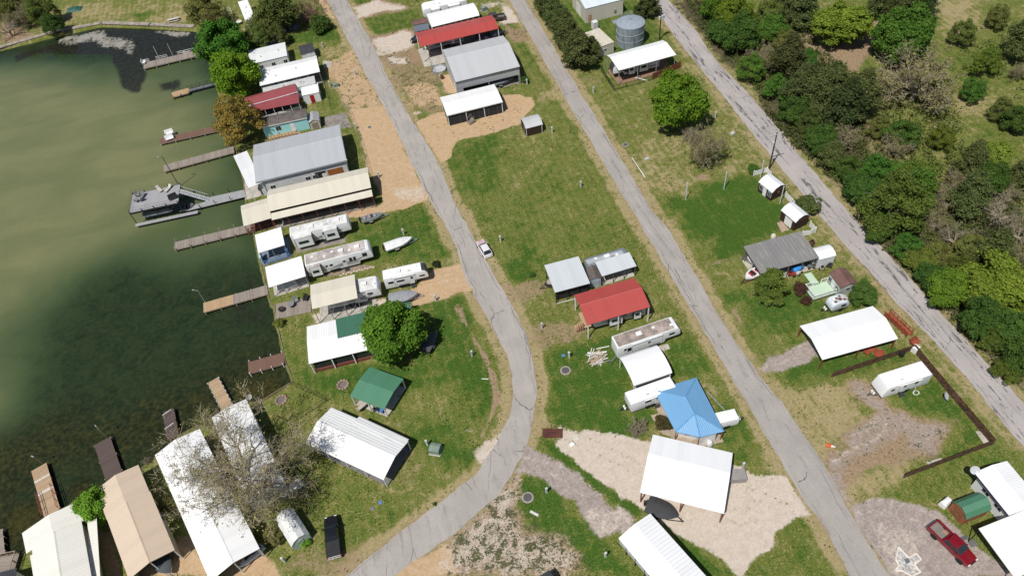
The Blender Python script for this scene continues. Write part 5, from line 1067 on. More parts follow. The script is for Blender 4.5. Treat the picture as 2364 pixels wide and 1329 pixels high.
# ---- pickups and cars
def pickup(label, rear, front, paint, z=.9, Lg=5.9, Wd=2.0, bed='open', bedmat=None, plate=None, name='pickup_truck'):
    A, B_ = G(rear, z), G(front, z); u = (B_-A).normalized(); ctr = (A+B_)/2; yaw = math.atan2(u.y, u.x)
    vv = Vector((-u.y, u.x, 0)); o_ = ctr-u*Lg/2-vv*Wd/2
    rt = thing(name, label, 'pickup', (o_.x, o_.y, 0), yaw)
    mb = MB()
    xb, xc, xh = Lg*.36, Lg*.385, Lg*.74
    mb.box(.05, .06, .42, Lg-.1, Wd-.06, .62)
    mb.box(.0, .0, .62, xb, .16, 1.18).box(0, Wd-.16, .62, xb, Wd, 1.18).box(0, .16, .62, .12, Wd-.16, 1.15).box(xb-.1, .16, .62, xb, Wd-.16, 1.2)
    nose = lambda x: .10*max(0, (x-xh)/(Lg-xh))**2
    rings = []
    for x, zt in ((xb,1.18),(xc+.4,1.18),(xh-.2,1.2),(xh+.2,1.18),(Lg-.5,1.12),(Lg-.15,1.04),(Lg-.02,.82)):
        i0 = nose(x)*1.6; rings.append([(x,i0,.55),(x,Wd-i0,.55),(x,Wd-i0,zt-.12),(x,Wd-i0-.1,zt),(x,i0+.1,zt),(x,i0,zt-.12)])
    mb.loft(rings); mb.build('body', paint, rt, smooth=35)
    hc = 1.86; x0, x1, x2, x3 = xb+.05, xb+.28, xh-.62, xh+.12
    ring = lambda xa, xb_, ins, zz: [(xa,ins,zz),(xb_,ins,zz),(xb_,Wd-ins,zz),(xa,Wd-ins,zz)]
    MB().loft([ring(x0,x3,.09,1.17), ring(x1,x2,.24,hc)]).build('windows', GLASS, rt, smooth=False)
    MB().loft([ring(x1-.04,x2+.04,.22,hc-.03), ring(x1,x2,.25,hc+.03), ring(x1+.15,x2-.15,.4,hc+.06)]).build('cab_roof', paint, rt, smooth=40)
    mb = MB()
    for yy, ins in ((.09,.24), (Wd-.09, Wd-.24)):
        for xa, xt in ((x0,x1),(x3,x2),((x0+x3)/2-.1,(x1+x2)/2)): mb.tube((xa,yy,1.17),(xt,ins,hc), .05, None, 5)
    mb.build('pillars', paint, rt)
    if bed == 'open': MB().box(.13, .17, .63, xb-.11, Wd-.17, .72).build('bed_liner', bedmat or mat('bed_liner', (.16,.15,.14), .9), rt)
    else:
        tb_ = MB().box(.03, .08, 1.185, xb+.02, Wd-.08, 1.22).build('bed_cover', bedmat or mat('black_vinyl', (.02,.02,.022), .65), rt)
        for q_ in (.33, .66): MB().box(.03+xb*q_-.02, .1, 1.221, .03+xb*q_+.02, Wd-.1, 1.232).build('seam', BLACK, tb_)
    for xx in (Lg*.2, Lg*.82):
        for yy in (.12, Wd-.12): wheel(rt, xx, yy, .40, .28)
        MB().tube((xx,-.008,.42),(xx,.02,.42),.47,.47,18).tube((xx,Wd-.02,.42),(xx,Wd+.008,.42),.47,.47,18).build('wheel_arch', BLACK, rt)
    chrome = mat('chrome', (.6,.6,.6), .2, .9)
    MB().box(-.18, .08, .45, -.02, Wd-.08, .68).build('rear_bumper', chrome, rt, bevel=.03); MB().box(Lg-.12, .14, .42, Lg+.06, Wd-.14, .66).build('front_bumper', chrome, rt, bevel=.03)
    MB().box(Lg-.06, .5, .7, Lg+.012, Wd-.5, .98).build('grille', BLACK, rt)
    for yy in (.16, Wd-.5): MB().box(Lg-.14, yy, .78, Lg+.006, yy+.33, .98).build('headlight', mat('headlight', (.7,.72,.75), .15), rt)
    for yy in (-.01, Wd-.19): MB().box(-.012, yy, .72, .1, yy+.2, 1.12).build('taillight', mat('taillight', (.25,.008,.008), .3), rt)
    for yy, s_ in ((-.2,1),(Wd-.05,-1)): MB().box(x3-.55, yy, 1.15, x3-.38, yy+.25, 1.38).build('side_mirror', paint, rt, bevel=.03)
    return rt
pk = pickup('black crew cab pickup with covered bed on the grass', j(535,1208)[0], j(516,1006)[0], paintmat('black_car_paint', (.008,.008,.010), .2, .2), bed='cover')
pk2 = pickup('dark red pickup with open grey bed on the gravel drive', p(600,800)[0], p(1000,1185)[0], paintmat('red_car_paint', (.17,.004,.010), .18, .25), Lg=6.0, bedmat=mat('grey_bed', (.20,.18,.16), .9))
board = tag(MB().box(-.6,-.09,0,.6,.09,.06).build('orange_board', mat('orange_wood_bit', (.55,.22,.06), .7)), 'orange board lying in the open bed of the red pickup', 'board'); v_ = G(p(720,880)[0], .8); board.location = (v_.x, v_.y, .73); board.rotation_euler = (0, 0, RAD(-70)); board.scale = (.45, 1, 1)
pickup('grey-brown pickup with open bed under the far red canopy end', q(1342,222)[0], q(1075,262)[0], paintmat('brown_car_paint', (.055,.045,.04), .3), Lg=5.8)
def car(label, rear, front, paint, z=.7, Lg=4.5, Wd=1.78, name='parked_car', accent=None):
    A, B_ = G(rear, z), G(front, z); u = (B_-A).normalized(); ctr = (A+B_)/2; yaw = math.atan2(u.y, u.x); vv = Vector((-u.y, u.x, 0)); o_ = ctr-u*Lg/2-vv*Wd/2
    rt = thing(name, label, 'car', (o_.x, o_.y, 0), yaw); rings = []
    for x, zt, ins in ((0,.72,.16),(.12,.92,.06),(.6,.98,.0),(Lg*.5,.95,.0),(Lg*.72,.92,.0),(Lg*.88,.80,.05),(Lg-.1,.66,.16),(Lg,.52,.3)):
        rings.append([(x,ins,.3),(x,Wd-ins,.3),(x,Wd-ins,zt-.14),(x,Wd-ins-.12,zt),(x,ins+.12,zt),(x,ins,zt-.14)])
    MB().loft(rings).build('body', paint, rt, smooth=40)
    ring = lambda xa, xb_, ins, zz: [(xa,ins,zz),(xb_,ins,zz),(xb_,Wd-ins,zz),(xa,Wd-ins,zz)]
    MB().loft([ring(.25,Lg*.74,.10,.93), ring(.85,Lg*.56,.27,1.44)]).build('windows', GLASS, rt)
    MB().loft([ring(.8,Lg*.57,.25,1.41), ring(.86,Lg*.55,.28,1.47), ring(1.0,Lg*.52,.42,1.5)]).build('roof', paint, rt, smooth=40)
    mb = MB()
    for yy, iy in ((.1,.27),(Wd-.1,Wd-.27)):
        for xa, xt in ((.25,.85),(Lg*.74,Lg*.56),(Lg*.45,Lg*.42)): mb.tube((xa,yy,.93),(xt,iy,1.44),.04,None,5)
    mb.build('pillars', paint, rt)
    if accent:
        MB().loft([[(x,ins,zt+.006) for ins in (.2,Wd*.35,Wd*.65,Wd-.2)] for x, zt in ((Lg*.73,.925),(Lg*.88,.805),(Lg-.14,.68))], cap=False, close=False).build('hood_panel', accent, rt)
    for xx in (Lg*.18, Lg*.81):
        for yy in (.1, Wd-.1): wheel(rt, xx, yy, .32, .22)
        MB().tube((xx,-.006,.34),(xx,.02,.34),.38,.38,16).tube((xx,Wd-.02,.34),(xx,Wd+.006,.34),.38,.38,16).build('wheel_arch', BLACK, rt)
    for yy in (.2, Wd-.55): MB().box(Lg-.32, yy, .6, Lg-.07, yy+.35, .72).build('headlight', mat('headlight', (.7,.72,.75), .15), rt); MB().box(-.01, yy+.12, .72, .10, yy+.30, .80).build('taillight', mat('taillight', (.25,.008,.008), .3), rt)
    for yy in (-.14, Wd-.02): MB().box(Lg*.66, yy, .93, Lg*.70, yy+.16, 1.06).build('side_mirror', paint, rt)
    return rt
car('white hatchback with pink hood on the edge of the curving lane', g(76,490)[0], g(30,412)[0], paintmat('white_car_paint', (.66,.64,.64), .25, .1), accent=paintmat('pink_car_paint', (.58,.38,.43), .3, .1))
car('dark car nosing out of the left end of the long red canopy', q(260,500)[0], q(60,560)[0], paintmat('dark_car_paint', (.02,.02,.023), .2))
# ---- boats
def boat(label, stern, bow, beam=2.1, z=.9, hull=None, cover=None, depth=.85, engine=True, kind='open', name='motor_boat', floor=None, base=.55):
    A, B_ = G(stern, z), G(bow, z); u = B_-A; Lg = u.length; yaw = math.atan2(u.y, u.x)
    rt = thing(name, label, 'boat', (A.x, A.y, 0), yaw); hull = hull or mat('boat_white', (.70,.71,.72), .3)
    hw = lambda t_: beam/2*(1-max(0, (t_-.45)/.55)**2.2)+.02
    rings = []
    for k_ in range(9):
        t_ = k_/8; w = hw(t_); zt = base+depth+.15*t_**2; rings.append([(Lg*t_, -w*.75, base+.15*t_**3*depth*3), (Lg*t_, 0, base-.08+.5*t_**3), (Lg*t_, w*.75, base+.15*t_**3*depth*3), (Lg*t_, w, zt-.2), (Lg*t_, w, zt), (Lg*t_, -w, zt), (Lg*t_, -w, zt-.2)])
    MB().loft(rings).build('hull', hull, rt, smooth=45)
    if kind == 'covered':
        rg = []
        for k_ in range(9):
            t_ = k_/8; w = hw(t_)+.03; zt = base+depth+.15*t_**2; hh = .42*math.sin(math.pi*min(1, .15+t_*.85))*(1 if k_ % 2 else .86)
            rg.append([(Lg*t_, -w, zt-.16), (Lg*t_, -w, zt+.02), (Lg*t_, -w*.55, zt+hh*.75), (Lg*t_, 0, zt+hh), (Lg*t_, w*.55, zt+hh*.75), (Lg*t_, w, zt+.02), (Lg*t_, w, zt-.16)])
        MB().loft(rg, cap=True, close=False).build('cover', cover, rt, smooth=50)
    else:
        fl = floor or mat('boat_floor', (.32,.33,.34), .8)
        rg = [[(Lg*(.04+.86*k_/6), s_*(hw(.04+.86*k_/6)-.14), base+depth+.15*(.04+.86*k_/6)**2+.008) for s_ in (-1,1)] for k_ in range(7)]
        MB().loft(rg, cap=False, close=False).build('deck', fl, rt)
        st = cover or mat('boat_seat', (.55,.52,.46), .7)
        for tx in (.15, .38, .62): MB().cbox(Lg*tx, 0, base+depth+.02, Lg*.09, beam*.55, .28).build('seat', st, rt, bevel=.05)
        MB().add([(Lg*.52,-beam*.35,base+depth+.05),(Lg*.52,beam*.35,base+depth+.05),(Lg*.45,beam*.3,base+depth+.5),(Lg*.45,-beam*.3,base+depth+.5)], [(0,1,2,3)]).build('windshield', GLASS, rt)
    if engine: MB().cbox(-.28, 0, base+.35, .35, .4, .85).build('outboard_cowl', BLACK, rt, bevel=.08); MB().box(-.4,-.06,.25,-.22,.06,base+.4).build('outboard_leg', BLACK, rt)
    return rt, Lg
def boat_trailer(label, rt, Lg, beam=2.1, col=None):
    o_ = rt.location; t_ = thing('boat_trailer', label, 'boat trailer', o_, rt.rotation_euler.z); cm = col or STEEL
    MB().tube((.1,-beam*.3,.5),(Lg*.75,-beam*.3,.48),.05).tube((.1,beam*.3,.5),(Lg*.75,beam*.3,.48),.05).tube((Lg*.75,-beam*.3,.48),(Lg+.9,0,.46),.05).tube((Lg*.75,beam*.3,.48),(Lg+.9,0,.46),.05).tube((Lg*.5,-beam*.3,.48),(Lg*.5,beam*.3,.48),.04).build('frame', cm, t_)
    for y in (-beam/2-.06, beam/2+.06): wheel(t_, Lg*.38, y, .3, .2); MB().box(Lg*.38-.4, y-.13, .62, Lg*.38+.4, y+.13, .66).build('fender', cm, t_)
    MB().tube((Lg+.85,0,0),(Lg+.85,0,.7),.04).tube((Lg+.55,0,.45),(Lg+.35,0,1.3),.035).build('jack', cm, t_)
    return t_
x, Lg = boat('open aluminium fishing boat with grey seats beside the lodge', f(925,290)[0], f(1088,242)[0], 1.7, .8, ALU, mat('grey_seat', (.28,.28,.29), .7), .55, floor=mat('grey_carpet', (.16,.165,.17), .9)); boat_trailer('trailer under the open aluminium fishing boat', x, Lg, 1.6)
x, Lg = boat('motor boat under a tight white cover on the grass by the lane', f(1098,490)[0], f(1302,420)[0], 2.1, 1.1, None, mat('white_canvas', (.66,.66,.65), .8), .7, kind='covered'); boat_trailer('trailer under the white covered motor boat', x, Lg, 2.0)
x, Lg = boat('pontoon boat under a wrinkled grey cover behind the beige canopy', f(1128,880)[0], f(1345,838)[0], 2.4, 1.0, mat('pontoon_side', (.45,.46,.47), .4, .3), mat('grey_canvas', (.26,.27,.29), .75), .7, kind='covered', name='pontoon_boat'); boat_trailer('trailer under the grey covered pontoon boat', x, Lg, 2.2)
x, Lg = boat('dark boat in the shade of the big round tree', f(1392,1265)[0], f(1470,1130)[0], 2.0, .9, mat('dark_hull', (.04,.045,.05), .4), mat('dark_canvas', (.07,.07,.075), .8), .6, kind='covered'); boat_trailer('trailer under the dark boat by the big tree', x, Lg, 1.9)
x, Lg = boat('boat in a loose charcoal cover at the edge of the huge white roof', k(1092,868)[0], k(1285,950)[0], 2.4, 1.1, mat('green_hull', (.10,.24,.21), .4), mat('charcoal_canvas', (.045,.045,.048), .8), .8, kind='covered'); boat_trailer('trailer under the charcoal covered boat', x, Lg, 2.2, BLACK)
x, Lg = boat('boat in a dark cover under the front of the tan roof', i_(1000,1185)[0], i_(1092,1312)[0], 2.2, 1.0, None, mat('slate_canvas', (.06,.07,.075), .8), .7, kind='covered'); boat_trailer('trailer under the dark covered boat by the tan roof', x, Lg, 2.0)
x, Lg = boat('deck boat with beige cushions sticking out of the grey carport', g(640,640)[0], g(462,700)[0], 2.3, 1.0, mat('dark_hull2', (.05,.05,.06), .4), mat('beige_cushion', (.50,.43,.35), .8), .6, floor=mat('beige_floor', (.36,.31,.25), .8)); boat_trailer('trailer under the deck boat with beige cushions', x, Lg, 2.1, BLACK)
x, Lg = boat('white and red speedboat nosing out from the weathered grey roof', o(570,640)[0], o(412,735)[0], 1.8, .9, None, mat('red_seat', (.36,.02,.04), .6), .6, engine=False, floor=mat('white_deck_gel', (.68,.68,.68), .4)); boat_trailer('red trailer under the white and red speedboat', x, Lg, 1.7, mat('dark_red_metal', (.14,.03,.03), .6))
x, Lg = boat('white utility boat tucked under the left end of the weathered roof', o(620,560)[0], o(430,480)[0], 1.7, .9, None, mat('grey_seat', (.28,.28,.29), .7), .6); boat_trailer('trailer under the white utility boat', x, Lg, 1.6)
x, Lg = boat('dark ski boat under the right end of the long red canopy', q(950,610)[0], q(1365,440)[0], 2.0, 1.0, mat('dark_hull', (.04,.045,.05), .4), mat('white_vinyl', (.6,.6,.6), .6), .6); boat_trailer('trailer under the dark ski boat', x, Lg, 1.9, BLACK)
x, Lg = boat('long dark boat inside the front bay of the grey barn', q(1160,1185)[0], q(1490,1095)[0], 2.0, .9, mat('slate_hull', (.07,.08,.09), .4), mat('grey_canvas2', (.15,.17,.18), .7), .7, kind='covered'); boat_trailer('trailer under the long dark boat in the barn', x, Lg, 1.9)
def jet_ski(label, stern, bow, col):
    A, B_ = G(stern, .6), G(bow, .6); u = B_-A; Lg = 2.9; rt = thing('jet_ski', label, 'jet ski', (A.x, A.y, 0), math.atan2(u.y, u.x)); hw = lambda t_: .55*(1-max(0,(t_-.5)/.5)**2)+.03
    MB().loft([[(Lg*x/6,-hw(x/6),.35+.2*(x/6)**3),(Lg*x/6,hw(x/6),.35+.2*(x/6)**3),(Lg*x/6,hw(x/6),.72),(Lg*x/6,hw(x/6)*.5,.9-.1*(x/6)),(Lg*x/6,-hw(x/6)*.5,.9-.1*(x/6)),(Lg*x/6,-hw(x/6),.72)] for x in range(7)]).build('hull', col, rt, smooth=50)
    MB().cbox(1.0, 0, .88, 1.3, .38, .22).build('seat', BLACK, rt, bevel=.06); MB().tube((1.8,0,.85),(1.7,0,1.15),.05).tube((1.68,-.35,1.15),(1.68,.35,1.15),.025).build('handlebar', BLACK, rt)
jet_ski('white jet ski nearest the wheel under the long white roof edge', i_(1640,1165)[0], i_(1590,1215)[0], mat('jet_white', (.66,.66,.67), .3)); jet_ski('pale jet ski further under the long white roof edge', i_(1685,1130)[0], i_(1640,1175)[0], mat('jet_pale', (.56,.59,.6), .3))
# ---- docks
dk1, L1, W1 = dock('dock', 'weathered dock with white side rails near the far seawall', a(968,428,1385,338,1385,368,990,470), .12, WOODD, 'X', 6, pm=mat('pale_post', (.45,.43,.4), .8))
mb = MB()
for x0_, x1_ in ((.03,.10),(.22,.40),(.58,.95)):
    mb.box(L1*x0_, W1-.05, .9, L1*x1_, W1, .98).box(L1*x0_, W1-.05, .45, L1*x1_, W1, .52)
    for y in np.linspace(x0_, x1_, 5): mb.box(L1*y-.03, W1-.05, .12, L1*y+.03, W1, .98)
mb.build('railing', WPAINT, dk1)
dk2, L2, W2_ = dock('dock', 'short new wooden platform reached by a dark truss gangway', a(1165,632,1285,600,1297,630,1178,664), .15, WOODN, 'X', 3, pm=BLACK, up=.5)
A_ = to_local(dk2, a(1290,618)[0], .15); E_ = to_local(dk2, a(1468,572)[0], .15); u = (E_-A_).normalized(); nv = Vector((-u.y,u.x,0))*.55; mb = MB(); ln = (E_-A_).length
for s_ in (-1, 1):
    mb.tube(A_+nv*s_, E_+nv*s_, .05).tube(A_+nv*s_+Vector((0,0,1.1)), E_+nv*s_+Vector((0,0,1.0)), .04)
    for x in range(7):
        P0 = A_+u*ln*x/7+nv*s_; P1 = A_+u*ln*(x+1)/7+nv*s_; up_ = Vector((0,0,1.05)); mb.tube(P0, P0+up_, .03, None, 4); mb.tube(P0+(up_ if x % 2 else Vector()), P1+(Vector() if x % 2 else up_), .025, None, 4)
mb.build('gangway_truss', BLACK, dk2); MB().prism([((A_-nv).x,(A_-nv).y),((E_-nv).x,(E_-nv).y),((E_+nv).x,(E_+nv).y),((A_+nv).x,(A_+nv).y)], .1, .15).build('gangway_floor', mat('grating', (.16,.17,.18), .7), dk2)
dock('dock', 'red-brown composite dock with two white benches', a(1085,945,1500,852,1505,888,1092,980), .12, COMPO, 'X', 5, pm=mat('pale_post', (.45,.43,.4), .8))
dock('dock', 'plain weathered grey dock beyond the tall black lamp', a(1110,1125,1590,1000,1600,1035,1122,1172), .12, WOODD, 'X', 6)
dock('dock', 'weathered grey dock with paired mooring posts below the two-storey boat dock', e(592,540,1278,384,1290,440,603,616), .12, WOODD, 'X', 6, up=.75)
dkh, L_, W_ = dock('dock', 'long dock with its outer half rebuilt in new timber', e(858,1086,1430,934,1446,1004,860,1182), .12, WOODD, 'X', 5)
MB().box(.0, .0, .123, L_*.46, W_, .135).build('new_boards', WOODN, dkh)
dock('dock', 'short red-brown composite dock at the curved shore', j(50,138,245,80,264,143,62,197), .12, COMPO, 'X', 4, up=.3, pm=WPAINT)
dock('dock', 'narrow light wooden dock above the bare tree', i_(1325,95,1390,60,1500,230,1430,272), .12, WOODN_Y, 'Y', 7, up=.15, pm=WPAINT)
dkr, L_, W_ = dock('dock', 'dark composite dock carrying two white rod racks', i_(1015,292,1092,262,1168,415,1095,448), .12, COMPO_Y, 'Y', 3, pm=BLACK, up=.4)
for yy in (W_*.28, W_*.78):
    MB().tube((.2,yy,.9),(L_-.2,yy+.5,.9),.05).tube((.25,yy,.12),(.25,yy,.9),.04).tube((L_-.25,yy+.5,.12),(L_-.25,yy+.5,.9),.04).build('rod_rack', WPAINT, dkr)
dock('dock', 'plain dark brown composite dock in front of the tan roof', i_(590,495,690,446,798,645,690,712), .12, COMPO_Y, 'Y', 3)
dkt, L_, W_ = dock('dock', 'wooden dock with railings in front of the cream roof', i_(185,668,275,612,408,888,300,945), .12, WOODN_Y, 'Y', 4, pm=REDBROWN)
mb = MB()
for xx in (.03, L_-.08):
    for y in np.linspace(.0, W_*.48, 4): mb.box(xx, y, .12, xx+.06, y+.06, 1.15)
    mb.box(xx, 0, 1.08, xx+.06, W_*.48, 1.15).box(xx, 0, .6, xx+.06, W_*.48, .66)
mb.build('railing', REDBROWN, dkt); MB().box(.0, W_*.45, .122, L_, W_*.50, .16).box(0, W_*.72, .122, L_, W_*.76, .16).build('pale_board', mat('pale_board', (.55,.50,.44), .8), dkt)
dock('dock', 'grey dock with furniture cut by the left edge', n(-280,860,8,690,90,1010,-200,1130), .12, WOODD_Y, 'Y', 4)
# two storey boat dock
UZ = 3.0
o_, yaw, UL, UW = frame(e(207,108,640,30,640,178,206,286), UZ); ud = thing('boat_dock', 'two-storey grey boat dock with upper sun deck, black posts and a metal stair', 'boat dock', o_, yaw)
MB().box(0,0,UZ-.12,UL,UW,UZ).build('upper_deck', GREYDECK, ud); MB().box(-.03,-.05,UZ-.4,UL+.03,-.003,UZ+.02).box(-.05,0,UZ-.4,-.003,UW,UZ+.02).box(UL+.003,0,UZ-.4,UL+.06,UW,UZ+.02).box(0,UW+.003,UZ-.4,UL,UW+.05,UZ+.02).build('rim_beam', BLACK, ud)
for x in np.linspace(.05, UL-.05, 5):
    for y in (.05, UW-.05): MB().cbox(x, y, -1.7, .12, .12, UZ+1.2+1.05).build('post', BLACK, ud)
mb = MB()
for zz in (UZ+.55, UZ+1.05):
    mb.path([(UL-.05,.05,zz),(.05,.05,zz),(.05,UW-.05,zz),(UL-.05,UW-.05,zz)], .02, 4)
mb.build('railing', mat('thin_rail', (.08,.08,.085), .5), ud)
MB().box(-.1,-.9,.0,UL+2.8,-.1,.14).box(-.1,UW+.1,.0,UL,UW+.8,.14).build('lower_walkway', GREYDECK, ud)
S0 = Vector((UL+.1, UW*.62, UZ)); S1 = to_local(ud, e(905,158)[0], .15); du_ = (S1-S0); nv = Vector((-du_.y, du_.x, 0)).normalized()*.5; mb = MB()
for x in range(14):
    c_ = S0+du_*((x+.5)/14); mb.add([tuple(c_-nv+du_*-.03), tuple(c_-nv+du_*.03), tuple(c_+nv+du_*.03), tuple(c_+nv-du_*.03)], [(0,1,2,3)])
    mb.f[-1]; 
mb.build('stair_treads', mat('pale_tread', (.50,.51,.52), .6), ud); mb = MB()
for s_ in (-1,1): mb.tube(S0+nv*s_, S1+nv*s_, .07).tube(S0+nv*s_+Vector((0,0,1)), S1+nv*s_+Vector((0,0,1)), .045); [mb.tube(S0+nv*s_+du_*x/7, S0+nv*s_+du_*x/7+Vector((0,0,1)), .025) for x in range(8)]
mb.build('stair_rail', mat('pale_steel', (.48,.49,.50), .45), ud)
A_ = [to_local(ud, x, .15) for x in e(900,140,1225,70,1242,132,700,262,690,230,870,180)]; MB().prism([(v_.x, v_.y) for v_ in A_], .03, .15).build('walkway', GREYDECK, ud)
for px_ in e(830,230,965,195,1105,160,955,120,1090,88): v_ = to_local(ud, px_, .15); MB().cbox(v_.x, v_.y, -1.7, .12, .12, 2.75).build('post', BLACK, ud)
# pontoon in the lift and a runabout under the stair
pt = thing('pontoon_boat', 'grey tritoon boat hanging in the lift under the sun deck', 'boat', ud.matrix_basis @ Vector((1.4,.55,0)), yaw)
for y in (.35, 1.35, 2.35): MB().lathe([(.02,0),(.3,.5),(.3,6.0),(.25,6.2)], (0,0,0), 12).build('pontoon', ALU, pt, True).matrix_basis = Matrix.Translation((6.3,y,.75))@Matrix.Rotation(RAD(-90),4,'Y')
MB().box(.3,0,1.05,6.2,2.7,1.2).build('deck', mat('grey_carpet', (.16,.165,.17), .9), pt); MB().box(.4,0,1.2,6,.06,1.8).box(.4,2.64,1.2,6,2.7,1.8).build('fence_panel', mat('dark_fence_panel', (.10,.10,.11), .4), pt)
for y in (.4, 1.9): MB().box(.6,y,1.2,2.2,y+.5,1.7).build('seat', mat('grey_seat', (.28,.28,.29), .7), pt)
boat('charcoal runabout with a raked windshield moored under the metal stair', e(640,235)[0], e(780,200)[0], 2.2, .3, mat('charcoal_hull', (.05,.052,.058), .35), mat('charcoal_seat', (.12,.12,.13), .6), .7, engine=False, base=-.5, floor=mat('charcoal_floor', (.09,.095,.10), .7))
# seawall with a plank cap along the far shore
P_ = [G(x, .1) for x in w_(-160,152,0,112,117,78,234,56,345,60,447,65)]; sw = thing('seawall', 'long wooden seawall with a plank walkway along the far shore', 'seawall', P_[0]); mb = MB(); mf = MB(); O_ = P_[0]
for x in range(len(P_)-1):
    A_, B_ = P_[x]-O_, P_[x+1]-O_; u = (B_-A_).normalized(); nv = Vector((-u.y,u.x,0)); ln = (B_-A_).length; A_.z = B_.z = 0
    for y in range(int(ln/.45)):
        q0 = A_+u*(y*.45+.02); q1 = A_+u*(y*.45+.41); zz = .12+rnd.uniform(-.01,.02); w1 = 1.5+rnd.uniform(-.08,.08)
        mb.add([(q0.x,q0.y,.06),(q1.x,q1.y,.06),((q1+nv*w1).x,(q1+nv*w1).y,.06),((q0+nv*w1).x,(q0+nv*w1).y,.06),(q0.x,q0.y,zz),(q1.x,q1.y,zz),((q1+nv*w1).x,(q1+nv*w1).y,zz),((q0+nv*w1).x,(q0+nv*w1).y,zz)], [(0,3,2,1),(4,5,6,7),(0,1,5,4),(1,2,6,5),(2,3,7,6),(3,0,4,7)])
    B2 = A_+u*(ln-.003); c_ = [A_, B2, B2+nv*.12, A_+nv*.12]; mf.prism([(v_.x, v_.y) for v_ in c_], -1.6, .055)
mb.build('plank_cap', mat('old_planks', (.36,.31,.26), .9, 0, .4, .8), sw); mf.build('face_boards', mat('dark_timber', (.10,.075,.055), .9), sw)
# bulkhead along the near shore
P_ = [G(x, 0) for x in SHORE[8:36]]; sb = thing('bulkhead', 'low timber bulkhead edging the lots along the near shore', 'bulkhead', P_[0]); mb = MB(); O_ = P_[0]
for x in range(len(P_)-1):
    A_, B_ = P_[x]-O_, P_[x+1]-O_; u = (B_-A_).normalized(); nv = Vector((u.y,-u.x,0))*.07; B_ = B_-u*.004; c_ = [A_-nv, B_-nv, B_+nv, A_+nv]; mb.prism([(v_.x, v_.y) for v_ in c_], -1.6, .09)
mb.build('bulkhead_boards', mat('bulkhead_timber', (.20,.15,.11), .9, 0, .3, .6), sb)
print('RVS', RVS)
# ================================================================ trees and shrubs
def leafmat(name, trans=.3, dark=(.45,.5,.4)):
    N = NT(name); oi = N.n('ShaderNodeObjectInfo'); at = N.n('ShaderNodeAttribute', attribute_name='leaf_tone')
    hs = N.n('ShaderNodeHueSaturation'); hs.inputs['Saturation'].default_value = 1.0
    tone = at.outputs['Fac']
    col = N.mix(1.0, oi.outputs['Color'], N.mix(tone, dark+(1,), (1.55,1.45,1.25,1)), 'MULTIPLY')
    N.put(hs.inputs['Hue'], N.math('ADD', .485, N.math('MULTIPLY', oi.outputs['Random'], .03))); N.L(col, hs.inputs['Color'])
    N.fin(hs.outputs[0], .75, 0, .18)
    tr = N.n('ShaderNodeBsdfTranslucent'); N.L(hs.outputs[0], tr.inputs[0]); ms = N.n('ShaderNodeMixShader'); ms.inputs[0].default_value = trans
    N.L(N.b.outputs[0], ms.inputs[1]); N.L(tr.outputs[0], ms.inputs[2]); N.L(ms.outputs[0], N.out.inputs[0]); return N.m
LEAF = leafmat('leaves'); NEEDLE = leafmat('needles', .12)
def barkmat(name, ca, cb):
    N = NT(name); n1 = N.noise(N.coord('Object', (6,6,1)), 1.5, 4); return N.fin(N.mix(N.ramp(n1,.3,.7), ca, cb), .95, 0, .1)
BARK = barkmat('bark', (.07,.055,.042), (.16,.13,.105)); BARKP = barkmat('pale_bark', (.215,.18,.125), (.39,.335,.25)); BARKG = barkmat('grey_bark', (.185,.155,.11), (.34,.29,.21)); BARKR = barkmat('reddish_bark', (.15,.09,.075), (.27,.18,.155))
def quads(cen, nrm, size, tone, rs, aspect=1.0, updir=None):
    """leaf-sized faces: centres, normals, sizes, tones -> arrays for one mesh"""
    k_ = len(cen); rv_ = rs.normal(size=(k_,3)) if updir is None else updir+rs.normal(size=(k_,3))*.35
    t1 = np.cross(nrm, rv_); t1 /= np.linalg.norm(t1, axis=1, keepdims=True)+1e-9; t2 = np.cross(nrm, t1); s_ = size[:,None]*.5
    a_, b_ = t1*s_, t2*s_*aspect
    V = np.stack([cen-b_, cen+a_*.9-b_*.1+nrm*s_*.15, cen+b_, cen-a_*.9+b_*.1-nrm*s_*.1], 1).reshape(-1,3)
    return V, np.repeat(tone, 4)
def np_mesh(name, V, F, tone, mt):
    me = bpy.data.meshes.new(name); me.vertices.add(len(V)); me.vertices.foreach_set('co', V.astype(np.float32).ravel())
    me.loops.add(F.size); me.loops.foreach_set('vertex_index', F.astype(np.int32).ravel()); me.polygons.add(len(F)); me.polygons.foreach_set('loop_start', (np.arange(len(F))*F.shape[1]).astype(np.int32)); me.update(calc_edges=True)
    if tone is not None: at = me.attributes.new('leaf_tone', 'FLOAT', 'POINT'); at.data.foreach_set('value', tone.astype(np.float32))
    me.materials.append(mt); return me
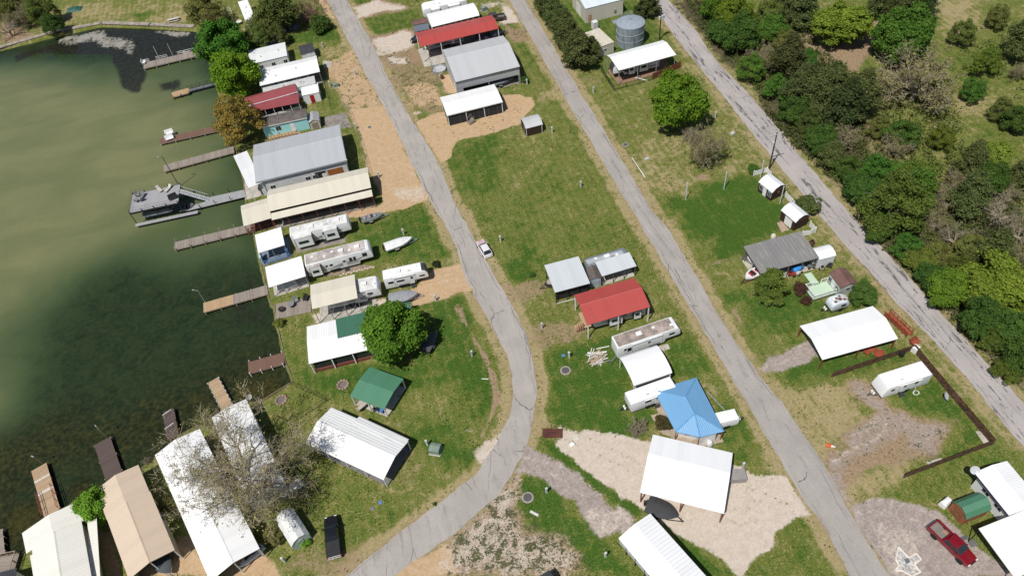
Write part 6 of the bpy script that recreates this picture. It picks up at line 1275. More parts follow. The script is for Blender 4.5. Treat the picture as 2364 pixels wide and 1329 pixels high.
def leafy(seed, nclump=70, nleaf=15000, size=.066, zr=(.25,1.0), flat=.9, clr=(.17,.30), gap=.12):
    """crown of unit radius centred at z=0: leaf clumps spread through a lumpy ellipsoid"""
    rs = np.random.RandomState(seed); C_ = []; Rr = []
    while len(C_) < nclump:
        v_ = rs.normal(size=3); v_ /= np.linalg.norm(v_); rr = rs.uniform(.35,.88)**.6*.86
        lob = .86+.16*math.sin(3*math.atan2(v_[1],v_[0])+seed)+.08*math.sin(5*math.atan2(v_[1],v_[0])+2*seed)
        if v_[2] < -.55: continue
        C_.append(v_*rr*lob*np.array([1,1,flat])); Rr.append(rs.uniform(*clr))
    C_ = np.array(C_); Rr = np.array(Rr); ct = rs.uniform(0,1,nclump)
    w = Rr**2/np.sum(Rr**2); idx = rs.choice(nclump, nleaf, p=w)
    dv = rs.normal(size=(nleaf,3)); dv /= np.linalg.norm(dv,axis=1,keepdims=True); dv[:,2] = np.abs(dv[:,2])*np.where(rs.rand(nleaf)<.78,1,-1)
    dv += .45*C_[idx]/(np.linalg.norm(C_[idx],axis=1,keepdims=True)+.1); dv /= np.linalg.norm(dv,axis=1,keepdims=True)
    rad = Rr[idx]*(rs.uniform(.55,1.0,nleaf)**.5)*(1+.25*rs.normal(size=nleaf)*.5)*np.where(rs.rand(nleaf)<.09, rs.uniform(1.15,1.7,nleaf), 1); P_ = C_[idx]+dv*rad[:,None]*np.array([1,1,.85])
    nr = dv*.7+rs.normal(size=(nleaf,3))*.55; nr[:,2] += .35; nr /= np.linalg.norm(nr,axis=1,keepdims=True)
    tone = np.clip(.25+.35*ct[idx]+.3*rs.rand(nleaf),0,1)
    V, T_ = quads(P_, nr, size*rs.uniform(.6,1.35,nleaf), tone, rs); return V, T_
def cedarc(seed, nleaf=16000, size=.05, nb=110):
    """dense upright evergreen, unit radius, height about 2.6, base at z=0"""
    rs = np.random.RandomState(seed); hts = rs.uniform(.05,1,nb)**.8; an = rs.uniform(0,2*np.pi,nb); prof = np.clip(1.05-hts**1.6,.06,1)*np.clip(hts*6+.45,0,1)
    ln = prof*rs.uniform(.65,1.08,nb); bt = rs.uniform(0,1,nb); idx = rs.choice(nb, nleaf, p=(ln+.15)/np.sum(ln+.15)); t_ = rs.uniform(.15,1,nleaf)**.7
    rr = ln[idx]*t_; sp = .11*(1.25-t_)*np.clip(ln[idx]+.3,0,1)+.05
    P_ = np.stack([np.cos(an[idx])*rr, np.sin(an[idx])*rr, hts[idx]*2.45+.38*t_*ln[idx]+.05], 1)+rs.normal(size=(nleaf,3))*sp[:,None]
    out = np.stack([np.cos(an[idx]), np.sin(an[idx]), np.full(nleaf,.55)],1); nr = out*.5+rs.normal(size=(nleaf,3))*.6; nr[:,2] += .4; nr /= np.linalg.norm(nr,axis=1,keepdims=True)
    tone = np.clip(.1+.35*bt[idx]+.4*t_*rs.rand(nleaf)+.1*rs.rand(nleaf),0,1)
    V, T_ = quads(P_, nr, size*rs.uniform(.7,1.5,nleaf), tone, rs, 1.9, out); return V, T_
def branches(seed, levels=5, spread=.62, nlimb=6, trunk=.045, up=.35, h0=.22, ratio=.70, kids=(3,4), droop=0.0, fan=1.0, twigs=5, tw=.0042, l0=(.30,.40)):
    """skeleton of a unit-radius tree growing from the origin: tapering tubes; returns verts, faces, twig tips"""
    rs = np.random.RandomState(seed); mb = MB(); tips = []
    def grow(p0, dr, ln, rad, lev):
        nseg = 3 if lev < 3 else 2; pt = p0.copy(); r0 = rad; d0 = dr.copy()
        for s_ in range(nseg):
            d0 = d0+rs.normal(size=3)*.16; d0[2] += up*.12-droop*.1*lev; d0 /= np.linalg.norm(d0); p1 = pt+d0*ln/nseg; r1 = rad*(1-.5*(s_+1)/nseg)
            mb.tube(pt, p1, r0, r1, 5 if lev < 2 else 3, False); pt, r0 = p1, r1
            if lev < levels and s_ < nseg-1 and lev > 0:
                sd_ = rs.normal(size=3); sd_ -= d0*np.dot(sd_,d0); sd_ /= np.linalg.norm(sd_); grow(pt, d0*.6+sd_*spread*1.1, ln*ratio*.8, r1*.65, lev+1)
        if lev >= levels:
            tips.append(pt.copy())
            for q_ in range(twigs):
                td = d0*.8+rs.normal(size=3)*.55; td[2] += .15; td /= np.linalg.norm(td); tl = rs.uniform(.06,.13); s0 = p0+(pt-p0)*rs.uniform(.2,1); sd_ = np.cross(td, rs.normal(size=3)); sd_ /= np.linalg.norm(sd_)+1e-9; sd_ *= tw
                mb.add([tuple(s0-sd_), tuple(s0+sd_), tuple(s0+td*tl+sd_*.4), tuple(s0+td*tl-sd_*.4)], [(0,1,2,3)])
            return
        for q_ in range(rs.randint(kids[0], kids[1]+1)):
            sd_ = rs.normal(size=3); sd_ -= d0*np.dot(sd_,d0); sd_ /= np.linalg.norm(sd_); nd = d0+sd_*spread*rs.uniform(.6,1.3); nd[2] += up*.2; grow(pt, nd/np.linalg.norm(nd), ln*ratio*rs.uniform(.75,1.15), r0*.72, lev+1)
    tr = np.array([0,0,h0]); mb.tube((0,0,-.03), tr, trunk*1.3, trunk, 7, False)
    for q_ in range(nlimb):
        an = q_*2*np.pi/nlimb+rs.uniform(-.4,.4); el = rs.uniform(.35,1.2)*fan; dr = np.array([math.cos(an)*math.cos(el), math.sin(an)*math.cos(el), math.sin(el)])
        grow(tr, dr, rs.uniform(*l0), trunk*.68, 1)
    return mb, np.array(tips)
class Proto: pass
def mk(name, kind, seed, **k_):
    pr = Proto(); pr.name = name; pr.kind = kind
    if kind == 'leafy':
        hs = k_.pop('stem', .75); V, T_ = leafy(seed, **k_); V = V.copy(); V[:,2] += hs; F_ = np.arange(len(V)).reshape(-1,4)
        mb = MB(); rs = random.Random(seed); mb.tube((0,0,-.05),(0,0,hs*.55),.075,.055,8)
        for q_ in range(7):
            an = q_*.9+rs.uniform(-.3,.3); mb.tube((0,0,hs*.5),(math.cos(an)*.4,math.sin(an)*.4,hs+.15+rs.uniform(-.2,.3)),.038,.012,5); mb.tube((math.cos(an)*.4,math.sin(an)*.4,hs+.15),(math.cos(an+.3)*.75,math.sin(an+.3)*.75,hs+.2),.014,.006,4)
        pr.parts = [('trunk', None, mb, BARK), ('crown', np_mesh('crown', V, F_, T_, LEAF), None, None)]; pr.zc = hs
    elif kind == 'cedar':
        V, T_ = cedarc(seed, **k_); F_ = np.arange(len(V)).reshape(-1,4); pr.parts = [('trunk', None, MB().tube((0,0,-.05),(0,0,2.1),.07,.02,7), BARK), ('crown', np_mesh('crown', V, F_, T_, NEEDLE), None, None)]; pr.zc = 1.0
    elif kind == 'shrub':
        V, T_ = leafy(seed, **k_); V = V.copy(); V[:,2] = V[:,2]*.8+.5; F_ = np.arange(len(V)).reshape(-1,4); mb = MB(); rs = random.Random(seed)
        for q_ in range(6): mb.tube((0,0,-.02),(rs.uniform(-.4,.4),rs.uniform(-.4,.4),.8),.03,.012,5)
        pr.parts = [('stem', None, mb, BARK), ('foliage', np_mesh('foliage', V, F_, T_, LEAF), None, None)]; pr.zc = .5
    else:
        bark = k_.pop('bark', BARKG); bud = k_.pop('bud', 0); bsz = k_.pop('bsize', .02); mb, tips = branches(seed, **k_)
        pr.parts = [('trunk', None, mb, bark)]; pr.zc = .62
        if bud:
            rs = np.random.RandomState(seed+1); ii = rs.randint(0, len(tips), bud); P_ = tips[ii]+rs.normal(size=(bud,3))*.03; nr = rs.normal(size=(bud,3)); nr[:,2] += .6; nr /= np.linalg.norm(nr,axis=1,keepdims=True)
            V, T_ = quads(P_, nr, bsz*rs.uniform(.6,1.4,bud), rs.uniform(.2,1,bud), rs); pr.parts.append(('crown', np_mesh('crown', V, np.arange(len(V)).reshape(-1,4), T_, LEAF), None, None))
    out = []
    for nm_, me, mb, mt in pr.parts:
        if me is None:
            ob = mb.build(nm_, mt); me = ob.data; bpy.data.objects.remove(ob)
        out.append((nm_, me))
    pr.parts = out; return pr
def plant(pr, pc, rpx, label, cat='tree', name=None, col=(.06,.11,.022), hs=1.0, zrot=None, group=None, sx=1.0):
    zc = 2.0
    for _ in range(3):
        A = G(pc, zc); R_ = (G((pc[0]+rpx, pc[1]), zc)-A).length; zc = pr.zc*R_*hs
    R_ *= {'leafy':1.16,'cedar':1.12,'shrub':1.15}.get(pr.kind, 1.15)
    A = G(pc, zc); rt = thing(name or pr.name, label, cat, (A.x, A.y, 0), zrot if zrot is not None else rnd.uniform(0, 6.28), group); rt.scale = (R_*sx, R_, R_*hs)
    jj = rnd.uniform(.9, 1.12)*1.46
    for nm_, me in pr.parts:
        ob = bpy.data.objects.new(nm_, me); COL.objects.link(ob); ob.parent = rt; ob.color = (col[0]*jj, col[1]*jj, col[2]*jj, 1)
    return rt
LE = [mk('leafy_tree', 'leafy', 11, nclump=85, nleaf=26000, size=.060, clr=(.13,.24)), mk('leafy_tree', 'leafy', 12, nclump=60, nleaf=20000, size=.066, clr=(.15,.28)), mk('leafy_tree', 'leafy', 13, nclump=110, nleaf=26000, size=.055, clr=(.10,.21))]
LS = mk('sparse_tree', 'leafy', 14, nclump=75, nleaf=8500, size=.055, clr=(.12,.24)); LW = mk('wispy_tree', 'leafy', 15, nclump=90, nleaf=13000, size=.048, clr=(.10,.22))
CE = [mk('cedar_tree', 'cedar', 21), mk('cedar_tree', 'cedar', 22, nb=80, size=.056), mk('cedar_tree', 'cedar', 24, nb=140, nleaf=18000)]
BT = [mk('bare_tree', 'bare', 31, levels=4, bark=BARKG, bud=2600, bsize=.035, trunk=.045, nlimb=8, kids=(2,3), l0=(.36,.48), twigs=5), mk('bare_tree', 'bare', 32, levels=4, bark=BARKP, trunk=.045, kids=(2,3), nlimb=6, l0=(.36,.48), twigs=4)]
BIGB = mk('spreading_tree', 'bare', 33, levels=5, bark=BARKP, bud=8000, bsize=.016, trunk=.045, nlimb=8, fan=.75, kids=(2,3), up=.12, l0=(.40,.52), twigs=3, tw=.0024)
BSH = mk('bare_shrub', 'bare', 34, levels=3, bark=BARKG, trunk=.035, h0=.04, nlimb=18, kids=(2,3), up=.5, l0=(.36,.46), twigs=6, tw=.008); BSR = mk('bare_shrub', 'bare', 35, levels=4, bark=BARKR, bud=2200, bsize=.035, trunk=.035, h0=.1, nlimb=8, kids=(2,3), l0=(.36,.46), twigs=4)
SH = [mk('leafy_shrub', 'shrub', 41, nclump=30, nleaf=3500, size=.11, clr=(.2,.35)), mk('leafy_shrub', 'shrub', 42, nclump=40, nleaf=3800, size=.10, clr=(.15,.3))]
GRN, BRT, DRK, CED, OLV, YEL, LIM, OLB = (.055,.12,.020), (.09,.17,.014), (.045,.088,.018), (.058,.075,.026), (.10,.115,.034), (.135,.195,.032), (.12,.23,.026), (.16,.122,.032)
GBR = (.15,.15,.06)
plant(LE[0], (519,104), 56, 'dark green leafy tree on the shore, upper of the two', col=(.048,.118,.015)); plant(LE[1], (546,180), 53, 'bright green leafy tree on the shore, lower of the two', col=(.082,.178,.012))
plant(LW, (550,286), 58, 'olive-brown wispy tree at the shore by the teal cottage', col=OLB)
plant(LE[2], (1564,243), 73, 'big round bright green tree alone between the two right roads', col=(.075,.15,.013), hs=1.15)
plant(LE[0], (909,768), 77, 'big round green tree overhanging the white and green roof', col=(.062,.128,.014))
plant(CE[1], (1779,662), 40, 'soft upright evergreen in front of the weathered grey roof', col=(.062,.095,.018), hs=.8)
plant(LE[1], (1993,681), 33, 'small round tree leaning over the vintage trailer', col=(.07,.115,.025)); plant(LE[1], (215,1176), 41, 'small lime green tree between the cream and tan roofs', col=LIM)
plant(BIGB, (560,1084), 166, 'huge bare spreading tree with pale branches over the white roofs', col=(.17,.165,.06), hs=.95)
for pc, rr, pr, cl, lb in (((472,28),40,LS,OLV,'sparse olive tree left of the white motorhome'),((497,60),30,LW,(.10,.10,.035),'pale wispy tree behind the dark lakeside tree'),((606,55),34,LS,OLV,'olive tree right of the white motorhome'),((645,28),42,CE[0],(.06,.075,.02),'shaggy evergreen over the tarp covered trailer'),((595,92),32,LW,(.085,.11,.03),'olive green tree above the blue tarp'),((640,85),26,LW,(.08,.10,.03),'small olive tree at the end of the blue tarp')): plant(pr, pc, rr, lb, col=cl)
plant(BSR, (706,24), 42, 'pinkish brown budding tree beside the near lane at the top', 'tree', 'budding_tree', (.20,.125,.09)); plant(SH[0], (738,60), 24, 'dark green shrub below the pinkish budding tree', 'shrub', col=DRK)
for pc, rr, pr, cl, lb in (((22,20),38,LS,OLV,'leaning olive tree in the top left corner'),((52,42),34,BT[0],GBR,'bare leaning tree at the top left shore'),((95,32),34,LW,(.075,.11,.025),'green wispy tree at the top left shore'),((14,62),34,BT[1],GBR,'bare tree at the left edge above the seawall'),((120,60),24,LS,DRK,'dark sparse tree nearest the green tarp')): plant(pr, pc, rr, lb, col=cl)
for x, (pc, rr, hs_) in enumerate((((1262,14),30,.8),((1282,42),30,.85),((1300,66),32,.8),((1312,94),34,.85),((1336,126),38,.9),((1366,118),22,.9))): plant(CE[x%3], pc, rr, ('dark cedar at the top end of the cedar row','second cedar from the top of the cedar row','third cedar from the top of the cedar row','fourth cedar from the top of the cedar row','largest cedar at the near end of the cedar row','small cedar between the cedar row and the pump house')[x], col=CED, hs=hs_, group='cedar row beside the middle lane')
plant(CE[1], (1494,18), 27, 'lone cedar left of the power pole at the top', col=(.045,.055,.018), hs=.8)
plant(BSR, (1382,105), 26, 'pinkish bare shrub in front of the pump house', 'shrub', 'bare_shrub', (.2,.13,.1)); plant(BT[0], (1628,350), 56, 'grey bare tree with many stems on the lawn', col=(.16,.155,.06), hs=1.45); plant(BSH, (1600,312), 34, 'bare twiggy shrub at the foot of the big round tree', 'shrub')
plant(SH[1], (1866,476), 32, 'loose green shrub by the road behind the brown sheds', 'shrub', col=(.065,.09,.03)); plant(SH[0], (1737,391), 14, 'low green bush at the end of the white vinyl fence', 'shrub', col=GRN)
plant(SH[0], (1845,668), 17, 'reddish brown bush left of the mint deck', 'shrub', col=(.06,.035,.025), hs=1.3); plant(SH[1], (1861,695), 14, 'dark red bush at the mint deck corner', 'shrub', col=(.055,.028,.02))
plant(SH[1], (1531,978), 22, 'dense dark flowering bush beside the blue cottage', 'shrub', col=(.05,.04,.018)); plant(BSH, (1474,985), 34, 'domed leafless brown shrub near the blue cottage', 'shrub')
plant(SH[0], (1006,611), 10, 'small round dark bush behind the gravel parked camper', 'shrub', col=(.03,.04,.02)); plant(SH[1], (645,746), 13, 'round yellow-green bush at the end of the wooden lake deck', 'shrub', col=(.12,.13,.03))
plant(SH[1], (705,1252), 13, 'bright creeper at the gable of the barrel roofed shed', 'shrub', col=LIM); plant(SH[0], (1212,186), 10, 'dark bush at the corner of the grey barn', 'shrub', col=DRK)
plant(SH[0], (1229,634), 7, 'dark weed clump on the grass left of the grey carport', 'shrub', col=DRK); plant(SH[0], (1003,1163), 5, 'tiny dark weed by the lane bend', 'shrub', col=DRK)
plant(BSH, (337,1062), 14, 'twiggy shrub on the shore between tan and white roofs', 'shrub'); plant(LS, (385,1165), 20, 'small sparse tree beside the tan roof', col=(.12,.12,.045)); plant(LS, (480,965), 22, 'small sparse tree at the shore by the narrow wooden dock', col=(.12,.13,.05)); plant(LS, (630,1235), 26, 'sparse budding tree by the lower end of the long white roof', col=(.13,.125,.05))
# the wood beyond the main road, crown by crown
WOOD = [(d,130,110,125,'L',(.075,.125,.014),'bright leafy tree at the road edge in the top wood'),(d,30,60,110,'L',(.06,.115,.014),'green leafy tree touching the top road edge'),(d,370,110,95,'W',(.085,.12,.03),'light loose tree left of the tan clearing'),(d,380,215,85,'L',GRN,'green tree beside the tan clearing'),(d,170,270,110,'L',DRK,'dark green tree by the road below the bright one'),(d,50,230,90,'L',DRK,'dark tree shading the road at the top'),(d,310,410,110,'B',GBR,'white stemmed bare tree by the upper road'),(d,250,480,90,'W',GRN,'green brush tree at the verge of the upper road'),(d,480,300,75,'W',OLV,'olive tree at the left edge of the clearing'),
 (d,862,185,200,'Y',(.115,.17,.022),'large yellow-green tree circled by bare tan soil'),(d,610,95,95,'C',CED,'cedar left of the large yellow-green tree'),(d,520,20,85,'C',CED,'cedar at the top edge left of the yellow-green tree'),(d,1130,45,80,'C',CED,'cedar right of the large yellow-green tree'),(d,1290,80,110,'C',(.05,.055,.02),'brownish cedar at the top beside the meadow'),(d,1420,60,85,'C',(.04,.06,.022),'blue-green cedar at the edge of the meadow'),(d,1275,265,172,'L',(.045,.105,.016),'wide deep green tree behind the grey bare tree'),(d,1390,560,300,'G',GBR,'largest grey bare tree in the wood'),
 (d,500,440,110,'C',(.05,.055,.02),'brown-tinged cedar near the upper road'),(d,625,420,66,'L',GRN,'small green tree below the clearing'),(d,800,590,112,'C',CED,'tall cedar at the tip of the clearing'),(d,990,690,125,'C',CED,'dark cedar beside the reddish soil'),(d,720,690,130,'C',CED,'cedar in the middle of the dark roadside clump'),(d,880,760,120,'C',(.03,.045,.015),'darkest cedar of the roadside clump'),(d,600,620,100,'C',CED,'cedar at the left of the roadside clump'),(d,420,610,85,'W',GRN,'green brush tree left of the roadside clump'),(d,540,770,90,'L',DRK,'dark leafy tree by the road above the power pole'),(d,640,840,80,'W',(.055,.08,.022),'small roadside tree right above the power pole'),
 (d,720,960,95,'L',DRK,'dark leafy tree across the road from the power pole'),(d,880,960,120,'B',GBR,'grey bare tree across from the power pole'),(d,800,1080,85,'C',CED,'cedar below the bare tree across from the pole'),(d,930,1170,100,'L',DRK,'dark round tree along the road past the pole'),(d,1090,1200,115,'W',GRN,'green loose tree in the middle of the wood'),(d,1240,1190,95,'L',GRN,'round green tree in the middle of the wood'),(d,1360,1240,130,'L',(.085,.125,.02),'light green tree below the grey bare tree'),(d,1230,1010,110,'B',GBR,'thin bare tree below the large grey one'),(d,1540,950,90,'W',(.10,.12,.02),'yellowish tree right of the grey bare tree'),(d,1290,930,100,'L',DRK,'dark tree under the large grey bare tree'),(d,1120,880,70,'W',OLV,'olive brush tree left below the grey bare tree'),
 (d,1740,1130,105,'C',CED,'cedar left of the yellow tree at the right side'),(d,1900,1070,115,'Y',YEL,'yellow-green tree at the right side of the wood'),(d,1860,1250,110,'L',DRK,'dark tree below the yellow one at the right'),(d,1660,1240,110,'B',GBR,'grey bare tree left of the dark right hand tree'),(d,2060,1230,90,'C',CED,'cedar at the right edge of the wood'),(d,1980,1310,100,'B',GBR,'bare tree near the right edge'),(d,2085,300,120,'C',CED,'cedar at the top right edge'),(d,2060,500,75,'B',GBR,'bare tree under the top right cedar'),(d,1850,440,100,'W',(.085,.13,.02),'green thicket tree in the right meadow'),(d,1690,240,85,'W',(.09,.12,.03),'pale green thicket tree in the upper meadow'),(d,1760,630,85,'W',GRN,'low green tree beside the meadow'),(d,2060,830,95,'L',DRK,'dark tree at the right edge of the meadow'),(d,1950,760,80,'W',OLV,'olive tree at the lower meadow'),(d,1930,130,85,'W',OLV,'olive tree in the upper meadow corner'),
 (h,1150,180,190,'W',(.072,.11,.022),'tall olive green tree with pale trunk near the road'),(h,950,70,115,'L',DRK,'dark tree at the road edge above the tall olive one'),(h,1050,300,95,'L',(.05,.09,.018),'green tree at the foot of the tall olive one'),(h,1280,50,110,'L',GRN,'green tree right behind the tall olive one'),(h,1480,120,120,'B',GBR,'bare grey tree right of the tall olive one'),(h,1620,110,110,'C',CED,'upright cedar between two bare trees'),(h,1840,190,165,'P',GBR,'white branched bare tree at the right'),(h,1960,330,110,'P',GBR,'bare tree with leaning white trunk at the right edge'),(h,1550,360,120,'P',GBR,'pale bare tree in the middle of the lower wood'),(h,1400,260,95,'B',GBR,'tangle-branched bare tree behind the olive one'),(h,1310,520,95,'Y',(.10,.135,.025),'small yellow-green tree by the road'),(h,1430,470,85,'L',OLV,'olive tree behind the small yellow-green one'),(h,1780,460,105,'C',CED,'cedar above the big yellow-green tree'),(h,1900,480,95,'B',GBR,'bare tree above the big yellow-green one'),(h,1480,690,120,'L',(.07,.145,.016),'bright green tree reaching over the road'),(h,1380,620,80,'L',DRK,'dark brush tree beside the bright roadside one'),(h,1770,690,215,'Y',(.11,.165,.022),'big yellow-green tree at the lower right'),(h,1950,720,130,'Y',(.115,.15,.022),'yellow-green tree cut by the right edge'),(h,1700,890,120,'L',DRK,'dark tree below the big yellow-green one'),(h,1890,960,130,'L',DRK,'dark tree at the lower right edge'),(h,1770,1020,80,'W',(.075,.105,.02),'low olive tree at the road in the lower right'),(h,1950,1120,110,'L',DRK,'lowest dark tree at the right edge'),(h,1860,1210,80,'W',(.085,.11,.02),'small olive tree at the road bottom right'),(h,1640,420,90,'L',OLV,'olive tree in the lower wood'),(h,1220,420,80,'W',GRN,'green verge tree below the tall olive one'),(h,1560,560,90,'W',(.07,.10,.02),'loose green tree left of the big yellow one')]
TALL = {'L':1.15,'W':1.1,'Y':.85,'C':.95,'B':1.05,'G':.8,'P':1.15}
for x, (kf, cx_, cy_, rr, kd, cl, lb) in enumerate(WOOD):
    sc_ = 2.953 if kf is d else 2.769; pr = {'L':LE[x%3],'W':LW,'Y':LE[1 + x%2],'C':CE[x%3],'B':BT[0],'G':BT[0],'P':BT[1]}[kd]
    plant(pr, kf(cx_,cy_)[0], rr/sc_*1.16, lb, col=cl, hs=TALL[kd]*rnd.uniform(.85,1.12), sx=rnd.uniform(.84,1.16), group='trees of the wood beyond the main road')
# undergrowth that nobody could count
rs = np.random.RandomState(5); UG = [W2(d(60,330,560,120,800,400,1050,560,1050,900,1100,1329,900,1329,420,900)), W2(h(860,20,1990,0,1990,1340,1800,1200,1480,860,1200,560,1050,420)), W2(c(1400,0,1772,0,1772,470,1600,330)), W2(d(1080,560,1640,560,1700,1000,1600,1329,1100,1329,1050,900)), W2(d(1640,200,2109,180,2109,700,1700,640))]
PT = []
for ui, U_ in enumerate(UG):
    lo, hi = U_.min(0), U_.max(0); cnt = int((hi-lo).prod()*(3.0, 3.0, 3.0, 1.4, .45)[ui]); q_ = rs.uniform(lo, hi, (cnt,2)); q_ = q_[sdist(q_[:,0], q_[:,1], U_) > .3]; dens = fbm(q_[:,0], q_[:,1], 5.0)+fbm(q_[:,0], q_[:,1], 14.0, 2); PT.append(q_[dens > -.22])
PT = np.concatenate(PT); rep = 6; Q_ = np.repeat(PT, rep, 0)+rs.normal(size=(len(PT)*rep,2))*.35; zz = rs.uniform(.05,.9,len(Q_))*(.4+1.6*np.clip(fbm(Q_[:,0],Q_[:,1],4)+.5,0,1)); cen = np.stack([Q_[:,0],Q_[:,1],zz],1)
nr = rs.normal(size=cen.shape)*.6; nr[:,2] += 1; nr /= np.linalg.norm(nr,axis=1,keepdims=True)
V, T_ = quads(cen, nr, rs.uniform(.2,.5,len(cen)), np.clip(.4+fbm(Q_[:,0],Q_[:,1],6)*1.2+rs.normal(size=len(cen))*.2,0,1), rs); ug = bpy.data.objects.new('undergrowth', np_mesh('undergrowth', V, np.arange(len(V)).reshape(-1,4), T_, LEAF)); COL.objects.link(ug); ug.color = (.11,.135,.042,1)
tag(ug, 'low brush and weeds covering the floor of the wood', 'undergrowth', kind='stuff')

# standing tufts of grass and weeds over the lots, uncountable
SHORT = []
rs = np.random.RandomState(9); lo, hi = np.array([-40., 8.]), np.array([125., 235.]); q_ = rs.uniform(lo, hi, (230000,2)); ix = np.clip(np.searchsorted(xs, q_[:,0]), 0, len(xs)-1); iy = np.clip(np.searchsorted(ys, q_[:,1]), 0, len(ys)-1)
cv = {k_: v_[iy,ix] for k_, v_ in chan.items()}; grav = np.maximum(np.maximum(cv['tan'], cv['white']), cv['purple']); sdl = sd_lake[iy,ix]
onroad = np.zeros(len(q_), bool)
for A_, B_ in ((ROAD1_L, ROAD1_R), (ROAD2_L, ROAD2_R), (ROAD3_L, ROAD3_R)):
    onroad |= sdist(q_[:,0], q_[:,1], np.concatenate([W2(A_), W2(B_)[::-1]])) > -.1
nz = fbm(q_[:,0], q_[:,1], 3.0)+.6*fbm(q_[:,0], q_[:,1], 1.3, 2)
pr_ = np.clip(.16+nz*.9, 0, 1)*np.clip(1-grav*1.3, 0, 1)+np.where(cv['tuft'] > .3, .22*np.clip(.3+nz*3, 0, 1), 0)
q_ = q_[(rs.rand(len(q_)) < pr_) & ~onroad & (sdl < -.6)]; cen = np.concatenate([np.repeat(q_, 3, 0)+rs.normal(size=(len(q_)*3,2))*.07, rs.uniform(.02,.10,(len(q_)*3,1))], 1)
nr = rs.normal(size=cen.shape); nr[:,2] = np.abs(nr[:,2])*.6+.25; nr /= np.linalg.norm(nr,axis=1,keepdims=True)
V, T_ = quads(cen, nr, rs.uniform(.09,.24,len(cen)), np.clip(.5+rs.normal(size=len(cen))*.25,0,1), rs, 1.3); gt = bpy.data.objects.new('grass_tufts', np_mesh('grass_tufts', V, np.arange(len(V)).reshape(-1,4), T_, LEAF)); COL.objects.link(gt); gt.color = (.12,.145,.034,1)
tag(gt, 'short rough grass and weeds growing over the lots', 'grass', kind='stuff')
# ================================================================ small things
def pad(name, pts, mt, z=.02):
    P_ = [G(x) for x in pts]; ob = MB().prism([(v_.x, v_.y) for v_ in P_], -.02, z).build(name, mt); ob['kind'] = 'structure'; return ob
pad('patio_pavement', s(1390,890,1750,812,1860,1060,1400,1130), CONC_D); pad('pavement', b(575,417,633,415,640,455,583,462), CONC); pad('pavement', g(1235,1120,1305,1102,1320,1135,1265,1152), CONC)
pad('pavement', m(1530,1115,1600,1090,1705,1215,1600,1245), mat('pink_concrete', (.36,.26,.20), .9)); pad('patio_pavement', f(425,480,790,380,802,450,440,532), CONC_D)
pad('pavement', l(1490,402,1520,400,1602,488,1555,492), CONC); pad('pavement', l(1175,600,1270,572,1290,595,1200,622), CONC); pad('patio_pavement', k(1115,300,1180,285,1260,420,1275,445,1190,420), mat('tan_patio', (.36,.29,.22), .9)); pad('patio_pavement', f(880,610,1020,630,1000,645,700,705,560,700,600,690), mat('brown_path', (.25,.19,.14), .95), .012)
# ---- poles
def utility_pole(label, base, hgt, arm=2.4, yaw=.1, trans=0):
    rt = thing('utility_pole', label, 'utility pole', G(base), yaw); wd_ = mat('creosote_pole', (.055,.042,.034), .9); MB().tube((0,0,-.1),(0,0,hgt),.17,.11,10).build('pole', wd_, rt)
    if arm: MB().box(-arm/2,-.16,hgt-.45,arm/2,-.04,hgt-.3).build('crossarm', mat('pale_crossarm', (.46,.45,.43), .8), rt); [MB().lathe([(.06,0),(.07,.08),(.03,.2)], (x,-.1,hgt-.3), 8).build('insulator', WPAINT, rt) for x in (-arm*.46,-arm*.2,arm*.2,arm*.46)]
    for y in range(trans): MB().lathe([(.02,0),(.24,.02),(.24,.8),(.1,.9)], (-.5+.5*y+(.25 if y else -.1),-.3,hgt-2.6), 12).build('transformer', mat('grey_can', (.48,.50,.51), .5), rt)
    return rt
utility_pole('tall dark utility pole with pale crossarm beside the main road', (1775,391), 8.9, 2.6, .05, 1); utility_pole('dark power pole with grey transformers near the water tank', (1522,93), 8.2, 0, .3, 3)
for lb, bx in (('left pale pole standing at the lush grass edge',(1583,460)),('right pale teal pole standing at the lush grass edge',(1671,437)),('pale teal pole behind the white vinyl fence',(1755,410)),('pale pole in front of the windowed brown shed',(1800,470))):
    rt = thing('net_pole', lb, 'pole', G(bx)); MB().tube((0,0,-.1),(0,0,4.2),.09,None,8).build('pole', mat('pale_teal_pole', (.50,.62,.64), .5), rt); MB().lathe([(.10,0),(.10,.06),(.0,.1)], (0,0,4.2), 8).build('cap', WPAINT, rt)
lamp('tall dark lamp post at the corner of the two-storey boat dock', (411,425), (375,361), (364,363), .15, 7.4, BLACK, .09); lamp('pale lamp post at the end of the half-rebuilt dock', e(862,1065)[0], e(795,970)[0], e(762,975)[0], .12, 2.7, mat('pale_steel', (.48,.49,.50), .45), .045)
lamp('thin lamp on the plain dark brown dock', i_(690,447)[0], i_(625,372)[0], i_(612,366)[0], .12, 2.8, STEEL, .04); lamp('thin lamp on the railed wooden dock', i_(272,610)[0], i_(215,560)[0], i_(205,562)[0], .12, 2.2, STEEL, .04)
for lb, A_, B_ in (('white pole rising from the far dock, left one', a(1088,402)[0], a(1052,300)[0]), ('white pole rising from the far dock, right one', a(1182,385)[0], a(1138,280)[0])):
    v_ = G(A_, .1); tag(MB().tube((0,0,-1.7),(0,0,3.6),.055,None,6).build('mooring_pole', WPAINT), lb, 'pole').location = v_
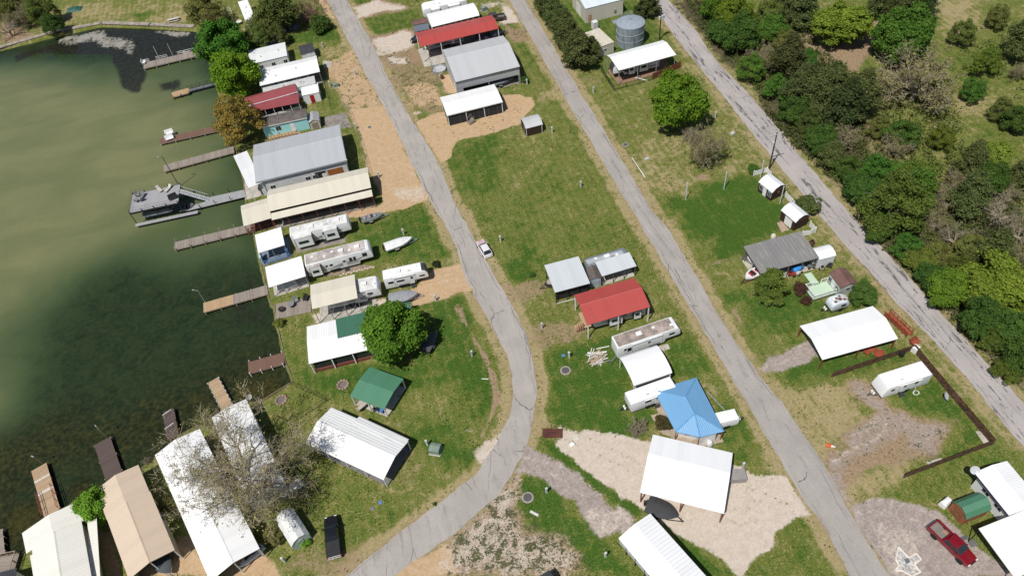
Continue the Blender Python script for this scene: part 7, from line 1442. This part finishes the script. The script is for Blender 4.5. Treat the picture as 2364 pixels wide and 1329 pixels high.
# ---- small utility things: one of each kind, then copies
pd = thing('utility_pedestal', 'x', 'utility pedestal', (0,0,0)); MB().box(-.12,-.12,0,.12,.12,1.15).build('post', mat('weathered_white', (.56,.57,.57), .6), pd); MB().cbox(0,-.05,1.153,.34,.26,.42).build('meter_box', mat('meter_grey', (.50,.51,.52), .5), pd, bevel=.03); MB().cbox(.16,.14,0,.14,.14,.55).build('tap', STEEL, pd)
spots = ((c(345,580),'beside the dark bush at the grey barn corner'),(c(797,634),'left of the black metal fence, near the middle lane'),(c(515,905),'just right of the lone dark brown shed'),(c(710,1275),'in the middle of the large central field'),(c(1625,805),'right of the big round bright green tree'),(g(165,407),'on the grass right of the white and pink car'),(f(1480,888),'at the tip of the tan gravel parking spot'),(b(960,1210),'on the tan gravel by the beige lodge corner'),(b(803,880),'at the chain link fence on the tan gravel'),(b(580,328),'beside the small dark roofed shed'),(j(1058,597),'left of the green box near the lane bend'),(j(1308,102),'on the lawn left of the dirt track'),(j(262,1248),'below the barrel roofed shed'),(g(632,1195),'left of the lumber pile'),(k(450,795),'on the grass patch near the fork of the lane'),(k(826,1205),'left of the long striped carport'),(k(1703,635),'right of the huge white roof'),(b(800,515),'on the tan soil right of the long white home'),(s(1495,375),'left of the small green box on the tan soil'),(f(1240,395),'beside the covered white boat'),(g(447,1000),'on bare soil left of the red canopy'))
for x, (pp, lb) in enumerate(spots):
    if x == 0: pd.location = G(pp[0]); pd['label'] = 'small white utility pedestal '+lb; pd['group'] = 'utility pedestals on the lots'
    else: copy_thing(pd, G(pp[0]), rnd.uniform(-.5,.5), label='small white utility pedestal '+lb)
gb = thing('transformer_box', 'green ground transformer box on the lawn near the lane bend', 'transformer box', G(j(1105,628)[0]), -.5); gm = mat('dull_green_paint', (.20,.26,.21), .6)
MB().extr([(-.75,0),(.75,0),(.75,1.0),(.2,1.25),(-.75,1.25)], -.8, .8).build('cabinet', gm, gb, bevel=.04); MB().box(-.9,-.9,-.02,.9,.9,.1).build('base', CONC, gb)
copy_thing(gb, G(s(1592,368)[0]), .2, .75, 'small green transformer box on the tan soil by the red door shed'); copy_thing(gb, G(q(1072,150)[0]), .3, .9, 'green transformer box behind the brown pickup')
mh = thing('manhole', 'manhole on the grass left of the lumber pile', 'manhole', G(g(607,1285)[0])); MB().lathe([(.85,-.02),(.85,.07),(.62,.1),(.62,-.02)], (0,0,0), 24).build('ring', mat('ring_concrete', (.30,.275,.24), .9), mh); MB().lathe([(.60,0),(.60,.085),(.02,.09)], (0,0,0), 20).build('lid', mat('iron_lid', (.09,.085,.08), .7), mh)
copy_thing(mh, G(c(1015,988)[0]), 0, .8, 'manhole beside the middle lane near the white pipe'); copy_thing(mh, G(k(328,826)[0]), 0, 1.0, 'manhole on the weedy white gravel by the lane fork'); copy_thing(mh, G(b(895,868)[0]), 0, .55, 'rusty manhole cover on the tan gravel by the near lane')
tag(MB().tube((0,0,.08),(1,0,.08),.07,None,8).build('white_pipe', WPAINT), 'long white pipe lying on the grass beside the middle lane', 'pipe'); ob = bpy.data.objects['white_pipe']; A_, B_ = G(c(1060,1077)[0]), G(c(1150,1212)[0]); ob.location = A_; ob.rotation_euler = (0,0,math.atan2((B_-A_).y,(B_-A_).x)); ob.scale = ((B_-A_).length,1,1)
ground_box('valve_cover', 'small pale box on the grass right of the white pipe', 'utility box', c(1160,1087)[0], .9, .5, .3, mat('pale_grey_box', (.46,.47,.47), .7), .1); ground_box('valve_cover', 'small pale box on the grass near the main road', 'utility box', c(1745,914)[0], .9, .7, .35, mat('pale_grey_box', (.46,.47,.47), .7), .5); ground_box('storage_box', 'grey-brown storage box against the huge white roof', 'storage box', k(1662,700)[0], 2.4, 1.6, 1.2, mat('taupe_box', (.27,.25,.24), .7), -.25)
ground_box('water_box', 'tall white utility cabinet beside the pump house', 'cabinet', c(806,195)[0], 1.3, 1.2, 1.9, mat('white_cabinet', (.66,.66,.65), .6), .2)
sg = thing('road_sign', 'small yellow diamond road sign at the top of the middle lane', 'road sign', G(q(1287,60)[0])); MB().tube((0,0,0),(0,0,2.4),.05,None,6).build('post', STEEL, sg); MB().add([(0,-.07,1.75),(.55,-.07,2.3),(0,-.07,2.85),(-.55,-.07,2.3),(0,-.05,1.75),(.55,-.05,2.3),(0,-.05,2.85),(-.55,-.05,2.3)], [(0,1,2,3),(7,6,5,4),(0,4,5,1),(1,5,6,2),(2,6,7,3),(3,7,4,0)]).build('panel', mat('sign_yellow', (.72,.48,.01), .5), sg)
ht = thing('stock_tank', 'round galvanised pool with white floor beside the grey barn', 'pool', G(q(448,990)[0])); MB().lathe([(1.75,0),(1.75,.75),(1.68,.75),(1.68,.05)], (0,0,0), 32).build('tank_ring', ALU, ht, 30); MB().lathe([(1.66,.1),(1.66,.32),(.02,.33)], (0,0,0), 28).build('liner', mat('white_liner', (.42,.43,.44), .5), ht)
for lb, pp, cm in (('rusty barrel beside the round pool', q(490,1100)[0], mat('rusty_barrel', (.10,.045,.03), .8)), ('dark bin at the grey barn corner', q(630,1090)[0], BLACK), ('black barrel on the fence line near the white camper', h(1190,1110)[0], BLACK)): tag(MB().lathe([(.38,0),(.42,.5),(.38,.95),(.3,.97),(.28,.85)], (0,0,0), 14).build('barrel', cm, None, 40), lb, 'barrel').location = G(pp)
# ---- fences
fence_line('chain_fence', 'chain link fence along the tan gravel strip', b(725,722,765,782,832,952,905,1210), 1.3, 'chain', mat('galv_wire', (.30,.31,.31), .5, .4))
fence_line('chain_fence', 'chain link fence at the end of the long white home', s(1335,40,1420,400,1520,765), 1.5, 'chain', mat('dark_wire', (.05,.05,.05), .6)); fence_line('chain_fence', 'chain link fence left of the grey barn and round pool', q(322,880,400,1060,540,1329), 1.2, 'chain', mat('galv_wire', (.30,.31,.31), .5, .4))
fence_line('iron_fence', 'black iron fence around the canopy by the water tank', c(852,490,935,618,1105,575,1200,545), 1.4, 'picket', BLACK); fence_line('board_fence', 'short reddish board fence beside the water tank canopy', c(1200,545,1392,462), 1.7, 'board', mat('red_fence', (.16,.055,.03), .85, 0, .3))
fence_line('board_fence', 'long brown board fence around the lone white travel trailer', h(742,1250,1265,1075)+l(1188,5,1596,489,1028,703), 1.55, 'board', mat('brown_fence', (.12,.062,.038), .85, 0, .7, 2.2))
fence_line('vinyl_fence', 'white vinyl fence corner behind the windowed brown shed', m(1203,462,1385,412,1440,480), 1.2, 'vinyl', WPAINT); fence_line('vinyl_fence', 'white vinyl fence between the two brown sheds', m(1645,755,1735,850,1760,890), 1.2, 'vinyl', WPAINT); fence_line('vinyl_fence', 'white vinyl fence corner by the weathered grey roof', m(1985,1165,2062,1250,1995,1282,1875,1300), 1.2, 'vinyl', WPAINT)
fence_line('wire_fence', 'black wire fence running from the shore to the striped carport', j(295,258,500,353,335,457), 1.2, 'chain', BLACK)
fence_line('railing', 'grey railing in front of the patio canopy', f(300,840,420,800,535,762), .9, 'picket', mat('grey_rail', (.40,.38,.36), .7)); fence_line('swing_frame', 'white tube frame on the lawn left of the white motorhome', r(5,370,0,250,120,230,135,300), 1.6, 'rail', WPAINT)
# ---- decks
def deckthing(name, label, cs, z, mt, rails=(), rmt=None, cat='deck'):
    o_, yaw, L_, W_ = frame(cs, z); rt = thing(name, label, cat, o_, yaw); MB().box(0,0,z-.08,L_,W_,z).build('floor', mt, rt); MB().box(.05,.05,-.3,L_-.05,W_-.05,z-.085).build('skirt', mat('deck_skirt', (.10,.085,.07), .9), rt)
    for sd in rails:
        A_, B_ = {'f':((0,.03),(L_,.03)),'b':((0,W_-.03),(L_,W_-.03)),'l':((.03,0),(.03,W_)),'r':((L_-.03,0),(L_-.03,W_))}[sd[0]]; t0, t1 = (sd[1], sd[2]) if len(sd) > 2 else (0,1); A_, B_ = Vector((*A_,z)), Vector((*B_,z)); A2, B2 = A_.lerp(B_,t0), A_.lerp(B_,t1); mb = MB(); k_ = max(2, int((B2-A2).length/1.3)+1)
        for x in range(k_): q0 = A2.lerp(B2, x/(k_-1)); mb.box(q0.x-.06,q0.y-.06,z,q0.x+.06,q0.y+.06,z+1.05)
        mb.tube(A2+Vector((0,0,1)),B2+Vector((0,0,1)),.06,None,4).tube(A2+Vector((0,0,.2)),B2+Vector((0,0,.2)),.04,None,4); nb_ = int((B2-A2).length/.22)
        for x in range(nb_): q0 = A2.lerp(B2, (x+.5)/nb_); mb.tube(q0+Vector((0,0,.2)),q0+Vector((0,0,1)),.018,None,4)
        mb.build('railing', rmt or WPAINT, rt)
    return rt, L_, W_
MINT = plankmat('mint_boards', (.42,.55,.40), (.48,.60,.46), .2, 'X', .8, .06, (.25,.33,.25))
deckthing('deck', 'pale mint painted deck with white railings next to the playhouse', o(1120,838,1375,765,1475,895,1205,985), .5, MINT, (('f',),('l',),('b',0,.4),('b',.72,1)), WPAINT); deckthing('ramp', 'pale mint walkway leading up to the mint deck', o(1105,680,1185,655,1285,782,1200,805), .35, MINT, (), None, 'walkway')
deckthing('deck', 'weathered plank deck with furniture at the shore below the half-new dock', f(272,918,528,858,560,970,290,1020), .15, WOODD, (), None); deckthing('deck', 'white railed deck landing under the bare tree', j(232,852,340,778,368,822,255,892), 1.0, WPAINT, (('f',),('r',)), WPAINT); deckthing('deck', 'grey boarded deck with railing in the lower left corner', n(-60,1110,180,1012,262,1290,-40,1290), .6, WOODD_Y, (('r',),('b',)), PTLIGHT)
# ---- furniture
def chair(label, pc, z, yaw, mt, name='lounge_chair', w=.75, cat='chair', two=False, bevel=0):
    rt = thing(name, label, cat, G(pc, z), yaw); w = w*(1.9 if two else 1); MB().box(-w/2,-.4,.32,w/2,.3,.4).build('seat', mt, rt); MB().add([(-w/2,.25,.38),(w/2,.25,.38),(w/2,.55,1.05),(-w/2,.55,1.05),(-w/2,.31,.36),(w/2,.31,.36),(w/2,.61,1.03),(-w/2,.61,1.03)], [(0,1,2,3),(7,6,5,4),(0,4,5,1),(1,5,6,2),(2,6,7,3),(3,7,4,0)]).build('backrest', mt, rt)
    for s_ in (-1,1): MB().box(s_*w/2-.06,-.42,.58,s_*w/2+.06,.35,.63).build('armrest', mt, rt)
    for sx_ in (-1,1):
        for y in (-.36,.26): MB().box(sx_*w/2-.04,y-.04,0,sx_*w/2+.04,y+.04,.575).build('leg', mt, rt)
    return rt
GCH = mat('grey_plastic', (.20,.205,.21), .5); WCH = mat('white_plastic', (.74,.74,.73), .45)
for x, (px_, py_) in enumerate(((268,128),(312,135),(262,178),(305,168))): chair(('grey lounge chair on the boat dock, far left of four','grey lounge chair on the boat dock, far right of four','grey lounge chair on the boat dock, near left of four','grey lounge chair on the boat dock, near right of four')[x], e(px_,py_)[0], UZ, (0.6,-.5,2.4,-2.4)[x], GCH)
for lb, pp, yw in (('beige sun lounger on the upper boat dock deck, left one', e(465,75)[0], .5), ('beige sun lounger on the upper boat dock deck, right one', e(545,70)[0], -.6)):
    rt = thing('sun_lounger', lb, 'sun lounger', G(pp, UZ), yw); bm_ = mat('beige_sling', (.46,.42,.36), .8); MB().box(-.33,-1.0,.3,.33,.35,.36).build('seat', bm_, rt); MB().add([(-.33,.35,.33),(.33,.35,.33),(.33,.95,.75),(-.33,.95,.75),(-.33,.38,.28),(.33,.38,.28),(.33,.98,.70),(-.33,.98,.70)], [(0,1,2,3),(7,6,5,4),(0,4,5,1),(1,5,6,2),(2,6,7,3),(3,7,4,0)]).build('backrest', bm_, rt); [MB().box(x-.03,y-.03,0,x+.03,y+.03,.298).build('leg', GCH, rt) for x in (-.28,.28) for y in (-.9,.2)]
chair('black bench at the stair end of the upper boat dock deck', e(592,152)[0], UZ, .3, BLACK, 'bench', .9, 'bench', True); chair('white bench at the tip of the far weathered dock', a(985,432)[0], .12, 1.5, WCH, 'bench', .8, 'bench', True)
chair('white bench on the red-brown dock, far one', a(1158,915)[0], .12, .2, WCH, 'bench', .95, 'bench', True); chair('white bench on the red-brown dock, near one', a(1160,952)[0], .12, .2, WCH, 'bench', .95, 'bench', True)
pb = thing('picnic_table', 'pale long table with benches on the grass above the seawall', 'picnic table', G(a(1187,146)[0]), .05); MB().box(-1.6,-.45,.72,1.6,.45,.8).build('table_top', mat('pale_table', (.50,.47,.42), .8), pb); [MB().box(-1.6,y-.14,.42,1.6,y+.14,.47).build('seat', mat('pale_table', (.50,.47,.42), .8), pb) for y in (-.8,.8)]; [MB().box(x-.06,-.85,0,x+.06,.85,.4).build('leg', BLACK, pb) for x in (-1.2,1.2)]
rt = thing('table', 'small grey table on the weathered lake deck', 'table', G(f(400,930)[0], .15)); MB().lathe([(.02,.68),(.65,.68),(.65,.73),(.02,.74)], (0,0,0), 16).build('table_top', GCH, rt); MB().tube((0,0,0),(0,0,.67),.05).build('leg', GCH, rt)
chair('grey chair left of the small table on the lake deck', f(435,895)[0], .15, .3, GCH); chair('dark chair at the right end of the lake deck', f(508,880)[0], .15, -.4, BLACK)
fb_ = tag(MB().lathe([(.25,0),(.5,.22),(.58,.5),(.5,.5),(.2,.3)], (0,0,0), 16).build('fire_bowl', mat('black_brown_iron', (.03,.022,.02), .7), None, 40), 'round black fire bowl on the weathered lake deck', 'fire bowl'); fb_.location = G(f(328,960)[0], .15)
for lb, pp in (('ring of stones around a fire pit below the white and green roof', j(585,262)[0]), ('stone fire pit on the shore lawn above the bare tree', j(240,347)[0])):
    rt = thing('fire_pit', lb, 'fire pit', G(pp)); sm = mat('pit_stone', (.28,.20,.15), .9, 0, .3); [MB().lathe([(.0,0),(.24,.02),(.26,.16),(.16,.26),(.0,.27)], (math.cos(x*.57)*.85,math.sin(x*.57)*.85,0), 7).build('stone', sm, rt) for x in range(11)]; MB().lathe([(.62,0),(.62,.03),(.01,.035)], (0,0,0), 14).build('ash', mat('ash', (.16,.14,.13), .95), rt)
chair('blue chair on the slab of the green pavilion', j(800,412)[0], .07, 2.6, mat('blue_plastic', (.08,.20,.45), .5)); chair('dark chair on the slab of the green pavilion', j(775,405)[0], .07, 2.9, BLACK); chair('beige outdoor sofa under the green pavilion', j(700,385)[0], .07, -2.6, mat('beige_sofa', (.42,.38,.32), .8), 'sofa', 1.1, 'sofa', True); chair('red chair on the patio of the blue cottage', k(1345,425)[0], .08, 2.7, mat('red_plastic', (.35,.03,.02), .5))
def dish(label, pc, hgt=.9, rr=.45, yaw=0, z=0):
    rt = thing('satellite_dish', label, 'satellite dish', G(pc, z), yaw); MB().tube((0,0,0),(0,0,hgt),.035).tube((-.4,-.3,0),(0,0,hgt*.6),.02).tube((.4,-.3,0),(0,0,hgt*.6),.02).build('mast', STEEL, rt); ob = MB().lathe([(.02,0),(rr*.6,.05),(rr,.14),(rr,.17),(rr*.6,.08),(.02,.03)], (0,0,0), 18).build('dish', mat('dish_grey', (.46,.48,.49), .5), rt, 40); ob.location = (0,-.05,hgt); ob.rotation_euler = (RAD(50),0,0); MB().tube((0,-.1,hgt-.05),(0,-.65,hgt+.35),.02).build('arm', STEEL, rt)
dish('grey satellite dish on the grass right of the lone white trailer', l(1285,195)[0], .8, .6, .8); dish('satellite dish at the corner of the right edge white house', p(1012,250)[0], .4, .6, -.6, 3.2); dish('small satellite dish at the shore by the narrow wooden dock', j(68,345)[0], .9, .45, 1.0); dish('beige round dish beside the lodge and blue-grey barn', e(1392,105)[0], 1.4, .55, .5)
for lb, pp, cm in (('round cream tank behind the weathered grey roof', o(737,258)[0], (.62,.58,.46)), ('pale round tank in front of the playhouse', o(1515,850)[0], (.45,.48,.49)), ('white gas tank beside the blue cottage', k(1490,490)[0], (.68,.68,.67))): tag(MB().lathe([(.42,0),(.46,.15),(.46,.8),(.3,1.0),(.02,1.05)], (0,0,0), 16).build('round_tank', mat('tank_paint_%d' % int(cm[0]*100), cm, .5), None, 40), lb, 'tank').location = G(pp)
# covered grill, cone, hydrant, kayak, debris
gr_ = thing('covered_grill', 'white covered grill left of the wooden green roofed shed', 'grill', G(p(712,590)[0]), .3); MB().loft([[(-.75,-.5,0),(.75,-.5,0),(.75,.5,0),(-.75,.5,0)],[(-.7,-.45,.8),(.7,-.45,.8),(.7,.45,.8),(-.7,.45,.8)],[(-.55,-.3,1.25),(.5,-.3,1.2),(.5,.3,1.2),(-.5,.3,1.3)]]).build('cover', WCH, gr_, bevel=.06); MB().lathe([(.03,0),(.16,.02),(.16,.4),(.05,.5)], (.3,-.75,0), 10).build('gas_bottle', WPAINT, gr_)
cn = thing('traffic_cone', 'orange and white cone lying on the dry grass by the middle lane', 'cone', G(l(535,488)[0], .2), .9); ob = MB().lathe([(.30,0),(.28,.3),(.2,.7)], (0,0,0), 12).build('cone', mat('cone_orange', (.62,.10,.02), .6), cn); ob.rotation_euler = (RAD(85),0,0); ob = MB().lathe([(.2,.7),(.1,1.1),(.05,1.25),(.0,1.26)], (0,0,0), 12).build('tip', WCH, cn); ob.rotation_euler = (RAD(85),0,0)
x, Lg = boat('upturned bright blue kayak beside the weathered grey roof', o(975,620)[0], o(1108,580)[0], 1.0, .9, mat('kayak_blue', (.035,.22,.60), .35), mat('kayak_blue_2', (.04,.25,.64), .35), .35, False, 'covered', 'kayak', None, .5)
MR = [('red and white mower below the blue kayak', o(960,690)[0], (.30,.03,.025)), ('dark mower near the white metal shed', o(1400,580)[0], (.035,.035,.04)), ('pale garden tractor near the white metal shed', o(1305,610)[0], (.34,.30,.28)), ('white generator below the blue kayak', o(1040,670)[0], (.50,.49,.46)), ('grey cart by the weathered roof corner', o(1180,600)[0], (.14,.15,.16)), ('brown cart behind the weathered grey roof', o(1190,330)[0], (.10,.045,.035))]
for lb, pp, cm in MR:
    rt = thing('yard_machine', lb, 'yard machine', G(pp), rnd.uniform(0,6)); km = mat('machine_%d' % int(cm[0]*1000), cm, .6); MB().loft([[(-.6,-.35,.25),(.6,-.3,.25),(.6,.3,.25),(-.6,.35,.25)],[(-.55,-.3,.6),(.5,-.25,.7),(.5,.25,.7),(-.55,.3,.6)]]).build('body', km, rt, bevel=.06); MB().box(-.5,-.2,.6,-.1,.2,.85).build('seat', BLACK, rt); [wheel(rt, x, y, .22, .16) for x in (-.4,.42) for y in (-.38,.38)]; MB().tube((.1,0,.6),(-.05,0,1.0),.03).build('handle', BLACK, rt)
lp = thing('lumber_pile', 'pile of loose boards and pipes at the end of the brown roofed camper', 'lumber pile', G(g(820,1200)[0]), .2); lm = [mat('raw_lumber', (.36,.26,.17), .9), mat('pale_lumber', (.44,.35,.26), .9), mat('white_trim_board', (.58,.57,.54), .7)]
for x in range(34):
    ob = MB().box(-1.3,-.07,0,1.3,.07,.05).build('board', lm[x % 3 if x % 7 else 2], lp); ob.location = (rnd.uniform(-.8,.8), rnd.uniform(-1.0,1.0), .03+.012*x); ob.rotation_euler = (RAD(rnd.uniform(-2,2)), RAD(rnd.uniform(-3,3)), rnd.gauss(.2,.35)); ob.scale = (rnd.uniform(.5,1.1),1,1)
for lb, A_, B_, cm, rr in (('white plank lying above the lumber pile', g(755,1168)[0], g(885,1160)[0], WPAINT, .12), ('grey pipe lying below the lumber pile', g(800,1250)[0], g(910,1215)[0], STEEL, .06), ('white pole at the rear of the brown roofed camper', g(818,1138)[0], g(905,1120)[0], WPAINT, .07), ('long grey pole lying right of the blue roof', k(1475,148)[0], k(1588,268)[0], STEEL, .08), ('white pipe beside the iron fence under the canopy', c(1085,532)[0], c(1165,553)[0], WPAINT, .09), ('thin white pole at the dirt track on the lawn', j(1360,228)[0], j(1398,230)[0], WPAINT, .06)):
    P0, P1 = G(A_), G(B_); ob = tag(MB().tube((0,0,rr+.01),tuple((P1-P0)+Vector((0,0,rr+.01))),rr,None,8).build('loose_pole', cm), lb, 'pole'); ob.location = P0
sf = thing('steel_frame', 'grey metal frame leaning at the end of the arched white carport', 'metal frame', G(g(935,1225)[0]), .6); MB().path([(-.7,0,.05),(-.7,0,1.0),(.7,0,1.0),(.7,0,.05)], .04).tube((-.7,0,.5),(.7,0,.5),.03).tube((-.6,.6,.05),(-.6,0,1),.03).tube((.6,.6,.05),(.6,0,1),.03).build('frame', STEEL, sf)
rb_ = thing('beam_stack', 'stack of rusty red steel beams at the corner of the white gravel', 'steel beams', G(k(487,418)[0]), -.35); [MB().box(-1.5,-.7+.32*x,.02,1.5,-.5+.32*x,.22).build('beam', mat('rusty_beam', (.11,.035,.025), .8, 0, .4), rb_) for x in range(5)]
ground_box('concrete_frame', 'square concrete frame on the white gravel', 'frame', k(636,442)[0], .9, .9, .12, mat('pale_conc', (.55,.50,.43), .9), -.2); ground_box('valve_box', 'white and black valve box on the white gravel', 'utility box', k(612,492)[0], .7, .6, .35, WPAINT, .4)
ground_box('water_meter', 'blue water meter lid on the lawn above the black pickup', 'meter lid', j(793,918)[0], .55, .55, .12, mat('meter_blue', (.10,.20,.36), .6)); ground_box('water_meter', 'grey water meter lid on the lawn above the black pickup', 'meter lid', j(748,952)[0], .6, .5, .08, mat('meter_dark', (.16,.17,.17), .7)); ground_box('bait_box', 'blue plastic lid on bare soil left of the lumber pile', 'lid', g(592,1184)[0], .6, .5, .15, mat('meter_blue', (.10,.20,.36), .6))
ground_box('sign_board', 'small black and white board on the weedy gravel by the lane fork', 'board', k(370,928)[0], .35, 1.3, .12, mat('board_white', (.55,.55,.55), .6), .75); ground_box('white_crate', 'white box on a black stand at the fence corner', 'box', h(1275,1080)[0], .9, .9, 1.1, WCH, .4)
# red timber ramp, benches and table by the clean white carport
rr_ = thing('timber_ramp', 'long red painted timber ramp beside the clean white carport', 'ramp', G(h(1168,915)[0]), 0); u = G(h(1240,985)[0])-G(h(1098,850)[0]); rr_.rotation_euler = (0,0,math.atan2(u.y,u.x)); Lr = u.length; rm_ = mat('red_orange_stain', (.29,.065,.03), .85, 0, .3)
MB().box(-Lr/2,-.55,.3,Lr/2,.55,.38).build('ramp_floor', rm_, rr_); mb = MB(); [mb.box(-Lr/2+Lr*x/6-.05,y-.05,0,-Lr/2+Lr*x/6+.05,y+.05,1.2) for x in range(7) for y in (-.55,.55)]; mb.box(-Lr/2,-.6,1.1,Lr/2,-.5,1.2).box(-Lr/2,.5,1.1,Lr/2,.6,1.2).box(-Lr/2,-.58,.65,Lr/2,-.52,.75).box(-Lr/2,.52,.65,Lr/2,.58,.75).build('railing', rm_, rr_)
chair('red timber bench at the near edge of the clean white carport', h(985,1085)[0], 0, .3, rm_, 'bench', 1.0, 'bench', True); chair('red timber bench left of the fence by the white carport', h(1045,1115)[0], 0, -.7, rm_, 'bench', .7, 'bench', True); chair('small red timber bench at the fence corner', h(1275,1032)[0], 0, .2, rm_, 'bench', .7, 'bench', True)
ws = thing('timber_steps', 'small wooden step unit standing before the black walled carport', 'steps', G(b(1590,838)[0]), .35); [MB().box(-.8+.35*x,-.55,0,-.45+.35*x,.55,.22*(x+1)).build('step', WOODD, ws) for x in range(4)]; [MB().tube((-.7,y,.2),(-.7,y,1.1),.04).tube((.5,y,.9),(.5,y,1.8),.04).tube((-.7,y,1.1),(.5,y,1.8),.04).build('handrail', WOODD, ws) for y in (-.5,.5)]
# blue tarp, green tarp, covered trailer, clutter
def lump(name, label, cat, cs, hgt, mt, seed=1):
    o_, yaw, L_, W_ = frame(cs, 0); rt_ = None; rs = np.random.RandomState(seed); nx, ny = 14, 9; mb = MB(); vs_ = []
    for y in range(ny):
        for x in range(nx):
            tx, ty = x/(nx-1), y/(ny-1); hh = hgt*(math.sin(math.pi*tx)**.5)*(math.sin(math.pi*ty)**.5)*(.6+.6*rs.rand()); vs_.append((L_*tx, W_*ty, max(.0, hh)))
    mb.add(vs_, [(y*nx+x, y*nx+x+1, (y+1)*nx+x+1, (y+1)*nx+x) for y in range(ny-1) for x in range(nx-1)]); ob = mb.build(name, mt, None, True); ob.location = o_; ob.rotation_euler = (0,0,yaw); return tag(ob, label, cat)
lump('tarp_heap', 'long heap under a crumpled bright blue tarp behind the white mobile home', 'tarp', r(720,760,1020,660,1040,760,690,850), 1.4, mat('bright_blue_tarp', (.05,.19,.55), .5, 0, .5, 1.5), 3); lump('tarp_heap', 'crumpled green tarp on the shore grass at the top', 'tarp', a(455,60,555,48,560,72,460,95), .8, mat('green_tarp', (.03,.11,.085), .6, 0, .4), 4)
lump('covered_trailer', 'grey tarp covered trailer under the shaggy evergreen', 'trailer', r(1050,420,1250,300,1325,540,1150,590), 1.9, mat('grey_tarp_pale', (.13,.15,.17), .6, 0, .5, 1.2), 5); lump('covered_boat', 'pale covered boat under the shaggy evergreen', 'boat', r(930,370,1020,330,1090,590,1030,600), 1.3, mat('pale_tarp', (.42,.42,.40), .7, 0, .5, 1.2), 6)
lump('rubble_pile', 'pile of pale rubble and branches by the tan gravel lot', 'rubble', b(1195,770,1245,755,1250,775,1200,785), .4, mat('rubble', (.42,.34,.27), .95, 0, .5, 2), 7); lump('rock_pile', 'small heap of pale stones under the soft evergreen', 'rocks', o(640,1010,700,990,720,1040,650,1050), .5, mat('pale_stone', (.42,.40,.37), .9, 0, .4, 2), 8)
for lb, pp, cm in (('dark patio table on the terrace beside the white motorhome', r(170,420)[0], (.06,.03,.028)), ('white garden table on the terrace beside the white motorhome', r(265,440)[0], (.60,.58,.55)), ('white patio table beside the patio canopy', f(325,805)[0], (.68,.68,.67))):
    rt = thing('patio_table', lb, 'table', G(pp)); km = mat('table_%d' % int(cm[0]*1000), cm, .7); MB().lathe([(.02,.7),(.8,.7),(.8,.76),(.02,.77)], (0,0,0), 18).build('table_top', km, rt); [MB().tube((.5*x,.5*y,0),(.4*x,.4*y,.7),.035).build('leg', km, rt) for x in (-1,1) for y in (-1,1)]
lm_ = thing('patio_sofa', 'white outdoor sofa beside the patio canopy', 'sofa', G(f(400,790)[0]), .25); MB().box(-1.2,-.4,.1,1.2,.4,.45).build('seat', WCH, lm_); MB().box(-1.2,.4,.1,1.2,.6,.9).build('backrest', WCH, lm_)
# stepping stones, hose and the stone star bed
st = tag(MB().prism([(-.22,-.16),(.2,-.2),(.26,.1),(.05,.2),(-.2,.17)], -.01, .05).build('stepping_stone', mat('stepping_stone', (.46,.38,.30), .9)), 'flat stone of the stepping stone row beside the camper in the lake row', 'stepping stone', 'row of stepping stones')
for x in range(13):
    pp = f(765+20.5*x, 697-5.2*x+(-3 if x % 2 else 3))[0]
    if x == 0: st.location = G(pp)
    else: s2_ = st.copy(); COL.objects.link(s2_); s2_.location = G(pp); s2_.rotation_euler = (0,0,rnd.uniform(0,6))
cur = MB(); PH = [G(l(1112+22*math.cos(x*.62)*(1-.01*x), 155+14*math.sin(x*.62))[0], .04) for x in range(26)]+[G(l(1115,110)[0], .04)]; cur.path(PH, .03, 5); tag(cur.build('garden_hose', WCH), 'white hose coiled on the grass below the lone white trailer', 'hose')
tx_ = p(240,1030,345,1142,420,1095,470,1155,400,1210,465,1285,375,1328,275,1272,207,1272,245,1215,212,1160); P_ = [G(x) for x in tx_]; cc2 = sum(P_, Vector())/len(P_); bed = thing('garden_bed', 'white edged gravel bed shaped like the outline of a state map', 'garden bed', cc2); P_ = [v_-cc2 for v_ in P_]
MB().prism([(v_.x*.9, v_.y*.9) for v_ in P_], 0, .06).build('gravel', mat('pale_bed_gravel', (.48,.46,.43), .95, 0, .5, 3), bed); mb = MB()
for x in range(len(P_)): mb.tube(P_[x]+Vector((0,0,.06)), P_[(x+1)%len(P_)]+Vector((0,0,.06)), .13, None, 6)
mb.build('edging', mat('white_stone', (.66,.60,.53), .9), bed); MB().cbox(.1,.25,.06,.5,.5,.15).build('plaque', mat('slate_plaque', (.12,.14,.17), .7), bed)
tag(MB().box(-.5,-.25,0,.5,.25,.06).build('doormat', mat('grey_mat', (.10,.10,.105), .9)), 'dark grey mat on the gravel beside the red pickup', 'mat').location = G(p(912,940)[0]); tag(MB().box(-.5,-.35,0,.5,.35,.07).build('paving_slab', mat('slab_grey', (.13,.13,.13), .9)), 'dark paving slab by the porch of the right edge house', 'paving slab').location = G(p(1005,995)[0])
